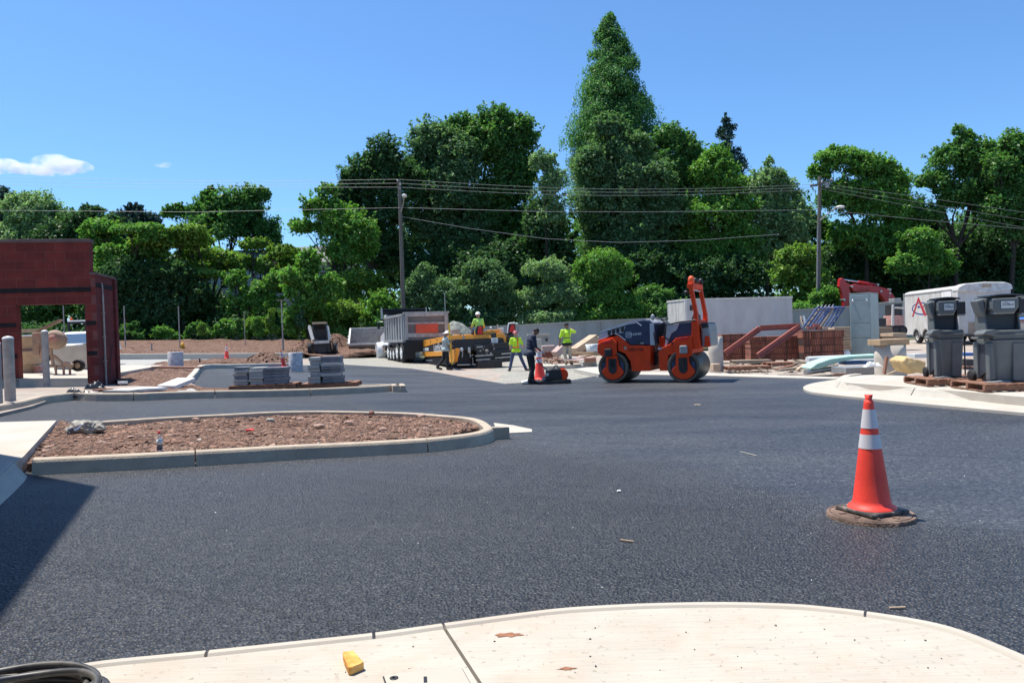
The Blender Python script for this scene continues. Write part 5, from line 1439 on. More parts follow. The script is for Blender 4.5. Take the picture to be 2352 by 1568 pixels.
# ------------------------------------------------------------------ paint for machines
M['hammred'] = mat('orange_red_paint', (.72, .055, .008), .55, var=.10, scale=4, dirt=(.30, .04, .02), dscale=3, damt=.35, spec=.25)
M['hammblue'] = mat('slate_blue_paint', (.028, .044, .085), .45, var=.10, scale=4, dirt=(.05, .06, .09), dscale=3, damt=.3, spec=.4)
M['hammgrey'] = mat('light_grey_trim', (.42, .43, .45), .4, var=.1, scale=4)
M['drumsteel'] = mat('rolled_steel', (.13, .118, .095), .45, .6, var=.2, scale=3, bump=.05, dirt=(.10, .085, .06), dscale=2, damt=.5)
M['pavorange'] = mat('paver_orange', (.82, .33, .03), .45, var=.14, scale=4, dirt=(.20, .10, .04), dscale=4, damt=.5)
M['seatred'] = mat('seat_red', (.62, .02, .015), .5, var=.1, scale=5)
M['truckgrey'] = mat('dump_body_grey', (.40, .405, .40), .5, .25, var=.15, scale=3, dirt=(.12, .11, .10), dscale=2.5, damt=.6, stretch=(1, 1, .5))
M['truckgate'] = mat('tailgate_grey', (.12, .12, .125), .55, .2, var=.25, scale=3, dirt=(.24, .23, .21), dscale=2.2, damt=.6, stretch=(.6, 1, 1))
M['truckwhite'] = mat('truck_white', (.70, .71, .71), .35, var=.05, scale=3, dirt=(.4, .38, .34), dscale=3, damt=.4, coat=.3)
M['redpanel'] = mat('faded_red_panel', (.60, .085, .04), .5, var=.1, scale=4, dirt=(.18, .06, .05), dscale=2, damt=.7)
M['oldsteelbox'] = mat('grey_box_steel', (.36, .325, .28), .7, .1, var=.15, scale=3, dirt=(.16, .11, .09), dscale=2, damt=.6)
M['whitetrim'] = mat('worn_white_paint', (.62, .61, .57), .55, var=.1, scale=5, dirt=(.25, .2, .16), dscale=4, damt=.5)
M['sticker'] = mat('sticker', (.60, .64, .64), .4, var=.05, scale=4)
M['ink'] = mat('dark_ink', (.02, .025, .06), .5)
M['letterwhite'] = mat('letter_white', (.66, .67, .68), .4)
M['letterdark'] = mat('letter_dark', (.07, .012, .01), .5)
RX90 = Matrix.Rotation(R(90), 3, 'X')
def wheel_parts(parent, c, r, w, axis, rim='chrome', tyre='rubber', hub=True):
    """wheel with tyre and rim; axis 'x' or 'y' in the parent's frame"""
    Mr = Matrix.Rotation(R(90), 3, 'Y') if axis == 'x' else RX90
    o = MB().lathe([(r * .58, -w / 2), (r * .9, -w / 2), (r, -w * .36), (r, w * .36), (r * .9, w / 2), (r * .58, w / 2)], c, 30, Mr, caps=False).build('wheel', M[tyre], parent)
    MB().lathe([(0, -w * .50), (r * .2, -w * .52), (r * .24, -w * .42), (r * .5, -w * .45), (r * .60, -w * .52), (r * .60, w * .52), (r * .5, w * .45), (r * .24, w * .42), (r * .2, w * .52), (0, w * .50)], c, 24, Mr).build('rim', M[rim], o)
    return o

# ------------------------------------------------------------------ the tandem roller
c5 = Crop(1440, 660, 4.6125)
RY = R(-26)
tmp = P(*c5(830, 1370))
HW = .72
rl = tmp + Matrix.Rotation(RY, 3, 'Z') @ Vector((0, HW, 0)); rl.z = T(rl.x)
rol = thing('road_roller', rl, RY, 'orange-red and slate blue tandem road roller with a raised red roll bar', 'roller')
rt = Tr(rl, RY, c5)
YN = -HW
def ry(pts, yl=YN): return rt.py(pts, yl)
lc = rt.y(425, 1192, YN); rc_ = rt.y(1237, 1180, YN)
rr_ = (abs(rt.y(620, 1192, YN).x - lc.x) + lc.z) / 2
rr_ = (lc.z + rc_.z) / 2
for c in (lc, rc_):
    cc = Vector((c.x, 0, rr_))
    d = MB().lathe([(rr_ * .80, YN + .03), (rr_ * .86, YN + .0), (rr_ * .97, YN), (rr_, YN + .02), (rr_, -YN - .02), (rr_ * .97, -YN), (rr_ * .86, -YN), (rr_ * .80, -YN - .03)], cc, 56, RX90, caps=False).build('drum', M['drumsteel'], rol)
    d2 = MB().lathe([(0, YN + .10), (rr_ * .80, YN + .08), (rr_ * .81, YN + .03)], cc, 40, RX90).build('drum_wall', M['black'], d)
    MB().lathe([(0, -YN - .10), (rr_ * .80, -YN - .08), (rr_ * .81, -YN - .03)], cc, 40, RX90).build('drum_wall', M['black'], d)
    # the orange arm plate with its dark hub, and the blue bumper blocks
    ang = [R(a) for a in range(200, 341, 10)]
    poly = [(cc.x + math.cos(a) * rr_ * .78, cc.z + math.sin(a) * rr_ * .78) for a in ang]
    poly += [(cc.x + rr_ * .40, cc.z + rr_ * .15), (cc.x + rr_ * .30, cc.z + rr_ * .75), (cc.x - rr_ * .42, cc.z + rr_ * .75), (cc.x - rr_ * .46, cc.z + rr_ * .1)]
    MB().prism(poly, YN - .02, YN + .05).build('support_arm', M['hammred'], rol, .008)
    o = MB()
    o.prism([(cc.x + math.cos(R(a)) * rr_ * .27, cc.z - .05 + math.sin(R(a)) * rr_ * .30) for a in range(180, 361, 15)] + [(cc.x + rr_ * .27, cc.z + rr_ * .55), (cc.x - rr_ * .27, cc.z + rr_ * .55)], YN - .035, YN + .05)
    o.build('hub_motor', M['black'], rol, .006)
    mb = MB()
    for k in (-.06, 0, .05): mb.tube([(cc.x + k, YN - .04, cc.z + rr_ * .5), (cc.x + k * .6, YN - .06, cc.z + .02)], .012, 6)
    mb.build('hydraulic_hoses', M['rubber'], rol)
    for sx in (-1, 1):
        MB().box(cc.x + sx * rr_ * .6 - .055, cc.x + sx * rr_ * .6 + .055, YN + .01, YN + .09, cc.z - .12, cc.z + .13).build('rubber_buffer', M['blue'] if False else M['hammblue'], rol, .02)
    MB().box(cc.x - .5 * rr_, cc.x + .5 * rr_, YN + .12, -YN - .12, cc.z + rr_ * 1.02, cc.z + rr_ * 1.10).build('scraper_bar', M['darkmetal'], rol)
# frames
def part(pts, y0, y1, name, m, bev=.015): return MB().prism(ry(pts), y0, y1).build(name, M[m], rol, bev)
part([(250, 880), (285, 865), (480, 820), (620, 935), (850, 940), (850, 1232), (640, 1236), (622, 1120), (560, 1030), (480, 1000), (475, 900), (420, 850), (420, 1010), (300, 1040), (245, 1030)], YN + .03, -YN - .03, 'front_frame', 'hammred')
part([(245, 985), (290, 1060), (330, 1060), (420, 1060), (470, 1040), (470, 905), (420, 850), (300, 890), (255, 920)], YN - .03, YN + .04, 'front_fork', 'hammred')
part([(1150, 850), (1330, 825), (1345, 640), (1390, 640), (1430, 970), (1345, 980), (1340, 1050), (1150, 1040), (1060, 1050), (1050, 1230), (960, 1230), (945, 1010), (1000, 960), (1080, 920)], YN + .03, -YN - .03, 'rear_frame', 'hammred')
part([(1120, 900), (1160, 850), (1330, 825), (1345, 1050), (1300, 1070), (1180, 1070), (1140, 1000)], YN - .03, YN + .04, 'rear_fork', 'hammred')
# hood
hood = part([(272, 800), (300, 765), (600, 665), (760, 633), (835, 640), (880, 690), (905, 935), (620, 937), (490, 812), (430, 800), (285, 872), (255, 872)], YN + .06, -YN - .06, 'hood', 'hammblue', .05)
mb = MB()
for seg in [[(285, 785), (600, 690), (700, 672), (755, 710)], [(285, 872), (430, 800), (490, 812), (575, 880)]]:
    q = [rt.y(a, b, YN + .05) for a, b in seg]
    for i in range(len(q) - 1): mb.bar(q[i], q[i + 1], .02, .022)
mb.build('trim_line', M['letterwhite'], hood)
part([(268, 830), (300, 790), (560, 720), (540, 790), (400, 815), (290, 868), (255, 872)], YN + .045, YN + .07, 'vent_surround', 'hammgrey', .004)
for i, (cx, cy) in enumerate([(378, 795), (427, 780), (477, 766), (530, 752)]):
    w_ = 18
    part([(cx - w_, cy - 22), (cx - w_ + 8, cy - 32), (cx + w_ - 4, cy - 36), (cx + w_, cy - 20), (cx + w_ - 3, cy + 22), (cx + 4, cy + 34), (cx - w_ + 2, cy + 24)], YN + .025, YN + .06, 'vent', 'black', .003)
part([(770, 635), (835, 632), (880, 672), (884, 690), (822, 690)], YN + .1, -YN - .1, 'dashboard_cowl', 'hammgrey', .02)
part([(845, 690), (885, 690), (910, 935), (850, 935)], YN + .045, YN + .12, 'rear_hood_edge', 'hammgrey', .004)
q0, q1 = rt.y(645, 812, YN + .06), rt.y(745, 806, YN + .06)
fx = (q1 - q0)
lettering('HAMM', (q1.x - q0.x) * .40, M['letterwhite'], hood, frame(((q0 + q1) / 2) + Vector((0, -.004, 0)), fx, (0, 0, 1)))
# emblem: a square ring with a wedge
cz = rt.y(606, 815, YN + .055); e = .07
mb = MB()
for a, b in [((-e, -e), (e, -e)), ((e, -e), (e, e)), ((e, e), (-e, e)), ((-e, e), (-e, -e)), ((-e * .6, .01), (e * .1, -e * .45)), ((e * .1, -e * .45), (e * .7, .02)), ((-e * .7, e * .45), (e * .7, e * .45))]:
    mb.bar((cz.x + a[0], cz.y, cz.z + a[1]), (cz.x + b[0], cz.y, cz.z + b[1]), .010, .012)
mb.build('emblem', M['letterwhite'], hood)
q = rt.y(735, 888, YN + .055); MB().cbox(q, (.22, .02, .035)).build('latch', M['black'], hood, .008)
q = rt.y(760, 912, YN + .056); lettering('14i', .08, M['letterwhite'], hood, frame(q, (1, 0, 0), (0, 0, 1)))
q = rt.y(690, 988, YN + .024); lettering('HD+70i', .13, M['letterdark'], rol, frame(q, (1, 0, 0), (0, 0, 1)))
q = rt.y(568, 968, YN + .024); MB().cbox(q, (.07, .01, .08)).build('decal', M['tan'], rol)
for (a, b) in [((360, 903), 45), ((1240, 862), 58)]:
    q = rt.y(a[0], a[1], YN - .035)
    part([(a[0] - b, a[1] + 18), (a[0] - b, a[1] + 2), (a[0] - b * .5, a[1] - 16), (a[0] + b, a[1] - 24), (a[0] + b, a[1] - 8), (a[0] + b * .6, a[1] + 14)], YN - .05, YN - .025, 'reflector', 'seatred', .004)
for (x, y, m_) in [(372, 1020, 'black'), (1240, 985, 'greysteel')]:
    q = rt.y(x, y, YN - .06); MB().cbox(q, (.20, .12, .22)).build('work_lamp', M[m_], rol, .03)
# console, wheel, seat platform
part([(905, 690), (960, 665), (1010, 700), (985, 960), (930, 960)], -.25, .25, 'steering_console', 'black', .02)
q = rt.y(985, 640, 0); MB().lathe([(.15, -.012), (.17, 0), (.15, .012), (.15, -.012)], q, 24, Matrix.Rotation(R(35), 3, 'Y'), caps=False).build('steering_wheel', M['black'], rol)
mb = MB(); mb.tube([rt.y(870, 700, -.5), rt.y(868, 640, -.5), rt.y(880, 600, -.5), rt.y(900, 598, -.5)], .014, 6); mb.build('mirror_arm', M['black'], rol)
MB().ball(rt.y(885, 612, -.5), (.06, .03, .085), 12, 8).build('mirror', M['greysteel'], rol)
mb = MB(); mb.tube([rt.y(1010, 640, .3), rt.y(1060, 630, .3), rt.y(1045, 605, .3)], .02, 6); mb.tube([rt.y(905, 620, .2), rt.y(985, 640, 0)], .02, 6); mb.build('control_levers', M['black'], rol)
part([(910, 840), (975, 838), (980, 960), (925, 965)], -.35, .35, 'floor_box', 'hammred')
part([(935, 965), (1030, 960), (1030, 985), (940, 990)], YN + .05, -YN - .05, 'step_plate', 'hammgrey', .004)
mb = MB(); mb.tube([rt.y(880, 700, YN + .08), rt.y(915, 900, YN + .04), rt.y(925, 1010, YN + .04)], .02, 8); mb.build('grab_rail', M['black'], rol)
part([(1020, 960), (1060, 690), (1200, 665), (1330, 655), (1340, 830), (1160, 850), (1080, 920)], YN + .10, -YN - .10, 'operator_shell', 'hammblue', .04)
part([(1040, 700), (1090, 690), (1180, 690), (1150, 760), (1090, 800), (1040, 930), (1015, 960)], YN + .08, YN + .11, 'shell_panel', 'hammgrey', .004)
mb = MB(); mb.tube([rt.y(1125, 920, YN), rt.y(1010, 830, YN), rt.y(1045, 700, YN), rt.y(1200, 665, YN), rt.y(1380, 645, YN)], .022, 8); mb.build('hand_rail', M['black'], rol)
mb = MB(); mb.tube([rt.y(1180, 740, -.3), rt.y(1130, 735, -.3), rt.y(1100, 710, -.3)], .022, 8); mb.build('drive_lever', M['black'], rol)
part([(1300, 650), (1310, 600), (1345, 572), (1375, 575), (1385, 660), (1310, 690)], -.45, -.05, 'seat', 'black', .04)
part([(1190, 700), (1330, 672), (1340, 710), (1180, 735)], -.5, .5, 'seat_cushion', 'black', .03)
# roll bar
YA, YB = YN + .12, -YN - .12
a0, a1 = rt.y(1318, 228, YA), rt.y(1385, 570, YA)
mb = MB(); mb.bar(a1, a0, .15, .10); mb.bar(rt.y(1400, 960, YA), a1 + Vector((-.01, 0, 0)), .17, .11); rb = mb.build('roll_bar_post', M['hammred'], rol, .01)
off = Vector((0, YB - YA, 0))
mb = MB(); mb.bar(a1 + off, a0 + off, .15, .10); mb.bar(rt.y(1400, 960, YA) + off, a1 + off, .17, .11); mb.build('roll_bar_post', M['hammred'], rol, .01)
mb = MB(); mb.bar(a0 + Vector((0, -.04, -.05)), a0 + off + Vector((0, .04, -.05)), .16, .14); mb.build('roll_bar_beam', M['hammred'], rol, .01)
mb = MB(); mb.bar(a0.lerp(a1, .2), a0.lerp(a1, .2) + off, .03); mb.build('cross_rod', M['hammgrey'], rol)
for o_ in (Vector(), off):
    mb = MB(); mb.cyl(a1 + o_ + Vector((0, -.09, 0)), a1 + o_ + Vector((0, .09, 0)), .05, n=12); mb.build('fold_hinge', M['hammred'], rol)
bq = a0 + Vector((.0, .12, .0))
MB().lathe([(.07, .02), (.085, .05), (.09, .12), (.07, .19), (.03, .22), (0, .225)], bq, 18).build('beacon', M['orange'], rol)
for dy, sx in ((.5, .02), (.95, .08)):
    b_ = MB(); b_.ball(a0 + Vector((sx, dy, .10)), (.08, .05, .09), 12, 8); b_.build('work_light', M['black'], rol)
MB().ball(a0 + Vector((-.12, .0, -.22)), (.07, .05, .05), 12, 8).build('work_light', M['black'], rol)
part([(1420, 690), (1510, 680), (1530, 780), (1540, 950), (1430, 960)], YN + .2, -YN - .2, 'water_tank', 'greysteel', .04)
part([(1420, 680), (1500, 672), (1515, 730), (1430, 745)], YN + .18, -YN - .18, 'tank_cap', 'black', .03)
part([(1470, 830), (1520, 830), (1540, 950), (1465, 950)], YN + .17, YN + .21, 'side_lamp_plate', 'hammred', .01)
part([(1335, 640), (1395, 640), (1425, 960), (1360, 975), (1330, 830)], YN + .02, YN + .14, 'rear_post_base', 'hammred', .01)
MB().cbox((rt.y(900, 1080, 0).x, 0, rt.y(900, 1080, 0).z), (.28, .5, .35)).build('articulation_joint', M['darkmetal'], rol, .02)
mb = MB()
for z in (1070, 1110, 1150): mb.tube([rt.y(850, z, -.2), rt.y(900, z + 8, -.3), rt.y(945, z, -.2)], .016, 6)
mb.build('hoses', M['rubber'], rol)

# ------------------------------------------------------------------ plate compactor
pc0 = P(*c4(2000, 1285)); pt = Tr(pc0, 0, c4)
pcm = thing('plate_compactor', pc0, 0, 'black plate compactor with red cover pushed by the man in dark clothes', 'compactor')
def cp4(pts, y0, y1, name, m, bev=.008): return MB().prism(pt.py(pts, 0), y0, y1).build(name, M[m], pcm, bev)
cp4([(1800, 1275), (1790, 1255), (1900, 1240), (2230, 1220), (2275, 1225), (2272, 1262), (2000, 1285)], -.25, .25, 'base_plate', 'black')
cp4([(1900, 1230), (1905, 1100), (1990, 1070), (2130, 1065), (2150, 1215)], -.17, .17, 'engine', 'black', .02)
q = pt.y(2185, 1145, 0); r_ = abs(pt.y(2185, 1060, 0).z - q.z)
MB().prism([(q.x - .08, q.z - r_ * .8)] + [(q.x - .06 + math.cos(R(a)) * r_ * .9, q.z + math.sin(R(a)) * r_) for a in range(-70, 100, 12)] + [(q.x - .12, q.z + r_)], -.2, .2).build('belt_guard', M['hammred'], pcm, .02)
mb = MB()
for s in (-.16, .16): mb.tube([pt.y(1775, 925, s), pt.y(1820, 990, s), pt.y(1925, 1085, s), pt.y(1990, 1225, s)], .016, 7)
mb.tube([pt.y(1775, 925, -.16), pt.y(1775, 925, .16)], .016, 7)
mb.build('handle', M['black'], pcm)
mb = MB(); mb.tube([pt.y(1990, 1110, 0), pt.y(2045, 1020, 0), pt.y(2070, 1012, 0), pt.y(2090, 1060, 0), pt.y(2180, 1050, 0)], .018, 7); mb.build('lifting_bail', M['darkmetal'], pcm)
MB().cyl(pt.y(1930, 1150, -.2), pt.y(1930, 1150, .0), .05, n=12).build('recoil_cover', M['steel'], pcm)
MB().cyl(pt.y(1880, 1210, -.1), pt.y(1880, 1210, .12), .055, n=12).build('exciter_end', M['greysteel'], pcm)
o = MB().prism(pt.py([(1550, 1268), (1640, 1245), (1800, 1258), (1960, 1250), (1960, 1266), (1660, 1280)], 0), .05, .55).build('board', M['whitehat'], None, .004, loc=pc0)
tag(o, 'thin white board lying on the asphalt behind the feet of the man in dark clothes', 'board')

# ------------------------------------------------------------------ the dump truck
c3 = Crop(740, 740, 5.88)
TY = R(19)
tb = P(*c3(1590, 985), -.03)
tr_ = thing('dump_truck', tb, TY, 'grey dump truck seen from behind with a red panel on its dark tailgate', 'truck')
tt = Tr(tb, TY, c3)
g0, g1 = tt.y(1592, 640, 0), tt.y(2232, 640, 0); zt = tt.y(1900, 250, 0).z; zb = tt.y(1700, 640, 0).z
xl, xr = g0.x, g0.x + 2.45; WT = xr - xl
yf = tt.x(1312, 600, xl).y; yf = max(4.5, min(6.2, yf))
zs = zb - .12
# body walls
MB().box(xl, xl + .10, .05, yf, zs, zt).build('side_wall', M['truckgrey'], tr_, .01)
MB().box(xr - .10, xr, .05, yf, zs, zt).build('side_wall', M['truckgrey'], tr_, .01)
MB().box(xl + .1, xr - .1, yf - .1, yf, zs, zt + .1).build('front_wall', M['truckgrey'], tr_, .01)
MB().box(xl + .1, xr - .1, .12, yf - .1, zs, zs + .1).build('bed_floor', M['darkmetal'], tr_)
for k in range(8):
    y = .3 + k * (yf - .5) / 7
    MB().box(xl - .07, xl - .001, y - .06, y + .06, zs + .12, zt - .12).build('side_rib', M['truckgrey'], tr_, .008)
for z in (zs, zt - .12):
    MB().box(xl - .09, xl - .0005, .05, yf, z, z + .12).build('side_rail', M['truckgrey'], tr_, .01)
gate = MB().box(xl + .06, xr - .06, -.06, .05, zb, zt - .04).build('tailgate', M['truckgate'], tr_, .01)
def gb(pts, m, name, y0=-.10, y1=-.055):
    q = tt.py(pts, -.08); return MB().prism(q, y0, y1).build(name, M[m], gate, .006)
gb([(1600, 255), (1640, 255), (1650, 640), (1608, 640)], 'truckgrey', 'gate_post', -.12)
gb([(2180, 250), (2225, 250), (2232, 640), (2188, 640)], 'truckgrey', 'gate_post', -.12)
gb([(1600, 265), (2225, 245), (2225, 285), (1600, 305)], 'truckgrey', 'gate_rail', -.11)
gb([(1645, 385), (2180, 378), (2180, 410), (1645, 418)], 'truckgrey', 'gate_rail')
gb([(1645, 545), (2185, 540), (2186, 600), (1645, 605)], 'truckgrey', 'gate_rail')
gb([(1755, 410), (2085, 402), (2088, 535), (1757, 545)], 'redpanel', 'red_panel', -.125)
MB().box(xl - .02, xr + .02, -.08, .12, zt - .02, zt + .07).build('top_rail', M['truckgrey'], tr_, .01)
# tarp housing
mb = MB(); mb.cyl((xl - .15, yf + .1, zt + .32), (xr + .1, yf + .1, zt + .32), .16, n=16); mb.box(xl - .12, xr + .06, yf - .2, yf + .9, zt + .42, zt + .52); mb.build('tarp_housing', M['black'], tr_)
MB().box(xl - .2, xl - .12, yf - .1, yf + .2, zt - .1, zt + .55).build('tarp_arm', M['steel'], tr_, .01)
MB().box(xr + .08, xr + .15, yf - .1, yf + .2, zt - .1, zt + .55).build('tarp_arm', M['steel'], tr_, .01)
mb = MB(); mb.box(xl + .3, xl + .5, .2, yf + 3.2, .75, .98).box(xr - .5, xr - .3, .2, yf + 3.2, .75, .98).box(xl + .5, xr - .5, .3, .5, .75, .95); mb.build('chassis', M['black'], tr_, .01)
wr = .52
for i, y in enumerate((.55, 1.85)):
    for s in (-1, 1):
        xc = xl + .06 if s < 0 else xr - .06
        wheel_parts(tr_, Vector((xc, y, wr)), wr, .30, 'x', 'white')
        wheel_parts(tr_, Vector((xc - s * .33, y, wr)), wr, .28, 'x', 'darkmetal')
for y in (2.95, 3.9, 4.8):
    for s in (-1, 1): wheel_parts(tr_, Vector((xl + .04 if s < 0 else xr - .04, y, .40 if y < 4.5 else .48)), .40 if y < 4.5 else .48, .26, 'x', 'white')
for s in (xl + .2, xr - .2): MB().box(s - .3, s + .3, -.35, -.33, .22, zb - .1).build('mud_flap', M['rubber'], tr_)
MB().box(xl + .25, xr - .25, -.05, .1, .55, zb - .05).build('rear_bumper', M['black'], tr_, .01)
for s in (xl + .35, xr - .35): MB().box(s - .12, s + .12, -.07, -.05, .62, .74).build('tail_light', M['seatred'], tr_, .006)
# cab
cabf = yf + .5
mb = MB(); mb.prism([(cabf, .75), (cabf, 2.7), (cabf + .3, 2.85), (cabf + 1.3, 2.8), (cabf + 1.65, 1.75), (cabf + 3.0, 1.5), (cabf + 3.2, .7)], xl + .25, xr - .25, 'yz'); cb = mb.build('cab', M['truckwhite'], tr_, .06)
for s, sx in ((xl + .24, -1), (xr - .24, 1)):
    MB().prism([(cabf + .35, 1.75), (cabf + .35, 2.5), (cabf + 1.2, 2.5), (cabf + 1.45, 1.75)], s - .015, s + .015, 'yz').build('side_window', M['glass'], cb)
    mb = MB(); f_ = Vector((s + sx * .12, cabf + 2.3, .5))
    mb.lathe([(.56, -.26), (.62, -.2), (.63, .2), (.56, .26)], f_, 24, Matrix.Rotation(R(90), 3, 'Y')); mb.build('fender', M['truckwhite'], cb)
    wheel_parts(tr_, Vector((s + sx * .05, cabf + 2.3, .5)), .5, .28, 'x')
    MB().box(s + sx * .02 - .2, s + sx * .02 + .2, cabf + .2, cabf + 1.1, .5, .95).build('fuel_tank', M['chrome'], cb, .06)
    mb = MB(); mb.tube([(s, cabf + 1.5, 2.4), (s + sx * .35, cabf + 1.55, 2.42), (s + sx * .35, cabf + 1.55, 1.9), (s, cabf + 1.5, 1.85)], .022, 6); mb.build('mirror_bracket', M['steel'], cb)
    MB().box(s + sx * .30 - .08, s + sx * .30 + .08, cabf + 1.5, cabf + 1.56, 1.95, 2.35).build('mirror', M['black'], cb, .015)
mb = MB(); mb.tube([(xr - .05, .5, zs), (xr - .05, .5, zt + 1.1)], .02, 6); mb.build('antenna_rod', M['steel'], tr_)

# ------------------------------------------------------------------ skid loader
sb = at(*c3(390, 835), 46.8); sb.z = T(sb.x) + .02 + _rise(sb.x, 46.8); ss = FPX / sb.y; SYW = R(10)
sk = thing('skid_loader', sb, SYW, 'white and black skid loader facing the camera among heaps of soil', 'loader')
st_ = Tr(sb, SYW, c3)
def sp4(pts, y0, y1, name, m, bev=.01, yl=0): return MB().prism(st_.py(pts, yl), y0, y1).build(name, M[m], sk, bev)
H_ = st_.y(340, 378, 0).z; X0, X1 = st_.y(250, 700, 0).x, st_.y(510, 700, 0).x
sp4([(235, 385), (440, 378), (442, 405), (238, 412)], -.05, 1.3, 'cab_roof', 'tan')
for a in ((240, 405, 258, 640), (425, 400, 450, 630)):
    mb = MB(); mb.bar(st_.y(a[0] + 8, a[1], 0), st_.y(a[2] + 8, a[3], 0), .09); mb.bar(st_.y(a[0] + 8, a[1], 0) + V(0, 1.2, 0), st_.y(a[2] + 8, a[3], 0) + V(0, 1.2, 0), .09); mb.build('cab_post', M['black'], sk)
sp4([(262, 480), (425, 475), (440, 640), (268, 650)], .55, .75, 'seat', 'black', .04)
sp4([(268, 420), (412, 414), (410, 474), (266, 480)], 1.18, 1.2, 'rear_window', 'glass', 0)
sp4([(255, 640), (480, 625), (520, 830), (258, 830)], .0, 1.5, 'body', 'black', .03)
sp4([(262, 660), (488, 648), (492, 690), (266, 702)], -.12, .04, 'bumper', 'whitetrim')
sp4([(320, 745), (440, 740), (442, 830), (322, 835)], -.10, .02, 'quick_coupler', 'darkmetal')
for xa, xb_ in (((195, 450), (250, 650)), ((452, 450), (498, 640))):
    mb = MB(); a, b_ = st_.y(xa[0], xa[1], .3), st_.y(xb_[0], xb_[1], -.15)
    mb.bar(a, b_, .14, .2); mb.bar(a, a + V(0, 1.3, -.1), .14, .2); mb.build('lift_arm', M['whitetrim'], sk, .01)
for s in (X0 - .22, X1 + .22):
    for y in (.3, 1.15): wheel_parts(sk, Vector((s, y, .36)), .36, .26, 'x', 'white')
# ------------------------------------------------------------------ open steel box
ob = at(*c3(1010, 875), 49.3); ob.z = T(ob.x) + .02 + _rise(ob.x, 49.3) - .05; OY = R(6)
bx = thing('loader_bucket', ob, OY, 'large open grey steel bucket with white rims lying beside the dump truck', 'bucket')
ot = Tr(ob, OY, c3)
xa, xb_ = ot.y(775, 715, 0).x, ot.y(1320, 690, 0).x
zr = ot.y(980, 705, 0).z; ztop = ot.y(960, 475, 1.3).z
pts = [(-.02, zr), (.30, .03), (.5, 0), (1.3, .25), (1.42, ztop), (1.34, ztop), (1.22, .34), (.55, .10), (.38, .12), (.07, zr)]
MB().prism(pts, xa, xb_, 'yz').build('shell', M['oldsteelbox'], bx)
side = [(0, zr), (.32, .03), (.5, .0), (1.3, .25), (1.42, ztop)]
for x in (xa, xb_): MB().prism(side, x - .03, x + .03, 'yz').build('end_plate', M['oldsteelbox'], bx)
mb = MB(); mb.bar((xa - .04, 0, zr), (xb_ + .04, 0, zr), .13, .13); mb.build('front_rim', M['whitetrim'], bx, .01)
mb = MB(); mb.bar((xa - .04, 1.4, ztop), (xb_ + .04, 1.4, ztop), .12, .10); mb.build('back_rim', M['whitetrim'], bx, .01)
for x in (xa, xb_):
    mb = MB(); mb.bar((x, .02, zr), (x, 1.38, ztop), .12, .12); mb.build('side_rim', M['whitetrim'], bx, .01)
for u in (.35, .72):
    x = xa + (xb_ - xa) * u; mb = MB(); mb.bar((x, -.03, zr - .05), (x, .26, .12), .1, .06); mb.build('stiffener', M['oldsteelbox'], bx)
for k in range(3): MB().cyl((xa - .05, .1 + k * .3, zr + .1 + k * .22), (xa - .14, .1 + k * .3, zr + .1 + k * .22), .05, n=8).build('hook', M['whitetrim'], bx)

# ------------------------------------------------------------------ asphalt paver
PY_ = R(17)
vb = person_loc(1050, 1060, -.04)
vp = thing('asphalt_paver', vb, PY_, 'orange and black asphalt paver with two red seats behind the dump truck', 'paver')
vt = Tr(vb, PY_, c4)
def vpart(pts, y0, y1, name, m, bev=.012, yl=0, par=None): return MB().prism(vt.py(pts, yl), y0, y1).build(name, M[m], par or vp, bev)
# screed
vpart([(880, 800), (1390, 770), (1395, 960), (880, 1000)], -.15, .5, 'screed', 'black', .02)
vpart([(880, 955), (1230, 925), (1235, 1050), (885, 1060)], -.4, .1, 'screed_plate', 'black', .02)
for (x0, y0_, x1, y1_) in [(870, 880, 1130, 862), (1255, 850, 1390, 838), (880, 940, 1090, 925), (1160, 910, 1390, 890), (890, 750, 980, 742)]:
    mb = MB(); mb.bar(vt.y(x0, y0_, -.2), vt.y(x1, y1_, -.2), .05); mb.build('grab_bar', M['steel'], vp)
vpart([(850, 720), (1385, 690), (1390, 780), (860, 810)], -.05, .6, 'catwalk', 'darkmetal', .02)
vpart([(1010, 700), (1340, 680), (1340, 720), (1010, 745)], -.08, .3, 'walkway_edge', 'black')
rr = random.Random(4)
for k in range(12):
    x, y_ = rr.uniform(900, 1370), rr.uniform(720, 860); mb = MB(); a = vt.y(x, y_, -.18); mb.cyl(a, a + V(rr.uniform(-.1, .1), -.04, rr.uniform(-.05, .05)), rr.uniform(.02, .05), n=8); mb.build('fitting', M['steel' if k % 3 else 'black'], vp)
# orange rear body
vpart([(1005, 505), (1240, 488), (1262, 540), (1258, 585), (1010, 640)], .3, 1.9, 'engine_cover', 'pavorange', .03)
vpart([(1195, 545), (1300, 545), (1335, 600), (1340, 705), (1310, 705), (1290, 615), (1195, 610)], .1, .9, 'right_console', 'pavorange', .02)
vpart([(1060, 560), (1195, 540), (1195, 640), (1060, 700)], .15, .4, 'instrument_recess', 'black', .02)
vpart([(1205, 615), (1305, 612), (1310, 700), (1210, 705)], .12, .4, 'step_recess', 'black', .02)
vpart([(1005, 395), (1085, 392), (1090, 470), (1008, 480)], .9, 1.3, 'air_intake', 'pavorange', .02)
vpart([(1110, 618), (1205, 612), (1208, 702), (1115, 708)], -.0, .14, 'control_box', 'sticker', .01)
q = vt.y(1158, 655, -.005)
mb = MB()
for a, b_ in [((-.06, .06), (.06, .06)), ((-.06, .0), (.05, .02)), ((-.05, -.06), (.06, -.05)), ((.06, .06), (.05, .02))]: mb.bar((q.x + a[0], q.y, q.z + a[1]), (q.x + b_[0], q.y, q.z + b_[1]), .006, .018)
mb.build('box_marking', M['greysteel'], vp)
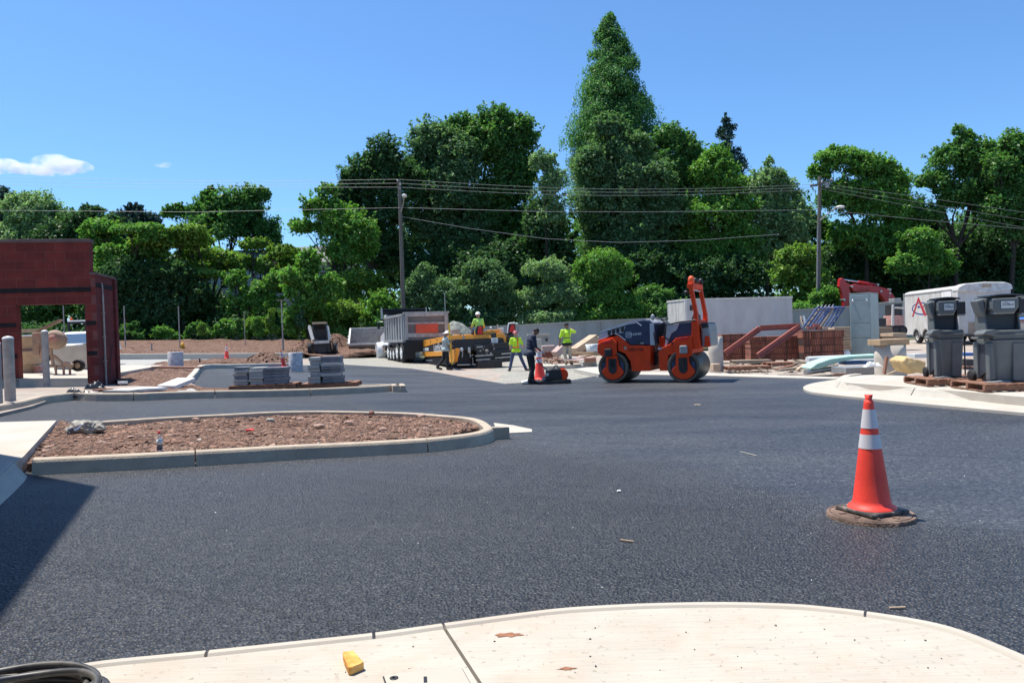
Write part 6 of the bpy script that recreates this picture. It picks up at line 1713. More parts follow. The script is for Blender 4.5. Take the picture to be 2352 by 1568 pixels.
vpart([(610, 570), (665, 565), (640, 625)], .2, .8, 'left_bracket', 'pavorange', .01)
vpart([(735, 565), (820, 560), (820, 625), (740, 625)], .2, .9, 'left_console', 'pavorange', .015)
vpart([(580, 490), (690, 480), (700, 545), (580, 555)], .8, 1.3, 'windshield', 'greysteel', .01)
vpart([(500, 590), (820, 575), (850, 1010), (600, 1010), (520, 800)], .3, 1.4, 'chassis', 'black', .03)
vpart([(610, 1000), (780, 995), (780, 1012), (610, 1018)], -.2, .1, 'end_gate_shoe', 'steel')
mb = MB()
for a, b_ in [((600, 630), (640, 740)), ((700, 560), (710, 740)), ((690, 600), (680, 900)), ((780, 740), (800, 900)), ((620, 880), (660, 740)), ((830, 900), (840, 1010))]: mb.bar(vt.y(*a, .1), vt.y(*b_, .1), .05)
mb.build('linkage', M['greysteel'], vp)
MB().ball(vt.y(668, 782, .0), .09, 10, 8).build('lamp', M['letterwhite'], vp)
vpart([(760, 750), (800, 745), (805, 830), (765, 835)], .0, .1, 'valve_block', 'steel')
# auger side plate and hood side
xs = vt.y(520, 900, 0).x
cz_ = Crop(1050, 830, 17.42); vz = Tr(vb, PY_, cz_)
def side(pts, t0, t1, name, m, par=None): return MB().prism(vz.px(pts, xs), xs + t0, xs + t1, 'yz').build(name, M[m], par or vp, .012)
hp = side([(110, 400), (170, 365), (1300, 150), (1320, 330), (130, 660)], -.04, 1.9, 'hopper_wing', 'pavorange')
dk = side([(130, 668), (1330, 340), (1350, 820), (140, 850)], -.02, 1.85, 'hopper_side', 'black')
side([(135, 868), (1000, 838), (1060, 1030), (250, 1068), (170, 985)], -.05, 1.8, 'lower_skirt', 'pavorange')
side([(165, 690), (405, 680), (405, 815), (165, 825)], -.045, -.02, 'plate_sign', 'sticker', dk)
mb = MB()
for (x, y_) in [(240, 430), (455, 410), (735, 330)]:
    q = vz.x(x, y_, xs - .045); mb = MB(); mb.cbox(q, (.02, .14, .06)); mb.build('latch', M['darkmetal'], hp)
q0, q1 = vz.x(575, 690, xs - .03), vz.x(1010, 660, xs - .03)
L_ = (q1 - q0).length
lettering('LeeBoy', L_ * .30, M['letterwhite'], dk, frame((q0 + q1) / 2, q1 - q0, (0, 0, 1)))
side([(1300, 1210), (1350, 800), (1640, 700), (1530, 1300), (1380, 1330)], -.06, .1, 'auger_side_plate', 'pavorange')
trk = side([(120, 1120), (1250, 1080), (1300, 1330), (1180, 1420), (260, 1420), (150, 1300)], .05, .45, 'crawler_track', 'rubber')
side([(120, 1120), (1250, 1080), (1300, 1330), (1180, 1420), (260, 1420), (150, 1300)], 1.4, 1.8, 'crawler_track', 'rubber')
side([(215, 1215), (500, 1205), (500, 1245), (215, 1250)], .02, .06, 'track_step', 'letterwhite')
# seats
def seat(cx, cy, w2, y0):
    pts = [(cx - w2 * .9, cy + 75), (cx - w2, cy + 10), (cx - w2 * .55, cy - 62), (cx + w2 * .75, cy - 72), (cx + w2, cy - 40), (cx + w2, cy + 70)]
    s_ = vpart(pts, y0, y0 + .12, 'seat_back', 'black', .03)
    pts = [(cx - w2 * .55, cy + 58), (cx - w2 * .45, cy), (cx - w2 * .15, cy - 48), (cx + w2 * .62, cy - 54), (cx + w2 * .82, cy + 55)]
    vpart(pts, y0 - .03, y0 + .02, 'red_cushion', 'seatred', .015, 0, s_)
    q = vt.y(cx, cy + 70, y0 + .05); MB().cbox(q + V(0, .3, -.04), (.44, .5, .1)).build('seat_base', M['black'], s_, .03)
    MB().cbox(q + V(0, .25, -.3), (.2, .25, .42)).build('pedestal', M['darkmetal'], s_, .01)
seat(945, 500, 60, .15)
seat(1418, 470, 62, .15)
mb = MB(); a = vt.y(1350, 480, .15); mb.tube([a + V(-.02, 0, -.2), a, vt.y(1362, 402, .15), vt.y(1455, 394, .15)], .03, 8); mb.build('seat_rail', M['letterwhite'], vp)
vpart([(1370, 580), (1400, 560), (1450, 560), (1450, 700), (1370, 720)], .1, .5, 'right_step', 'darkmetal')
mb = MB(); mb.tube([vt.y(1200, 490, .8), vt.y(1198, 412, .8)], .035, 8); mb.build('exhaust', M['steel'], vp)
vpart([(1265, 470), (1330, 460), (1335, 520), (1300, 530)], .4, .7, 'control_panel', 'sticker')
for (x, y_) in [(1015, 500), (1100, 465), (800, 410)]:
    MB().ball(vt.y(x, y_, .3), .06, 10, 8).build('knob', M['letterwhite' if x != 800 else 'black'], vp)
# operator
oy = vt.w(vt.y(930, 690, .42))
J = standing()
J['pel'] = V(0, 0, .0); J['waist'] = V(0, .0, .15); J['chest'] = V(0, .02, .36); J['neck'] = V(0, .03, .52); J['head'] = V(0, .06, .68)
for k, s in (('l', -1), ('r', 1)):
    J['sh' + k] = V(s * .18, .03, .47); J['el' + k] = V(s * .27, .14, .22); J['wr' + k] = V(s * .22, .38, .18)
    J['hip' + k] = V(s * .10, .03, -.03); J['kn' + k] = V(s * .14, .46, -.02); J['an' + k] = V(s * .14, .50, -.42); J['toe' + k] = V(s * .15, .68, -.47)
J['look'] = V(.5, 1, 0)
human('paver operator seated with his back turned, in a white hard hat and pale lime shirt', vt.w(vt.y(925, 505, .34)), R(22), J, 'limeshirt', 'jeans', 'skin_tan', .9, 'hard', 'whitehat', False)
# grey stone heap beyond the paver
from mathutils import noise as _nz
heapb = P(*c4(560, 560), .0); heapb = Vector((at(*c4(580, 560), 44).x, 44, T(at(*c4(580, 560), 44).x)))
o = heap('stone_heap', 'grey heap of broken stone between the dump truck and the paver', 0, 0, 2.0, 1.6, at(*c4(540, 370), 44).z - heapb.z, mat('grey_stone', (.22, .23, .20), .95, var=.5, scale=3, bump=1, bscale=6), 12, cat='heap')
o.location = heapb
del o['group']
# ------------------------------------------------------------------ storage yard at the right
c6 = Crop(1780, 660, 4.9); c7 = Crop(2200, 660, 3.9194); c8 = Crop(1360, 780, 8.714)
M['wallconc'] = mat('cast_wall_concrete', (.40, .385, .36), .9, var=.1, scale=2, bump=.2, bscale=20, dirt=(.30, .26, .22), dscale=1.2, damt=.5, stretch=(1, 1, .4))
M['boxgrey'] = mat('container_paint', (.47, .465, .465), .5, var=.08, scale=1.5, dirt=(.36, .33, .31), dscale=1.2, damt=.5, stretch=(1, 1, .4))
M['cabinet'] = mat('cabinet_green_grey', (.285, .36, .355), .42, .1, var=.06, scale=2, dirt=(.15, .17, .17), dscale=3, damt=.3)
M['steelred'] = mat('primer_red_steel', (.36, .095, .070), .6, var=.15, scale=4, dirt=(.2, .1, .07), dscale=5, damt=.5)
M['scafblue'] = mat('scaffold_blue', (.035, .085, .26), .45, var=.2, scale=6, dirt=(.30, .27, .25), dscale=8, damt=.6)
M['exred'] = mat('excavator_red', (.48, .016, .022), .4, var=.1, scale=3, dirt=(.12, .03, .03), dscale=3, damt=.4, coat=.3)
M['brick'] = block_wall_mat('stacked_brick', (.30, .115, .07), (.20, .068, .044), (.035, .018, .014), .085, .25)
M['brick_side'] = block_wall_mat('stacked_brick_side', (.30, .115, .07), (.20, .068, .044), (.035, .018, .014), .085, .25, True)
M['mint'] = mat('mint_foam', (.36, .58, .48), .6, var=.06, scale=3, dirt=(.55, .6, .55), dscale=4, damt=.4)
M['pvc'] = mat('white_pipe', (.62, .64, .62), .4, var=.06, scale=4, dirt=(.4, .36, .3), dscale=4, damt=.4)
M['card'] = mat('cardboard', (.60, .42, .20), .85, var=.12, scale=5, bump=.2)
M['tote'] = mat('grey_tote_plastic', (.115, .130, .135), .45, var=.10, scale=5, bump=.08, bscale=90, dirt=(.22, .20, .17), dscale=3, damt=.35)
M['totedark'] = mat('dark_tote_plastic', (.035, .042, .055), .4, var=.12, scale=5, bump=.05)
M['lumber'] = mat('pale_lumber', (.47, .35, .24), .85, var=.2, scale=3, bump=.2, stretch=(1, 1, 5))
M['pinkslab'] = mat('pinkish_paver', (.46, .34, .30), .9, var=.12, scale=5, bump=.2)
M['tarp'] = mat('grey_tarp', (.45, .45, .46), .45, var=.3, scale=6, bump=.5, bscale=6)

# perimeter wall
wy = 52.0
wpts = [(1060, 755), (1190, 748.5), (1380, 738), (1525, 732), (1680, 724), (1820, 713.5), (1950, 706), (2050, 695), (2150, 690), (2352, 682), (2450, 678)]
wp = [at(a, b, wy) for a, b in wpts]
o = thing('perimeter_wall', (wp[0].x, wy, T(wp[0].x)), 0, 'long plain concrete wall with a pale coping along the back of the yard', 'wall')
for i in range(len(wp) - 1):
    a, b = wp[i] - o.location, wp[i + 1] - o.location
    mb = MB(); mb._add([(a.x + .012, 0, -.6), (b.x - .012, 0, -.6), (b.x - .012, 0, b.z), (a.x + .012, 0, a.z), (a.x + .012, .3, -.6), (b.x - .012, .3, -.6), (b.x - .012, .3, b.z), (a.x + .012, .3, a.z)], [(0, 1, 2, 3), (5, 4, 7, 6), (3, 2, 6, 7), (4, 0, 3, 7), (1, 5, 6, 2)])
    mb.build('panel', M['wallconc'], o)
    mb = MB(); mb.bar(a + Vector((0, .15, .05)), b + Vector((0, .15, .05)), .40, .10); mb.build('coping', M['kerb_pale'], o)

# long white container on the yard
cq = at(1577, 800, 46); cq.z = T(cq.x) + .0
CYW = R(14); o = thing('storage_container', cq, CYW, 'long plain pale grey container standing behind the road roller', 'container')
ct = Tr(cq, CYW); hz = ct.y(1577, 687, 0).z; Lx = ct.y(1820, 700, 0).x
MB().box(0, Lx, 0, 2.5, .35, hz - .1).build('body', M['boxgrey'], o, .015)
MB().box(-.03, Lx + .03, -.03, 2.53, hz - .1, hz + .02).build('top_rail', M['dirtywhite'], o, .01)
MB().box(-.02, .12, -.02, .12, .3, hz - .1).build('corner_post', M['dirtywhite'], o, .01)
MB().box(-.015, .0, .2, 1.2, .5, hz - .2).build('end_door', M['dirtywhite'], o, .004)
MB().box(-.015, .0, 1.25, 2.3, .5, hz - .2).build('end_door', M['dirtywhite'], o, .004)
q = ct.y(1586, 707, 0); MB().cbox((q.x + .05, -.02, q.z), (.2, .03, .33)).build('vent', M['black'], o)
for x in (Lx * .55, Lx * .68): wheel_parts(o, Vector((x, .12, .38)), .38, .24, 'y', 'whitetrim')
MB().box(0, Lx, .1, 2.4, .26, .345).build('chassis', M['black'], o)

# brick cubes on the ground
def brick_cube(cx0, cx1, cy0, cy1, label, yaw=0, d=1.0, rows=4, seed=1, dz=.08, Y=None):
    b = P(*c6((cx0 + cx1) / 2, cy1), dz)
    if Y: b = Vector((at(*c6((cx0 + cx1) / 2, cy1), Y).x, Y, 0)); b.z = T(b.x) + dz
    t = Tr(b, yaw, c6); a = t.y(cx0, (cy0 + cy1) / 2, 0); c = t.y(cx1, (cy0 + cy1) / 2, 0); h = t.y((cx0 + cx1) / 2, cy0, 0).z
    o = thing('brick_stack', b, yaw, label, 'bricks', 'strapped cubes of red brick'); rr = random.Random(seed); rh = h / rows
    for k in range(rows):
        j = rr.uniform(-.02, .02)
        mb = MB(); mb.box(a.x + j, c.x + j, rr.uniform(-.02, .015), d, k * rh + .002, (k + 1) * rh - .004)
        q = mb.build('brick_course', M['brick'], o, .004)
    for u in (.3, .7):
        x = a.x + (c.x - a.x) * u; mb = MB(); mb.box(x - .01, x + .01, -.028, -.022, 0, h).box(x - .01, x + .01, -.028, d, h, h + .004); mb.build('strap', M['black'], o)
    return o, b, t
brick_cube(130, 470, 855, 1170, 'strapped red brick cube furthest left, partly behind the red steel frame', R(-8), seed=3, Y=29.5)
brick_cube(470, 1108, 882, 1190, 'wide strapped red brick cube in the middle, behind the sloping red beam', R(-6), seed=5, Y=27.9)
o, b, t = brick_cube(1118, 1215, 815, 1150, 'narrow end-on brick cube under the scaffold frames', R(-6), seed=7, Y=27.1, d=1.1)
o, b, t = brick_cube(1222, 1615, 812, 1140, 'right-hand red brick cube beside the grey-green cabinet', R(-6), seed=9, Y=27.2)
for i, (cx, cy, lab) in enumerate([(1210, 800, 'dark red brick lying leftmost on the right-hand brick cube'), (1280, 765, 'red brick on top of the loose pile under the scaffold'), (1310, 800, 'red brick lying right in the loose pile under the scaffold'), (1380, 800, 'pale tan block among the loose bricks on the brick cube')]):
    p = at(*c6(cx, cy), 27.35); o = MB().box(-.11, .11, -.06, .06, 0, .10).build('loose_brick', M['tan' if i == 3 else 'steelred'], None, .005, loc=p, rz=R(-6 + 9 * i)); tag(o, lab, 'brick')

# welded red steel frame
fp = P(*c6(360, 1180), .06); fp = Vector((fp.x, 26.6, T(fp.x) + .06)); t = Tr(fp, R(-4), c6)
o = thing('steel_frame', fp, R(-4), 'bent red primer-painted steel frame leaning over the brick cubes', 'steel frame')
def ibeam(a, b, up):
    mb = MB(); a, b = Vector(a), Vector(b); d = (b - a).normalized(); s = d.cross(Vector((0, 1, 0))).normalized()
    mb.bar(a + s * .09, b + s * .09, .16, .022, up=s); mb.bar(a - s * .09, b - s * .09, .16, .022, up=s); mb.bar(a, b, .02, .16, up=s)
    return mb.build('beam', M['steelred'], o, .003)
pA, pB, pC, pD = t.y(165, 1090, .7), t.y(590, 785, .7), t.y(1078, 760, .2), t.y(565, 1125, -.3)
ibeam(pA, pB, 0); ibeam(pB, pC, 0); ibeam(pC, pD, 0)

# scaffold end frames
for i in range(5):
    b = Vector((at(*c6(1270, 800), 27.6 + i * .22).x , 27.6 + i * .22, 0)); b.z = T(b.x) + 1.0
    t = Tr(b, 0, c6); o = thing('scaffold_frame', b, 0, ['front blue scaffold frame with rusty rungs leaning on the brick cubes', 'second blue scaffold frame of the leaning stack, counted from the front', 'middle blue scaffold frame of the leaning stack', 'fourth blue scaffold frame of the leaning stack, counted from the front', 'rearmost blue scaffold frame, its corner sticking up highest'][i], 'scaffold', 'blue scaffold frames')
    dx = i * 46
    A, B, C_, D_ = [t.y(x + dx, y_ - i * 3, 0) for x, y_ in ((1100, 790), (1285, 535), (1440, 560 - 20), (1270, 790))]
    mb = MB(); mb.tube([A, B], .032, 8); mb.tube([B, C_], .026, 8); mb.tube([C_, D_], .032, 8)
    for u in ((.15, .38, .62, .85) if i == 0 else (.9,)): mb.tube([A.lerp(B, u), A.lerp(B, u).lerp(D_.lerp(C_, u), .38 if u < .8 else 1)], .02, 7)
    if i < 2: mb.tube([A.lerp(B, .1).lerp(D_.lerp(C_, .1), .38), A.lerp(B, .8).lerp(D_.lerp(C_, .8), .38)], .02, 7)
    for u in ((.3, .55, .8) if i == 4 else ()): mb.tube([A.lerp(B, u).lerp(D_.lerp(C_, u), .55), D_.lerp(C_, u)], .018, 7)
    mb.build('tubes', M['scafblue' if i != 1 else 'oldwood'], o)
    mb = MB(); mb.tube([B, B + (B - A) * .12], .018, 7); mb.build('pin', M['steel'], o)
b = Vector((at(*c6(1110, 740), 28).x, 28, T(11) + .85)); t = Tr(b, 0, c6); mb = MB(); mb.tube([t.y(1125, 745, 0), t.y(1105, 630, 0)], .10, 14)
tag(mb.build('duct_pipe', M['chrome'], None, loc=b), 'short shiny metal duct standing left of the scaffold frames', 'pipe')

# electrical cabinet
kb = P(*c6(1955, 1135), .1); kb = Vector((at(*c6(1960, 1130), 27.5).x, 27.5, 0)); kb.z = T(kb.x) + .02
KY = R(-38); t = Tr(kb, KY, c6)
o = thing('electrical_cabinet', kb, KY, 'tall grey-green steel electrical cabinet standing upright beside the brick', 'cabinet')
x0 = t.y(1690, 700, 0).x; hz = t.y(1945, 356, 0).z; d = t.x(2045, 700, 0).y
MB().box(x0, 0, 0, d, 0, hz).build('body', M['cabinet'], o, .02)
zs_ = [0.02, t.y(1945, 905, 0).z, t.y(1945, 722, 0).z, t.y(1945, 440, 0).z, hz - .02]
for i in range(4): MB().box(x0 + .03, -.03, -.02, -.001, zs_[i] + .015, zs_[i + 1] - .015).build('door_panel', M['cabinet'], o, .008)
for x in (x0 + .12, -.12): MB().ball((x, -.03, hz - .25), (.05, .03, .05), 12, 8).build('bolt', M['chrome'], o)
MB().box(x0 - .01, .01, -.01, d + .01, hz, hz + .03).build('cap', M['cabinet'], o, .006)

# stacks behind the cabinet
def stack(cx0, cx1, cy0, cy1, n, m, label, Y, name, cat, d=1.0, dz=.0):
    b = Vector((at(*c6((cx0 + cx1) / 2, cy1), Y).x, Y, 0)); b.z = T(b.x) + dz; t = Tr(b, 0, c6)
    a, c = t.y(cx0, cy0, 0), t.y(cx1, cy1, 0); z0 = max(0, c.z); h = (a.z - z0) / n; rr = random.Random(n)
    o = thing(name, b, 0, label, cat)
    if z0 > .05: MB().box(a.x + .05, c.x - .05, .05, d - .05, 0, z0).build('skid', M['oldwood'], o)
    for k in range(n):
        j = rr.uniform(-.03, .03); MB().box(a.x + j, c.x + j, rr.uniform(0, .05), d, z0 + k * h, z0 + (k + .86) * h).build('layer', M[m], o, .004)
stack(1505, 1760, 768, 1050, 9, 'lumber', 'stack of pale tan panels behind the left side of the cabinet', 30.5, 'panel_stack', 'panels')
stack(2050, 2225, 775, 925, 8, 'oldwood', 'stack of brown slats to the right of the cabinet', 30, 'slat_stack', 'lumber')
stack(2225, 2390, 840, 925, 2, 'lumber', 'pale low pallet load right of the brown slat stack', 29, 'panel_stack', 'panels')
# mortar machine with the faded red tank
gb_ = at(2062, 775, 33); gb_.z = T(gb_.x); t = Tr(gb_, 0, c7)
o = thing('mortar_pump', gb_, 0, 'grey site machine with a faded red tank left of the white cargo trailer', 'machine')
def gp(pts, y0, y1, n, m): return MB().prism(t.py(pts, 0), y0, y1).build(n, M[m], o, .02)
gp([(118, 505), (232, 500), (232, 600), (120, 605)], 0, .8, 'tank', 'pinkpaint')
gp([(135, 395), (228, 385), (232, 500), (138, 505)], .1, .8, 'engine', 'darkmetal')
gp([(150, 335), (218, 330), (222, 375), (152, 380)], .1, .6, 'hood', 'greysteel')
gp([(118, 400), (135, 398), (135, 605), (112, 605)], -.05, .05, 'frame_post', 'dirtywhite')
gp([(130, 420), (230, 425), (230, 440), (130, 436)], -.06, .02, 'frame_rail', 'dirtywhite')
gp([(100, 605), (235, 600), (235, 650), (100, 660)], .0, .9, 'skid', 'black')
gp([(-10, 530), (62, 528), (62, 605), (-10, 610)], 0, .5, 'grille_box', 'darkmetal')
for s in (150, 215): wheel_parts(o, t.y(s, 650, .05), .22, .16, 'y', 'darkmetal')

# excavator behind the wall
cx_ = Crop(2080, 690, 13.07); eb_ = at(2010, 770, 56); eb_.z = T(eb_.x); t = Tr(eb_, 0, cx_)
ex = thing('excavator', eb_, 0, 'red excavator with its arm folded over the concrete wall', 'excavator')
def xp(pts, y0, y1, n, m, bev=.03): return MB().prism(t.py(pts, 0), y0, y1).build(n, M[m], ex, bev)
xp([(200, 350), (228, 95), (270, 65), (335, 78), (425, 205), (545, 275), (530, 420), (600, 600), (520, 880), (520, 1500), (380, 1500), (330, 760), (250, 420)], -.2, .2, 'stick', 'exred')
xp([(200, 345), (228, 95), (330, 95), (300, 340)], -.24, .24, 'stick_end_plate', 'pinkpaint' if False else 'exred')
bm_ = xp([(585, 360), (620, 300), (720, 262), (900, 300), (1400, 330), (1600, 385), (1830, 455), (1990, 680), (2090, 950), (2150, 1500), (1820, 1500), (1740, 900), (1640, 765), (1500, 570), (1300, 540), (800, 520), (640, 500)], -.28, .28, 'boom', 'exred')
MB().cyl(t.y(395, 115, 0), t.y(850, 190, 0), .055, n=12).build('cylinder_rod', M['chrome'], ex)
MB().cyl(t.y(850, 188, 0), t.y(1430, 285, 0), .10, n=14).build('cylinder', M['exred'], ex)
q0, q1 = t.y(850, 450, -.285), t.y(1250, 470, -.285); lettering('Link-Belt', (q1 - q0).length * .26, M['letterdark'], bm_, frame((q0 + q1) / 2, q1 - q0, (0, 0, 1)), 'lettering')
for (x, y_) in [(595, 350), (1545, 500), (1835, 450), (1830, 570), (345, 775), (1440, 290)]:
    q = t.y(x, y_, 0); MB().cyl(q + V(0, -.32, 0), q + V(0, .32, 0), .08, n=12).build('pin', M['steel'], ex)
mb = MB(); mb.tube([t.y(1860, 650, -.3), t.y(1930, 900, -.3)], .04, 8); mb.tube([t.y(1690, 840, -.3), t.y(1720, 900, -.3)], .04, 8); mb.build('hydraulic_line', M['pinkpaint'], ex)
bx0 = t.y(2000, 900, 0).x
MB().box(bx0 - .6, bx0 + 2.6, -1.2, 1.2, 1.0, 1.75).build('house', M['exred'], ex, .1)
for s in (-1, 1): MB().prism([(bx0 - 1.6, .1), (bx0 - 1.8, .45), (bx0 - 1.5, .85), (bx0 + 2.3, .85), (bx0 + 2.6, .45), (bx0 + 2.4, .1)], s * 1.1 - .28, s * 1.1 + .28).build('crawler_track', M['rubber'], ex, .06)

# white cargo trailer
TYW = R(-7); tq = at(2203, 780, 35.0); tq.z = T(tq.x)
tl_ = thing('cargo_trailer', tq, TYW, 'scuffed white enclosed cargo trailer with a red and blue A emblem on its side', 'trailer')
t = Tr(tq, TYW, c7)
zt_ = t.y(775, 205, 0).z; zb_ = t.x(400, 700, 0).z; zb_ = .42
yl_ = t.x(232, 300, 0).y; yl_ = max(5.0, min(8, yl_)); wx = t.y(1285, 300, 0).x
r_ = .22
prof = [(0, zb_), (0, zt_ - r_), (.03, zt_ - r_ * .5), (.12, zt_ - .06), (.3, zt_), (wx - .3, zt_), (wx - .12, zt_ - .06), (wx - .03, zt_ - r_ * .5), (wx, zt_ - r_), (wx, zb_)]
MB().prism(prof, 0, yl_).build('body', M['dirtywhite'], tl_, .03)
prof2 = [(-.03, zt_ - r_ - .08), (-.03, zt_ - r_), (.0, zt_ - r_ * .4), (.12, zt_ - .02), (.3, zt_ + .05), (wx * .5, zt_ + .10), (wx - .3, zt_ + .05), (wx - .12, zt_ - .02), (wx, zt_ - r_ * .4), (wx + .03, zt_ - r_), (wx + .03, zt_ - r_ - .08), (wx * .82, zt_ - r_ - .16), (wx * .5, zt_ - r_ - .22), (wx * .18, zt_ - r_ - .12)]
MB().prism(prof2, -.12, .55).build('nose_cap', M['whitetrim'], tl_, .05)
MB().box(-.012, .0, .55, yl_, zt_ - r_ - .02, zt_ - r_ + .05).build('roof_trim', M['greysteel'], tl_)
MB().box(-.03, .03, yl_ - .1, yl_ + .02, zb_, zt_ - .1).build('corner_trim', M['greysteel'], tl_, .01)
MB().box(-.03, .04, -.05, .06, zb_, zt_ - r_ - .1).build('corner_trim', M['whitetrim'], tl_, .01)
q0, q1 = t.x(605, 300, 0), t.x(700, 265, 0); MB().box(-.02, -.002, q1.y, q0.y, q0.z - .3, q1.z).build('vent_panel', M['foam'], tl_, .004)
MB().box(wx * .18, wx * .55, -.02, -.002, zb_ + .0, zb_ + .62).build('stone_guard', M['tan'], tl_, .004)
q0 = t.y(1000, 205, -.13); q1 = t.y(1090, 215, -.13)
MB().box(q0.x, q1.x, -.14, -.12, q1.z - .05, q0.z + .04).build('maker_plate', M['tan'], tl_)
wr_ = .34
for cxw in (362, 455):
    q = t.x(cxw, 705, -.02); yy = q.y
    wheel_parts(tl_, Vector((.10, yy, wr_)), wr_, .22, 'x', 'whitetrim')
    wheel_parts(tl_, Vector((wx - .1, yy, wr_)), wr_, .22, 'x', 'whitetrim')
    arc = [(yy + math.cos(R(a)) * (wr_ + .10), wr_ + math.sin(R(a)) * (wr_ + .10)) for a in range(0, 181, 15)]
    arc2 = [(yy + math.cos(R(a)) * (wr_ + .05), wr_ + math.sin(R(a)) * (wr_ + .05)) for a in range(180, -1, -15)]
    MB().prism(arc + arc2, -.06, .3, 'yz').build('fender', M['greysteel'], tl_)
    MB().prism(arc, -.012, -.002, 'yz').build('wheel_well', M['black'], tl_)
mb = MB(); mb.bar((.3, 0, zb_), (wx / 2, -1.2, zb_), .1); mb.bar((wx - .3, 0, zb_), (wx / 2, -1.2, zb_), .1); mb.cyl((wx / 2, -1.1, .05), (wx / 2, -1.1, .8), .04, n=8); mb.build('tongue', M['black'], tl_)
# emblem traced on the side
ca = Crop(2250, 720, 19.6); ta = Tr(tq, TYW, ca)
M['emred'] = mat('emblem_red', (.42, .035, .05), .5, var=.1); M['emblue'] = mat('emblem_blue', (.04, .055, .22), .5, var=.1)
def em(pts, m, name, off=-.006): return MB().prism(ta.px(pts, 0), off, -.001, 'yz').build(name, M[m], tl_)
em([(895, 435), (945, 500), (1310, 1330), (1180, 1350), (905, 640), (660, 1390), (590, 1395)], 'emred', 'emblem_letter', -.009)
em([(925, 830), (1010, 965), (845, 970)], 'emblue', 'emblem_triangle')
mb = MB()
ell = [ta.x(1080 + 500 * math.cos(R(a)), 1010 + 310 * math.sin(R(a)), -.003) for a in range(0, 360, 8)]
ell2 = [ta.x(1080 + 450 * math.cos(R(a)), 1000 + 255 * math.sin(R(a)), -.003) for a in range(0, 360, 8)]
n_ = len(ell); vs = [p for p in ell + ell2]; mb._add(vs, [(i, (i + 1) % n_, (i + 1) % n_ + n_, i + n_) for i in range(n_)]); mb.build('emblem_ring', M['emblue'], tl_)
zz = [(1130, 950), (1190, 800), (1260, 940), (1330, 800), (1400, 930), (1450, 800), (1520, 950)]
mb = MB()
for a, b_ in zip(zz[:-1], zz[1:]): mb.bar(ta.x(*a, -.004), ta.x(*b_, -.004), .008, .05, up=(0, 0, 1))
mb.build('emblem_zigzag', M['emred'], tl_)

# concrete cylinders
def ring(cx0, cx1, cy0, cy1, c, label, dz=.05, Y=None, m='pipeconc'):
    b = P(*c((cx0 + cx1) / 2, cy1), dz) if Y is None else Vector((at(*c((cx0 + cx1) / 2, cy1), Y).x, Y, 0))
    if Y: b.z = T(b.x)
    t = Tr(b, 0, c); r = abs(t.y(cx1, cy1, 0).x - t.y(cx0, cy1, 0).x) / 2; h = t.y((cx0 + cx1) / 2, cy0, 0).z
    b.y += r
    o = thing('light_pole_base', b, 0, label, 'pole base', 'round concrete bases for lamp posts')
    MB().lathe([(r, -.1), (r * 1.0, h * .5), (r * .985, h), (0, h + .004)], n=34).build('drum', M[m], o)
    return b, r, h
b, r, h = ring(32, 325, 795, 1078, c7, 'stained round concrete base with a wooden box on top near the grey wash stations', .1)
o = MB().box(-r * 1.12, r * .92, -r * .8, r * .8, h + .006, h + .15).build('wooden_form', M['wood'], None, .008, loc=b, rz=R(3)); tag(o, 'shallow wooden form lying on top of the stained concrete base', 'wooden box')
t = Tr(b + V(0, -r - .08, 0), 0, c7); mb = MB(); mb.bar(t.y(40, 1078, 0), t.y(66, 905, 0), .09, .05); tag(mb.build('stake', M['redwood'], None, loc=b + V(0, -r - .08, 0)), 'short wooden stake leaning on the front of the stained concrete base', 'stake')
mb = MB(); mb.bar(t.y(70, 1085, -.15), t.y(270, 1000, -.15), .05, .04); tag(mb.build('stick', M['lumber'], None, loc=b + V(0, -r - .08, 0)), 'thin pale stick propped from the slab toward the cardboard', 'stick')
ring(-10, 165, 888, 1290, c6, 'plain round concrete base just behind the rear drum of the roller', .05)
# cardboard carton, crushed
cbp = P(*c7(380, 1085), .19); t = Tr(cbp, 0, c7)
mb = MB(); pts = t.py([(253, 955), (285, 912), (380, 925), (480, 955), (480, 1060), (440, 1075), (350, 1072), (300, 1040)], 0)
mb.prism(pts, .1, .75); o = mb.build('cardboard_carton', M['card'], None, .03, loc=cbp); tag(o, 'crushed tan cardboard carton lying left of the first wash station', 'carton')
sm = o.modifiers.new('sub', 'SUBSURF'); sm.subdivision_type = 'SIMPLE'; sm.levels = sm.render_levels = 3
tx = bpy.data.textures.new('crush', 'CLOUDS'); tx.noise_scale = .35; dm = o.modifiers.new('crush', 'DISPLACE'); dm.texture = tx; dm.strength = .16

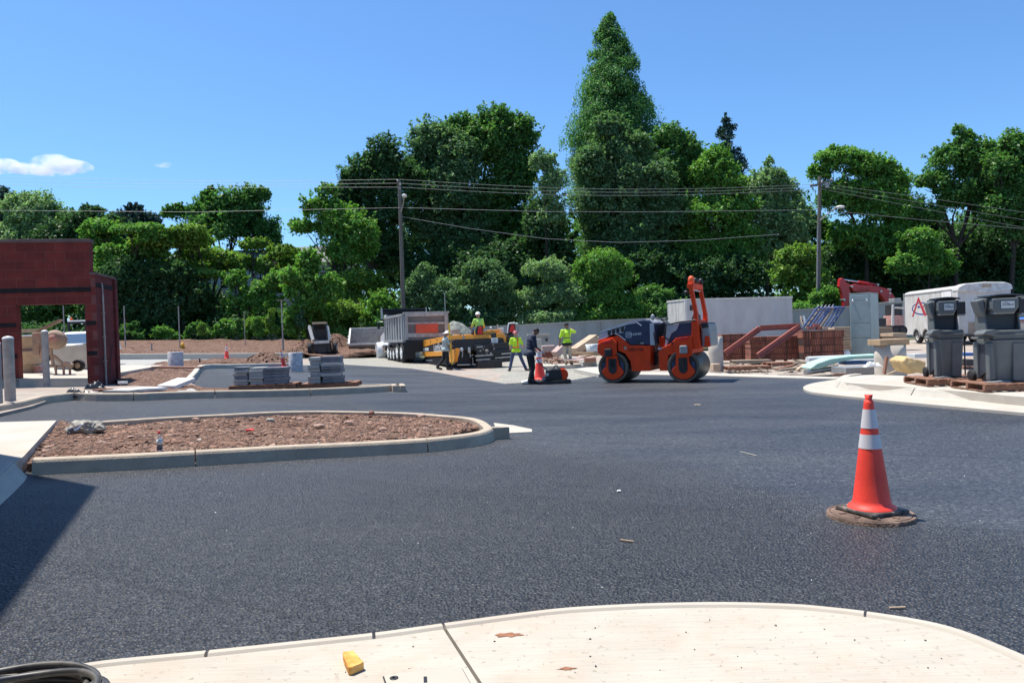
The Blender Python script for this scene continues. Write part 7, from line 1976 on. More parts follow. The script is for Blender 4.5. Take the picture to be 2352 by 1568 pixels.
# ------------------------------------------------------------------ hand wash stations on pallets
def wash_station(loc, yaw, label):
    o = thing('wash_station', loc, yaw, label, 'wash station', 'grey hand wash stations on pallets')
    W, D, HT_ = .60, .66, 1.22
    def ring_(z, s, dx=0): return (W * .5 - W * .5 * s + dx, W * .5 + W * .5 * s + dx, D * .5 - D * .5 * s, D * .5 + D * .5 * s, z)
    mb = MB(); rs = [ring_(0, .82), ring_(.08, .84), ring_(HT_ - .28, .98), ring_(HT_ - .24, 1.0)]
    vs = []
    ch = .06
    for (x0, x1, y0, y1, z) in rs: vs += [(x0 + ch, y0, z), (x1 - ch, y0, z), (x1, y0 + ch, z), (x1, y1 - ch, z), (x1 - ch, y1, z), (x0 + ch, y1, z), (x0, y1 - ch, z), (x0, y0 + ch, z)]
    fs = [(i * 8 + k, i * 8 + (k + 1) % 8, (i + 1) * 8 + (k + 1) % 8, (i + 1) * 8 + k) for i in range(3) for k in range(8)] + [tuple(range(7, -1, -1)), tuple(range(24, 32))]
    mb._add(vs, fs); tote = mb.build('tote', M['tote'], o, .02)
    MB().prism([(.30, .05), (.36, .03), (.50, .03), (.53, .9), (.31, .9)], -.012, .08).build('front_rib', M['tote'], tote, .012)
    MB().box(.585, .60, .0, .05, .06, .92).build('seam', M['totedark'], tote)
    # left side: two upright ribs and a recess
    for y in (.06, .50): MB().prism([(y, .06), (y + .16, .04), (y + .17, .92), (y - .01, .92)], -.035, .07, 'yz').build('side_rib', M['tote'], tote, .03)
    MB().prism([(.22, .25), (.5, .1), (.5, .88), (.22, .88)], -.0, .02, 'yz').build('side_recess', M['totedark'], tote)
    # collar, basin and cowl
    c = MB(); c.box(.03, W - .0, .03, D - .02, HT_ - .24, HT_ - .02); col_ = c.build('collar', M['tote'], o, .03)
    MB().box(.0, W + .02, .0, D, HT_ - .15, HT_ - .11).build('collar_band', M['tote'], col_, .012)
    mb = MB(); mb.tube([(-.06, .12, HT_ - .20), (-.06, .6, HT_ - .20)], .028, 10); mb.tube([(-.06, .12, HT_ - .20), (.04, .12, HT_ - .26)], .024, 8); mb.tube([(-.06, .6, HT_ - .20), (.04, .6, HT_ - .26)], .024, 8); mb.build('handle', M['tote'], o)
    mb = MB(); mb.prism([(-.16, HT_ - .1), (-.1, HT_ - .02), (.02, HT_ + .0), (.14, HT_ - .03), (.34, HT_ - .035), (.34, HT_ - .06), (.1, HT_ - .08), (.0, HT_ - .13)], .0, .35); mb.build('basin_lip', M['tote'], o, .02)
    tz0, tz1 = HT_ - .02, HT_ + .78
    mb = MB(); mb.prism([(.04, tz0), (.02, tz1 - .08), (.10, tz1), (.52, tz1 + .02), (.58, tz1 - .03), (.58, tz0 + .12), (.63, tz0)], .40, D - .04); tw = mb.build('tower', M['totedark'], o, .02)
    for x in (.03, .56): MB().prism([(.30, tz0 + .0), (.36, tz0 + .4), (.26, tz1 - .06), (.70, tz1 - .02), (.70, tz0)], x, x + .035, 'yz').build('side_cheek', M['tote'], tw, .012)
    mb = MB(); n = 8; top = [(.05 + .55 * i / n, tz1 - .02 + .055 * math.sin(math.pi * (.15 + .75 * i / n))) for i in range(n + 1)]
    mb.prism(top + [(x, z - .035) for x, z in top[::-1]], .18, D - .02); mb.build('curved_lid', M['totedark'], tw, .01)
    mb = MB(); mb.prism([(.08, tz1 - .07), (.50, tz1 - .06), (.50, tz1 - .28), (.44, tz1 - .40), (.13, tz1 - .40), (.08, tz1 - .30)], .14, .42); ds = mb.build('towel_dispenser', M['tote'], o, .03)
    mb = MB(); mb.prism([(.12, tz1 - .36), (.45, tz1 - .36), (.43, tz1 - .43), (.11, tz1 - .43)], .17, .4); mb.build('dispenser_tray', M['greysteel'], ds, .01)
    lb = MB().box(.21, .42, .130, .139, tz1 - .30, tz1 - .145).build('label', M['sticker'], ds, .003)
    lettering('United', .062, M['ink'], lb, frame((.318, .128, tz1 - .222), (1, 0, 0), (0, 0, 1)), depth=.001)
    mb = MB(); arc = [(.235 + .10 * i / 8, .127, tz1 - .205 + .028 * math.sin(math.pi * i / 8)) for i in range(9)]; mb.tube(arc, .0055, 5); mb.build('swoosh', M['ink'], lb)
    mb = MB(); mb.box(.50, .70, .16, .36, tz1 - .42, tz1 - .10); sd_ = mb.build('soap_dispenser', M['black'], o, .012)
    MB().box(.53, .68, .15, .24, tz1 - .46, tz1 - .425).build('soap_nozzle', M['greysteel'], sd_, .01)
    mb = MB(); mb.prism([(-.09, tz1 - .10), (.02, tz1 - .06), (.03, tz1 - .5), (-.03, tz1 - .38)], .3, .6); mb.build('side_dispenser', M['tote'], o, .02)
    for y in (.52,): wheel_parts(o, Vector((-.05, y + .14, .13)), .13, .08, 'x', 'darkmetal')
    mb = MB(); mb.cyl((-.03, .66, .13), (W, .66, .13), .012, n=8); mb.build('axle', M['steel'], o)
    MB().prism([(.0, .0), (-.1, .02), (.1, .05), (.25, .03), (.25, 0)], -.06, .15).build('foot_pedal', M['greysteel'], o, .01)
    return o
pz = .186
for (fx, fy, lab, plab, sc_) in [(580, 1118, 'left grey hand wash station on a tote base, standing on a pallet by the kerb', 'brown pallet under the left wash station', 1.0), (1116, 1163, 'right grey hand wash station on a tote base, at the right edge of the photo', 'broken brown pallet under the right wash station, overhanging the kerb', 1.0)]:
    q = P(*c7(fx, fy), pz + .135); yw = R(-7)
    loc = Vector((q.x, q.y, T(q.x) + pz + .134))
    ws = wash_station(loc, yw, lab); hh = at(*c7(fx, 330 if fx < 900 else 300), q.y + .4).z - loc.z
    ws.scale = (.80, .72, hh / 2.03) if fx < 900 else (1.02, .95, hh / 2.03)
    pc_ = loc + Matrix.Rotation(yw, 3, 'Z') @ Vector((.30, .28, 0)); pc_.z = T(pc_.x) + pz + .003
    pallet(pc_, R(-7 if fx < 900 else -4), 1.25, 1.15, plab, h=.131)

# ------------------------------------------------------------------ debris in the yard
def lie(c, p0, p1, w_, th, label, m, name='board', cat='board', dz0=.08, dz1=None, dy=0.0, tube=0, Y=None):
    a = P(*c(*p0), dz0) if Y is None else at(*c(*p0), Y)
    b = at(*c(*p1), a.y + dy); cc = (a + b) / 2; mb = MB()
    if tube: mb.tube([a - cc, b - cc], tube, 12)
    else: mb.bar(a - cc, b - cc, w_, th)
    return tag(mb.build(name, M[m], None, 0 if tube else min(.004, th * .2), loc=cc), label, cat)
GD = [((870, 1145), (1030, 1330), .12, .03, 'pale board crossing diagonally over the rubbish in front of the brick cubes', 'oldwood', -1.0), ((780, 1290), (1000, 1240), .14, .05, 'dark short plank in the rubbish left of the pale pipe', 'redwood', .2),
      ((990, 1170), (1200, 1225), .10, .04, 'thin plank sloping down toward the mint foam board', 'oldwood', .3), ((940, 1260), (1080, 1310), .09, .04, 'splintered reddish plank at the foot of the rubbish', 'redwood', .1),
      ((1010, 1215), (1290, 1195), .2, .05, 'wide grey-brown plank beside the white pipes', 'oldwood', .3), ((560, 1270), (690, 1312), .06, .03, 'thin stick lying in front of the low pallets', 'oldwood', -.2),
      ((1490, 1350), (1640, 1345), .1, .04, 'short reddish board lying near the kerb tip', 'redwood', 0), ((820, 1300), (1110, 1265), .18, .06, 'weathered beam under the broken planks', 'oldwood', .2), ((1040, 1300), (1130, 1230), .1, .05, 'stubby upright scrap of wood in the rubbish', 'lumber', .1)]
for a, b, w_, th, lab, m_, dy in GD: lie(c6, a, b, w_, th, lab, m_, dy=dy, dz0=.12)
lie(c6, (1165, 1172), (1700, 1150), .2, .1, 'long white pipe lying behind the mint foam board', 'pvc', 'pipe', 'pipe', tube=.11, dz0=.25, dy=.3)
lie(c6, (1145, 1325), (1530, 1272), .2, .1, 'grey metal pipe lying in front of the mint foam board', 'steel', 'pipe', 'pipe', tube=.075, dz0=.10, dy=.6)
mf = P(*c6(1400, 1290), .15); t = Tr(mf, 0, c6)
pts = t.py([(1205, 1275), (1290, 1215), (1450, 1160), (1700, 1125), (2090, 1105), (2095, 1150), (1800, 1160), (1600, 1190), (1450, 1240), (1310, 1285), (1215, 1290)], .0)
mb = MB(); mb.prism(pts, .0, .7); tag(mb.build('foam_board', M['mint'], None, .02, loc=mf), 'long mint green foam board bowed over the rubbish pile', 'foam board')
def boxy(c, x0, x1, y0, y1, d, label, m, name, cat, dz=.06, yaw=0, Y=None, bev=.008):
    b = P(*c((x0 + x1) / 2, y1), dz)
    if Y: b = at(*c((x0 + x1) / 2, y1), Y)
    t = Tr(b, yaw, c); a = t.y(x0, y0, 0); e = t.y(x1, y1, 0)
    return tag(MB().box(a.x, e.x, 0, d, 0, a.z).build(name, M[m], None, bev, loc=b, rz=yaw), label, cat)
boxy(c6, 1640, 2100, 1270, 1345, .9, 'low grey box of folded sheeting under the white plastic', 'greysteel', 'crate', 'crate')
boxy(c6, 1640, 1900, 1195, 1230, .5, 'dark blue and white folded panel on the grey box', 'blue', 'panel', 'panel', Y=20.8)
boxy(c6, 1700, 2095, 1175, 1215, .35, 'pale blue foam panel beneath the mint board', 'pvc', 'panel', 'panel', Y=21.6)
def wp_(name, label, cat, c, cx, cy, wpx, hpx, seed, m, dz=.1):
    q = c(cx, cy); return crumple(q[0], q[1], wpx, hpx, seed, m, name, label, cat, dz)
wp_('plastic_wrap', 'white plastic wrap heaped on the grey box', 'plastic', c6, 1990, 1260, 42, 16, 4, M['foam'], .35)
wp_('plastic_wrap', 'crumpled white plastic between the brick and the cabinet', 'plastic', c6, 1665, 1140, 22, 24, 7, M['foam'], .1)
boxy(c6, 340, 415, 1095, 1172, .3, 'grey block standing on end beside the red steel frame', 'pinkslab', 'block', 'block')
boxy(c6, 462, 715, 1118, 1165, .5, 'flat grey slab lying before the brick cubes', 'pinkslab', 'block', 'block', dz=.1)
def yp(cx, cy, wpx, lab, yaw, m='pallet', d=1.0):
    b = P(*c6(cx, cy), .03); s = FPX / b.y; pallet(b + V(0, d / 2, 0), yaw, wpx / 5.333 / s, d, lab, m=m)
yp(530, 1222, 450, 'old pallet lying nearest the red steel frame', R(-3), 'oldwood'); yp(480, 1302, 520, 'old pallet lying at the front of the yard behind the kerb', R(-5), 'pallet', .9)
yp(880, 1250, 330, 'dark pallet buried in the broken planks', R(6), 'redwood', .8)
boxy(c6, 15, 108, 1225, 1308, .4, 'tan concrete block beside the rear roller drum', 'lumber', 'block', 'block', .05)
# left of the roller
for i, (a, b, lab) in enumerate([((640, 815), (1080, 520), 'topmost pale beam of the slanting lumber bundle left of the roller'), ((640, 850), (1130, 560), 'second pale beam of the slanting lumber bundle left of the roller'), ((640, 890), (1140, 600), 'third beam of the slanting lumber bundle left of the roller'), ((650, 930), (1040, 690), 'lowest reddish beam of the slanting lumber bundle left of the roller')]):
    p = at(*c8(*a), 32.5 + i * .05); q = at(*c8(*b), 33.2 + i * .05); cc = (p + q) / 2
    mb = MB(); mb.bar(p - cc, q - cc, .5, .13); tag(mb.build('beam', M['lumber' if i < 3 else 'redwood'], None, .006, loc=cc), lab, 'beam', 'slanting lumber bundle')
q = c8(860, 690); crumple(q[0], q[1] + 6, 58, 30, 3, M['tarp'], 'tarpaulin', 'grey and white tarpaulin draped over a pile behind the slanting lumber', 'tarpaulin', .3).location += V(0, 1.5, .1)
lie(c8, (880, 875), (1170, 930), 1.0, .03, 'orange-tan plywood sheet lying at an angle left of the roller', 'lumber', 'plywood_sheet', 'plywood', dy=.6, Y=31.5)
lie(c8, (630, 1050), (960, 960), .9, .03, 'pinkish plywood sheet lying on the rubble left of the roller', 'pinkslab', 'plywood_sheet', 'plywood', dy=.8, Y=30.5)
lie(c8, (780, 935), (1010, 930), .3, .04, 'short pale plank on the plywood left of the roller', 'lumber', dy=.2, Y=31)
boxy(c8, 845, 1150, 1085, 1185, .8, 'low concrete block with dark straps left of the front drum', 'oldconc', 'block', 'block', .1)
boxy(c8, 890, 1140, 1000, 1090, .5, 'dark broken crate left of the front drum', 'redwood', 'crate', 'crate', Y=28.5)
b = at(*c8(1090, 850), 30.5); tb_ = Tr(b, 0, c8); hh = tb_.y(1090, 695, 0).z; MBx = MB().lathe([(.30, 0), (.36, hh), (.34, hh), (.30, hh - .05), (0, hh - .06)], n=24)
o = thing('bucket', b, 0, 'white bucket standing on the rubble left of the roller', 'bucket'); MBx.build('shell', M['pvc'], o); mb = MB(); mb.tube([(-.35, 0, hh - .1), (-.2, -.3, hh - .05), (.2, -.3, hh - .05), (.35, 0, hh - .1)], .012, 6); mb.build('bail_handle', M['steel'], o)
boxy(c8, -40, 250, 735, 870, 1.2, 'flat-topped pallet load of pinkish slabs behind the compactor', 'pinkslab', 'slab_load', 'slabs', Y=37, bev=.02)
boxy(c8, -40, 250, 872, 985, 1.1, 'brick-filled pallet base under the pinkish slab load', 'brick', 'brick_load', 'bricks', Y=37.02)
lie(c8, (240, 920), (380, 780), .4, .3, 'slanting pale block leaning against the slab load', 'pinkslab', 'block', 'block', dy=.3, Y=36.5)
boxy(c4, 1650, 1960, 575, 730, 1.0, 'pale grey flat-roofed box with a dark opening in front of the concrete wall', 'oldconc', 'utility_vault', 'box', Y=44, bev=.02)
boxy(c4, 1640, 1970, 558, 578, 1.2, 'thin slab roof overhanging the pale grey box', 'kerb_pale', 'slab', 'slab', Y=43.9)
boxy(c4, 1905, 1935, 620, 665, .05, 'dark opening plate on the pale grey box', 'black', 'hatch', 'hatch', Y=43.9)
boxy(c4, 1758, 1852, 630, 960, .3, 'upright pale concrete post right behind the man in dark clothes', 'pipeconc', 'concrete_post', 'post', Y=30)
scatter('rubble', [tuple(P(*c8(x, y)).xy) for x, y in [(-100, 985), (300, 960), (640, 1060), (900, 1130), (640, 1180), (200, 1130), (-250, 1060)]], 420, .02, .16, M['soil_stone'], .0, 'reddish rubble strewn over the ground behind the compactor', 8)
scatter('rubble', [tuple(P(*c6(x, y)).xy) for x, y in [(200, 1180), (800, 1200), (1500, 1230), (1700, 1350), (1200, 1350), (220, 1318)]], 500, .015, .11, M['oldwood'], .03, 'splinters and rubble strewn in front of the brick cubes', 9, .35)
# things at the right edge
def car(loc, yaw, label, m):
    o = thing('parked_car', loc, yaw, label, 'car', 'cars beyond the right wash station')
    MB().prism([(-2.2, .35), (-2.25, .75), (-1.3, .92), (-.6, 1.42), (.9, 1.45), (1.7, .98), (2.2, .9), (2.25, .4)], -.88, .88).build('body', M[m], o, .08)
    for s in (-1, 1): MB().prism([(-1.1, .95), (-.55, 1.36), (.85, 1.38), (1.45, .98)], s * .885 - .006, s * .885 + .006).build('side_window', M['glass'], o)
    MB().quad((-1.28, -.75, .96), (-1.28, .75, .96), (-.66, .65, 1.40), (-.66, -.65, 1.40)).build('windscreen', M['glass'], o)
    for x in (-1.4, 1.35):
        for s in (-1, 1): wheel_parts(o, Vector((x, s * .8, .33)), .33, .2, 'y', 'steel')
    for s in (-1, 1): MB().box(-2.27, -2.2, s * .6 - .18, s * .6 + .18, .62, .75).build('headlight', M['chrome'], o, .02)
p = at(2385, 752, 38); p.z = T(p.x) + .55; car(p, R(20), 'white car parked beyond the right wash station', 'truckwhite')
p = at(2400, 765, 34); p.z = T(p.x) + .2; car(p, R(15), 'blue car with a low bonnet parked nearer than the white car', 'blue')
boxy(c7, 1290, 1560, 600, 750, .8, 'pale concrete barrier at the right edge behind the right wash station', 'pipeconc', 'barrier', 'barrier', Y=27)
for i, (y0_, lab) in enumerate([(545, 'lower red-brown board on the pale concrete barrier'), (575, 'upper red-brown board pile by the pale concrete barrier')]): boxy(c7, 1300, 1500, y0_, y0_ + 22, .6, lab, 'redwood' if i == 0 else 'pinkslab', 'board', 'board', Y=27.2)
for i, (x0_, x1_, y0_, y1_, m_, lab) in enumerate([(845, 925, 870, 900, 'blue', 'folded blue tarp between the two wash stations'), (845, 925, 1005, 1120, 'redwood', 'reddish wooden box between the two wash stations'), (850, 930, 935, 1000, 'darkmetal', 'dark crate on the reddish box between the wash stations'), (340, 470, 880, 920, 'pvc', 'pale plastic scrap behind the cardboard carton'), (1385, 1440, 800, 860, 'blue', 'blue tarp at the far right edge')]):
    boxy(c7, x0_, x1_, y0_, y1_, .5, lab, m_, 'crate' if 'crate' in lab or 'box' in lab else 'tarp', 'scrap', Y=20.2 + .3 * (i % 3))
# ------------------------------------------------------------------ utility poles, lamps and wires
PYD = 58.0
def pole(px_top, py_top, px_bot, label, arm):
    a = at(px_top, py_top, PYD); b = at(px_bot, 780, PYD); b.z = T(b.x)
    o = thing('utility_pole', b, 0, label, 'utility pole', 'utility poles behind the lot')
    d = a - b; MB().tube([V(0, 0, -.3), d * .5, d], [.19, .165, .13], 14).build('shaft', M['polewood'], o)
    return o, b, d
p1, b1, d1 = pole(917, 413, 929, 'left wooden utility pole with a short lamp bracket behind the dump truck', None)
t1 = Tr(b1)
mb = MB(); mb.tube([t1.y(921, 487, -.15), t1.y(926, 470, -.6), t1.y(928, 455, -1.1)], .045, 8); mb.build('lamp_arm', M['galv'], p1)
MB().ball(t1.y(929, 450, -1.2), (.20, .42, .13), 14, 8).build('lamp_head', M['whitehat'], p1)
mb = MB()
for (x, y_) in [(913, 415), (919, 424), (919, 433)]: mb = MB(); mb.ball(t1.y(x, y_, -.2), .09, 10, 6); mb.build('insulator', M['greysteel'], p1)
mb = MB(); mb.tube([t1.y(925, 497, -.2), t1.y(930, 520, -.25), t1.y(924, 540, -.2)], .02, 6); mb.build('drop_cable', M['black'], p1)
p2, b2, d2 = pole(1883, 405, 1878, 'right utility pole with a crossarm and curved street lamp beside the scaffold', None)
t2 = Tr(b2)
mb = MB(); mb.bar(t2.y(1861, 428, -.15), t2.y(1912, 416, -.5), .12, .14); mb.build('crossarm', M['polewood'], p2)
mb = MB(); mb.bar(t2.y(1890, 425, -.2), t2.y(1882, 445, -.15), .06); mb.build('arm_brace', M['polewood'], p2)
for (x, y_) in [(1863, 425), (1888, 418), (1910, 412)]: mb = MB(); mb.ball(t2.y(x, y_, -.3), .10, 10, 6); mb.build('insulator', M['greysteel'], p2)
MB().cyl(t2.y(1900, 432, -.4), t2.y(1898, 420, -.4), .16, n=12).build('transformer_can', M['greysteel'], p2)
mb = MB(); mb.tube([t2.y(1884, 506, -.15), t2.y(1897, 495, -.4), t2.y(1910, 484, -.7), t2.y(1922, 476, -.9)], .05, 8); mb.build('lamp_arm', M['galv'], p2)
MB().ball(t2.y(1930, 475.5, -1.0), (.36, .22, .12), 14, 8).build('lamp_head', M['whitehat'], p2)
MB().tube([t2.y(1878, 520, -.17), t2.y(1877, 690, -.17)], .05, 8).build('riser_pipe', M['greysteel'], p2)
def wire(pts, Y, label, sag=0, r=.012):
    q = [at(a, b, Y) for a, b in pts]; v = []
    for i in range(len(q) - 1):
        for k in range(12): v.append(q[i].lerp(q[i + 1], k / 12) - V(0, 0, sag * math.sin(math.pi * k / 12)))
    v.append(q[-1]); c = v[0].copy()
    o = MB().tube([p - c for p in v], r, 5).build('wire', M['greysteel'], None, loc=c)
    tag(o, label, 'wire', 'overhead wires')
wn = ['top', 'second', 'third']
for i in range(3):
    wire([(-60, 407 + i * 8), (0, 409 + i * 8), (300, 414 + i * 8.5), (600, 417 + i * 7), (915, 412 + i * 9)], PYD - .2, wn[i] + ' overhead wire left of the left utility pole')
    wire([(917, 412 + i * 9), (1870, 424 + i * 6)], PYD - .2, wn[i] + ' overhead wire between the two utility poles', .55)
    wire([(1886, 422 + i * 6), (2130, 455 + i * 13), (2380, 492 + i * 18)], PYD - .3, wn[i] + ' overhead wire running down right of the right utility pole')
wire([(-60, 483), (450, 487), (919, 477)], PYD - .2, 'lower single wire left of the left utility pole', 0)
wire([(921, 477), (1240, 486), (1500, 487), (1880, 482)], PYD - .2, 'bright lower wire crossing between the two utility poles', 0, .015)
wire([(1884, 482), (2120, 505), (2380, 528)], PYD - .3, 'lowest wire running right from the right utility pole', 0, .015)
wire([(924, 498), (1080, 525), (1250, 548), (1420, 557), (1600, 552), (1790, 538)], PYD - .3, 'slack service wire drooping across the trees below the others', 0, .015)

# ------------------------------------------------------------------ houses beyond the trees
def siding_mat():
    m = mat('white_siding', (.52, .56, .60), .6, var=.05, scale=2)
    nt = m.node_tree; N = nt.nodes; L = nt.links; tc = N.new('ShaderNodeTexCoord'); wv = N.new('ShaderNodeTexWave'); wv.wave_type = 'BANDS'; wv.bands_direction = 'Z'; wv.wave_profile = 'SAW'; wv.inputs['Scale'].default_value = 2.2
    L.new(tc.outputs['Object'], wv.inputs['Vector']); bp = N.new('ShaderNodeBump'); bp.inputs['Strength'].default_value = .8; bp.inputs['Distance'].default_value = .04; L.new(wv.outputs['Fac'], bp.inputs['Height']); L.new(bp.outputs['Normal'], N['Principled BSDF'].inputs['Normal'])
    return m
M['siding'] = siding_mat()
M['shingle'] = mat('grey_shingle', (.20, .195, .19), .9, var=.25, scale=9, bump=.3)
M['stucco'] = mat('pinkish_siding', (.42, .36, .33), .8, var=.1, scale=3)
def house(px0, px1, py_eave, py_ridge, Y, label, m, wins, d=7, gable_front=False):
    a, c = at(px0, py_eave, Y), at(px1, py_eave, Y); b = Vector((a.x, Y, T(a.x))); t = Tr(b); w_ = c.x - a.x; ze = a.z - b.z; zr = at((px0 + px1) / 2, py_ridge, Y + (0 if gable_front else d / 2)).z - b.z
    o = thing('house', b, 0, label, 'house', 'houses beyond the trees')
    MB().box(0, w_, 0, d, -.3, ze).build('wall', M[m], o)
    if gable_front:
        MB().prism([(0, ze), (w_, ze), (w_ / 2, zr)], 0, d).build('gable', M[m], o)
        mb = MB(); mb._add([(-.3, -.3, ze - .15), (w_ / 2, -.3, zr + .12), (w_ / 2, d + .3, zr + .12), (-.3, d + .3, ze - .15)], [(0, 1, 2, 3)]); mb._add([(w_ + .3, -.3, ze - .15), (w_ / 2, -.3, zr + .12), (w_ / 2, d + .3, zr + .12), (w_ + .3, d + .3, ze - .15)], [(0, 3, 2, 1)])
        r_ = mb.build('roof', M['shingle'], o); r_.modifiers.new('s', 'SOLIDIFY').thickness = .12
    else:
        MB().prism([(-.4, ze - .1), (d + .4, ze - .1), (d / 2, zr)], -.3, w_ + .3, 'yz').build('roof', M['shingle'], o)
    for (x0, x1, y0, y1) in wins:
        q0, q1 = t.y(x0, y0, 0), t.y(x1, y1, 0)
        f = MB().box(q0.x - .08, q1.x + .08, -.06, .02, q1.z - .08, q0.z + .08).build('window', M['white'], o)
        MB().box(q0.x, q1.x, -.068, -.04, q1.z, q0.z).build('pane', M['glass'], f); MB().box(q0.x, q1.x, -.078, -.07, (q0.z + q1.z) / 2 - .03, (q0.z + q1.z) / 2 + .03).build('sash', M['white'], f)
house(440, 662, 612, 575, 74, 'white house with horizontal siding glimpsed behind the flat-topped trees', 'siding', [(506, 524, 628, 662), (598, 620, 655, 676), (470, 486, 632, 662)])
house(652, 792, 604, 566, 86, 'grey-roofed pale house rising above the bushy small tree', 'stucco', [(735, 755, 625, 650), (770, 785, 640, 665)])
house(1200, 1300, 590, 560, 84, 'pinkish house barely visible through the trees behind the paver', 'stucco', [(1240, 1255, 620, 650)])

# ------------------------------------------------------------------ the building at the left whose shadow falls on the asphalt
SC = P(225, 1117); s2 = P(0, 1420)
ang = math.atan2(s2.y - SC.y, s2.x - SC.x); Hb = 8.2; k = Hb / math.tan(ELEV)
cor = SC + SUN_TO * k; cor.z = T(cor.x) - .2
dirv = (s2 - SC); dirv.z = 0; dirv.normalize()
bz = thing('brick_building', cor, math.atan2(dirv.y, dirv.x), 'tall red building left of the camera casting the dark shadow on the asphalt', 'building')
M['redblock2'] = M['redblock']
Hh = Hb + SC.z - cor.z
MB().box(0, 16, -9, 0, 0, Hh - .15).build('wall', M['redblock'], bz) if False else MB().box(0, 16, -8, 0, 0, Hh - .15).build('wall', M['redblock'], bz)
MB().box(0, 16, -8, 0, Hh - .15, Hh).build('parapet', M['cap'], bz)
for x in (2.5, 6, 9.5, 13):
    for z in (1.2, 4.8):
        f = MB().box(x - .8, x + .8, -.02, .05, z, z + 1.7).build('window', M['greysteel'], bz); MB().box(x - .72, x + .72, .04, .06, z + .08, z + 1.62).build('pane', M['glass'], f)

# ------------------------------------------------------------------ near things
# manhole ring and the big cone
mh = P(2000, 1186, .0); mh.z = T(mh.x)
o = thing('manhole_ring', mh, 0, 'rusty manhole cover standing proud of the asphalt under the large cone', 'manhole')
M['rust'] = mat('rusty_iron', (.13, .085, .065), .9, .1, var=.35, scale=9, bump=.8, bscale=40, dirt=(.36, .25, .19), dscale=6, damt=.7)
mr = 94 / (FPX / mh.y)
MB().lathe([(mr * 1.02, -.03), (mr, .026), (mr * .985, .031), (mr * .93, .031), (mr * .925, .024), (0, .024)], n=60).build('frame', M['rust'], o)
mb = MB(); mb.lathe([(mr * .905, .020), (mr * .905, .032), (mr * .89, .035), (0, .035)], n=56); cv = mb.build('cover', M['rust'], o)
for i in range(10):
    a = 2 * math.pi * i / 10
    for f_ in (.72, .45):
        mb = MB(); c_, s_ = math.cos(a + f_), math.sin(a + f_); mb.cbox((c_ * mr * f_, s_ * mr * f_, .038), (.05, .022, .008), Matrix.Rotation(a + f_, 3, 'Z')); mb.build('stud', M['rust'], cv)
cn = P(2003, 1174, .036); cn.z = T(cn.x) + .0365
h_ = (1174 - 905) / (FPX / cn.y)
cb_ = cone(2003, 1174, 1174 - 905, 'large clean orange cone with two white bands standing on the manhole cover', 0, .0365)
cb_.rotation_euler.z = R(20)
# bottle on the soil
M['bottleglass'] = mat('clear_bottle', (.75, .8, .85), .08, var=.02, trans=.9); M['bluelabel'] = mat('blue_label', (.02, .03, .10), .4, var=.1); M['capred'] = mat('red_cap', (.7, .04, .03), .4)
def bottle(loc, h, label, lying=0, cap='capred', lab=True):
    o = thing('water_bottle', loc, 0, label, 'bottle', 'plastic bottles on the planting bed')
    r = h * .145
    MB().lathe([(r * .85, 0), (r, h * .05), (r, h * .28), (r * .93, h * .33), (r, h * .38), (r, h * .62), (r * .8, h * .74), (r * .42, h * .86), (r * .42, h * .92), (0, h * .92)], n=22).build('body', M['bottleglass'], o)
    MB().lathe([(0, h * .03), (r * .93, h * .04), (r * .93, h * .3), (0, h * .3)], n=18).build('contents', M['bluelabel'], o)
    MB().lathe([(r * 1.01, h * .40), (r * 1.015, h * .60), (r * .97, h * .60)], n=22).build('label_band', M['sticker'], o) if lab else None
    MB().lathe([(r * .5, h * .88), (r * .5, h * 1.0), (0, h * 1.0)], n=16).build('cap', M[cap], o)
    o.rotation_euler = (lying * .2, lying, .5)
b = P(367, 1034, .12); bottle(b, 44 / (FPX / b.y), 'half-full plastic bottle with a red cap standing upright near the front kerb', 0)
b = P(158, 992, .16); bottle(b + V(0, 0, .015), .2, 'clear empty plastic bottle lying against the concrete lump', R(65), 'white', False)
# lump of concrete
def lump_obj(px, py, sx, sy, sz, m, name, label, cat, seed, dz, sub=4, amp=.3):
    from mathutils import noise
    b = P(px, py, dz); bm = bmesh.new(); bmesh.ops.create_icosphere(bm, subdivisions=sub, radius=1)
    for v in bm.verts:
        n = v.co.normalized(); k = 1 + amp * noise.noise(n * 1.6 + Vector((seed, 0, 0))) + amp * .45 * noise.noise(n * 5 + Vector((0, seed, 0))) + amp * .25 * noise.noise(n * 13)
        v.co = Vector((n.x * sx * k, n.y * sy * k, max(n.z, -.55) * sz * k))
    me = bpy.data.meshes.new(name); bm.to_mesh(me); bm.free(); me.materials.append(m)
    o = bpy.data.objects.new(name, me); COL.objects.link(o); o.location = b; return tag(o, label, cat)
M['lumpconc'] = mat('broken_concrete', (.38, .36, .31), .95, var=.3, scale=14, bump=1.0, bscale=22, dirt=(.2, .17, .14), dscale=6, damt=.5)
s = FPX / P(198, 985, .12).y
lump_obj(197, 983, 40 / s, .16, 19 / s, M['lumpconc'], 'concrete_lump', 'rough grey lump of broken concrete at the left end of the planting bed', 'concrete lump', 2, .16)
lump_obj(853, 949, .05, .05, .05, M['redwood'], 'brick_scrap', 'small dark brick scrap on the rear kerb of the near island', 'brick', 4, .17, 2, .2)
lump_obj(968, 955, .10, .05, .03, M['soil_stone'], 'stone', 'flat red stone near the rear kerb at the rounded end of the bed', 'stone', 6, .15, 2)
lump_obj(575, 987, .06, .04, .02, M['capred'], 'wrapper', 'red and white wrapper lying in the middle of the planting bed', 'litter', 7, .13, 2)
lump_obj(620, 965, .07, .05, .04, M['lumpconc'], 'stone', 'grey stone standing out in the middle of the planting bed', 'stone', 9, .13, 2)
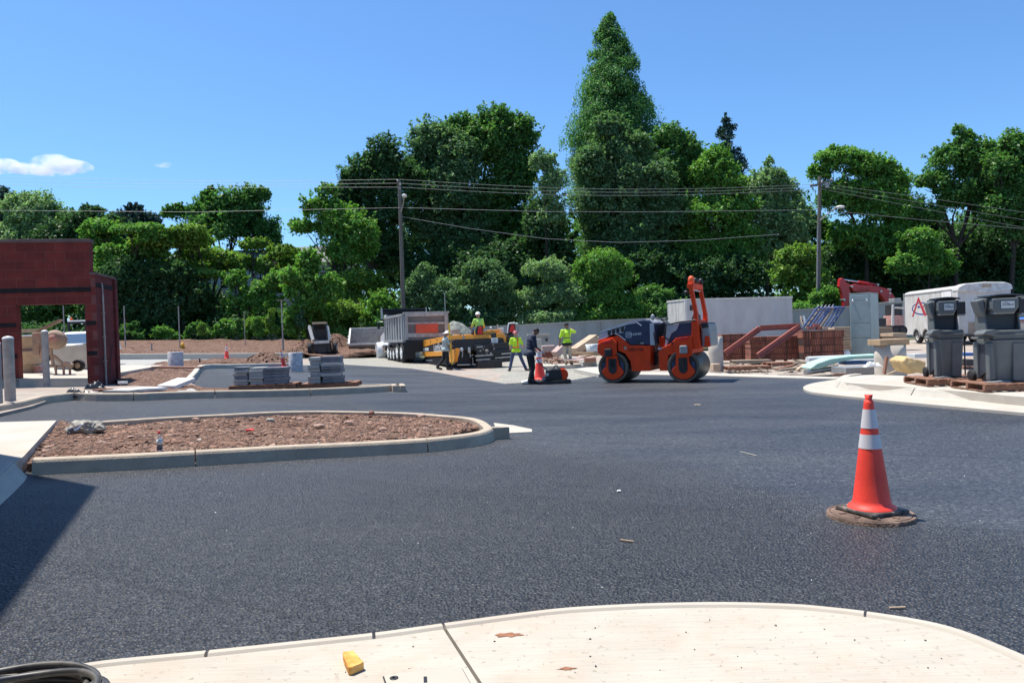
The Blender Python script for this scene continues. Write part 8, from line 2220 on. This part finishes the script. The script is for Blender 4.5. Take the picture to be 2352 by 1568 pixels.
for i, (x, y_, s_, lab) in enumerate([(735, 978, .09, 'large flat reddish stone right of the red wrapper'), (800, 970, .08, 'pale reddish stone in the right half of the bed'), (690, 962, .07, 'reddish stone below the rear kerb, right of the grey stone'), (880, 985, .06, 'small reddish stone near the front kerb joint'), (450, 962, .06, 'reddish stone near the rear kerb in the left half of the bed'), (300, 1003, .05, 'stone left of the standing bottle')]):
    lump_obj(x, y_, s_, s_ * .7, s_ * .4, M['soil_stone'], 'stone', lab, 'stone', 20 + i, .14, 2)
# litter on the asphalt
lump_obj(1422, 1127, .022, .016, .010, M['foam'], 'litter', 'small white scrap on the asphalt in the middle of the photo', 'litter', 3, .012, 2)
lump_obj(1602, 929, .07, .04, .008, M['tan'], 'litter', 'flat tan scrap on the asphalt before the roller', 'litter', 5, .008, 2)
def sliver(p0, p1, w_, lab, m='lumber'):
    a, b = P(*p0, .008), P(*p1, .008); c = (a + b) / 2; tag(MB().bar(a - c, b - c, w_, .008).build('wood_sliver', M[m], None, loc=c), lab, 'wood sliver')
sliver((1425, 1239), (1455, 1243), .012, 'pale wood sliver on the asphalt below the white scrap'); sliver((2043, 1395), (2080, 1394), .010, 'pale wood sliver on the asphalt at the right, above the walk')
sliver((1700, 1037), (1738, 1046), .015, 'faint pale streak of wood on the asphalt left of the cone', 'oldconc')
scatter('grit', [(-4, 2.6), (4.5, 2.6), (6, 8), (-4, 8)], 170, .002, .007, M['foam'], .002, 'pale grit scattered over the near asphalt', 13)
scatter('grit', [tuple(P(a, b).xy) for a, b in [(300, 1560), (1000, 1470), (1600, 1420), (2200, 1500), (2200, 1568), (300, 1568)]], 60, .002, .007, M['black'], .042, 'dark crumbs of asphalt scattered over the near walk', 14)
# foam piece on the walk
fp_ = P(812, 1533, .042); s = FPX / fp_.y; t = Tr(fp_, 0)
M['ochrefoam'] = mat('ochre_foam', (.66, .30, .055), .9, var=.18, scale=20, bump=.6, bscale=45, dirt=(.8, .55, .22), dscale=14, damt=.7)
mb = MB(); z0 = .0
pts = [t.z(a, b_, .03) for a, b_ in [(787, 1497), (812, 1494), (836, 1521), (808, 1533), (800, 1533), (789, 1508)]]
mb.prism([(q.x, q.y) for q in pts], .0, .034, 'xy'); o = mb.build('foam_piece', M['ochrefoam'], None, .004, loc=fp_); tag(o, 'torn ochre foam piece lying on the pale walk in the foreground', 'foam piece')
# utility lid set in the walk
l0 = [P(a, b_, .040) for a, b_ in [(880, 1554), (1048, 1533), (1062, 1537), (1100, 1606), (905, 1630)]]
c_ = sum(l0, Vector()) / 5
o = thing('utility_box', Vector((c_.x, c_.y, T(c_.x) + .040)), 0, 'pale composite utility box lid with a pull slot set into the walk', 'utility lid')
pl_ = [((q.x - c_.x), (q.y - c_.y)) for q in l0]
MB().prism([(x * 1.012, y * 1.012) for x, y in pl_], .0005, .0035, 'xy').build('frame', M['darkmetal'], o)
MB().prism([(x * .985, y * .985) for x, y in pl_], .004, .010, 'xy').build('lid', M['conc'], o, .003)
q = P(905, 1556, .05) - o.location; MB().lathe([(.018, .0102), (.018, .0125), (.007, .0125), (.007, .0102)], (q.x, q.y, 0), 20).build('bolt', M['darkmetal'], o)
q = P(977, 1560, .05) - o.location; MB().cbox((q.x, q.y, .0112), (.014, .05, .003), Matrix.Rotation(R(8), 3, 'Z')).build('pull_slot', M['black'], o)
# stains on the walk: thin crusts of dried mud
M['mud'] = mat('dried_mud', (.30, .135, .075), .95, var=.3, scale=20, bump=.5, bscale=60)
def crust(px, py, sx, sy, lab, seed):
    from mathutils import noise
    b = P(px, py, .042); n = 40; mb = MB(); vs = [(0, 0, .003)]
    for i in range(n):
        a = 2 * math.pi * i / n; k = 1 + .75 * noise.noise(Vector((math.cos(a) * 2.2 + seed, math.sin(a) * 2.2, 0))) + .5 * noise.noise(Vector((math.cos(a) * 6, math.sin(a) * 6 + seed, 0))); vs.append((math.cos(a) * sx * k, math.sin(a) * sy * k, .0005))
    mb._add(vs, [(0, i + 1, (i + 1) % n + 1) for i in range(n)]); tag(mb.build('mud_crust', M['mud'], None, loc=b), lab, 'mud')
crust(1168, 1457, .055, .022, 'dark patch of dried mud on the walk right of the joint', 1); crust(1303, 1534, .035, .013, 'smaller patch of dried mud low on the walk', 5)
# coil of hose at the bottom left
hb = P(110, 1548, .06) - Vector((0, .17, 0)); hb.z = T(hb.x) + .041
o = thing('hose_coil', hb, 0, 'black coiled hose cut off by the bottom left corner of the photo', 'hose')
M['hose'] = mat('black_hose', (.035, .035, .037), .45, var=.2, scale=8, dirt=(.20, .18, .15), dscale=4, damt=.6)
s = FPX / hb.y
for i, (ox, oy, rx, ry_, z) in enumerate([(-.02, -.02, .36, .20, .014), (.03, -.04, .33, .18, .016), (-.06, -.02, .32, .19, .040), (.06, -.05, .28, .17, .042), (.0, -.03, .31, .18, .066), (.09, -.07, .24, .15, .068)]):
    mb = MB(); mb.tube([(ox + rx * math.cos(a), oy + ry_ * math.sin(a), z + .006 * math.sin(3 * a + i)) for a in [2 * math.pi * k / 48 for k in range(48)]], .0145, 10, closed=True); mb.build('hose_loop', M['hose'], o)

# ------------------------------------------------------------------ clouds
def cloud_mat():
    m = bpy.data.materials.new('cloud_vapour'); m.use_nodes = True; nt = m.node_tree; N = nt.nodes; L = nt.links; N.remove(N['Principled BSDF'])
    v = N.new('ShaderNodeVolumePrincipled'); v.inputs['Color'].default_value = (1, 1, 1, 1); v.inputs['Anisotropy'].default_value = .2
    tc = N.new('ShaderNodeTexCoord'); nz = N.new('ShaderNodeTexNoise'); nz.inputs['Scale'].default_value = .020; nz.inputs['Detail'].default_value = 6; nz.inputs['Roughness'].default_value = .6
    L.new(tc.outputs['Object'], nz.inputs['Vector']); mr = N.new('ShaderNodeMapRange'); mr.inputs['From Min'].default_value = .42; mr.inputs['From Max'].default_value = .62; mr.inputs['To Max'].default_value = .035
    L.new(nz.outputs['Fac'], mr.inputs['Value']); L.new(mr.outputs['Result'], v.inputs['Density']); L.new(v.outputs[0], N['Material Output'].inputs['Volume'])
    return m
M['cloud'] = cloud_mat()
def cloud(px, py, blobs, label, Y=2600):
    b = at(px, py, Y); s = Y / FPX; mb = MB()
    for (x, y_, rx, ry_) in blobs: mb.ball(((x - px) * s, 0, -(y_ - py) * s), (rx * s, rx * s * .6, ry_ * s), 24, 14)
    me = bpy.data.meshes.new('cloud'); me.from_pydata(mb.v, [], mb.f); o = bpy.data.objects.new('cloud', me); COL.objects.link(o)
    a = o.modifiers.new('r', 'REMESH'); a.mode = 'VOXEL'; a.voxel_size = 6; a = o.modifiers.new('s', 'SMOOTH'); a.iterations = 3
    bpy.context.view_layer.update(); e = bpy.data.meshes.new_from_object(o.evaluated_get(bpy.context.evaluated_depsgraph_get())); bpy.data.objects.remove(o)
    e.name = 'cloud'; e.materials.clear(); e.materials.append(M['cloud']); o = bpy.data.objects.new('cloud', e); COL.objects.link(o); o.location = b; tag(o, label, 'cloud', 'clouds')
cloud(120, 385, [(120, 376, 52, 22), (160, 384, 50, 16), (70, 386, 50, 14), (10, 378, 40, 18), (-30, 385, 40, 14), (195, 388, 24, 9), (110, 390, 90, 9)], 'white cumulus cloud with a flat base at the left edge of the sky')
cloud(378, 379, [(383, 379, 14, 8), (360, 378, 10, 4), (372, 381, 16, 4)], 'tiny wisp of cloud right of the larger cloud')
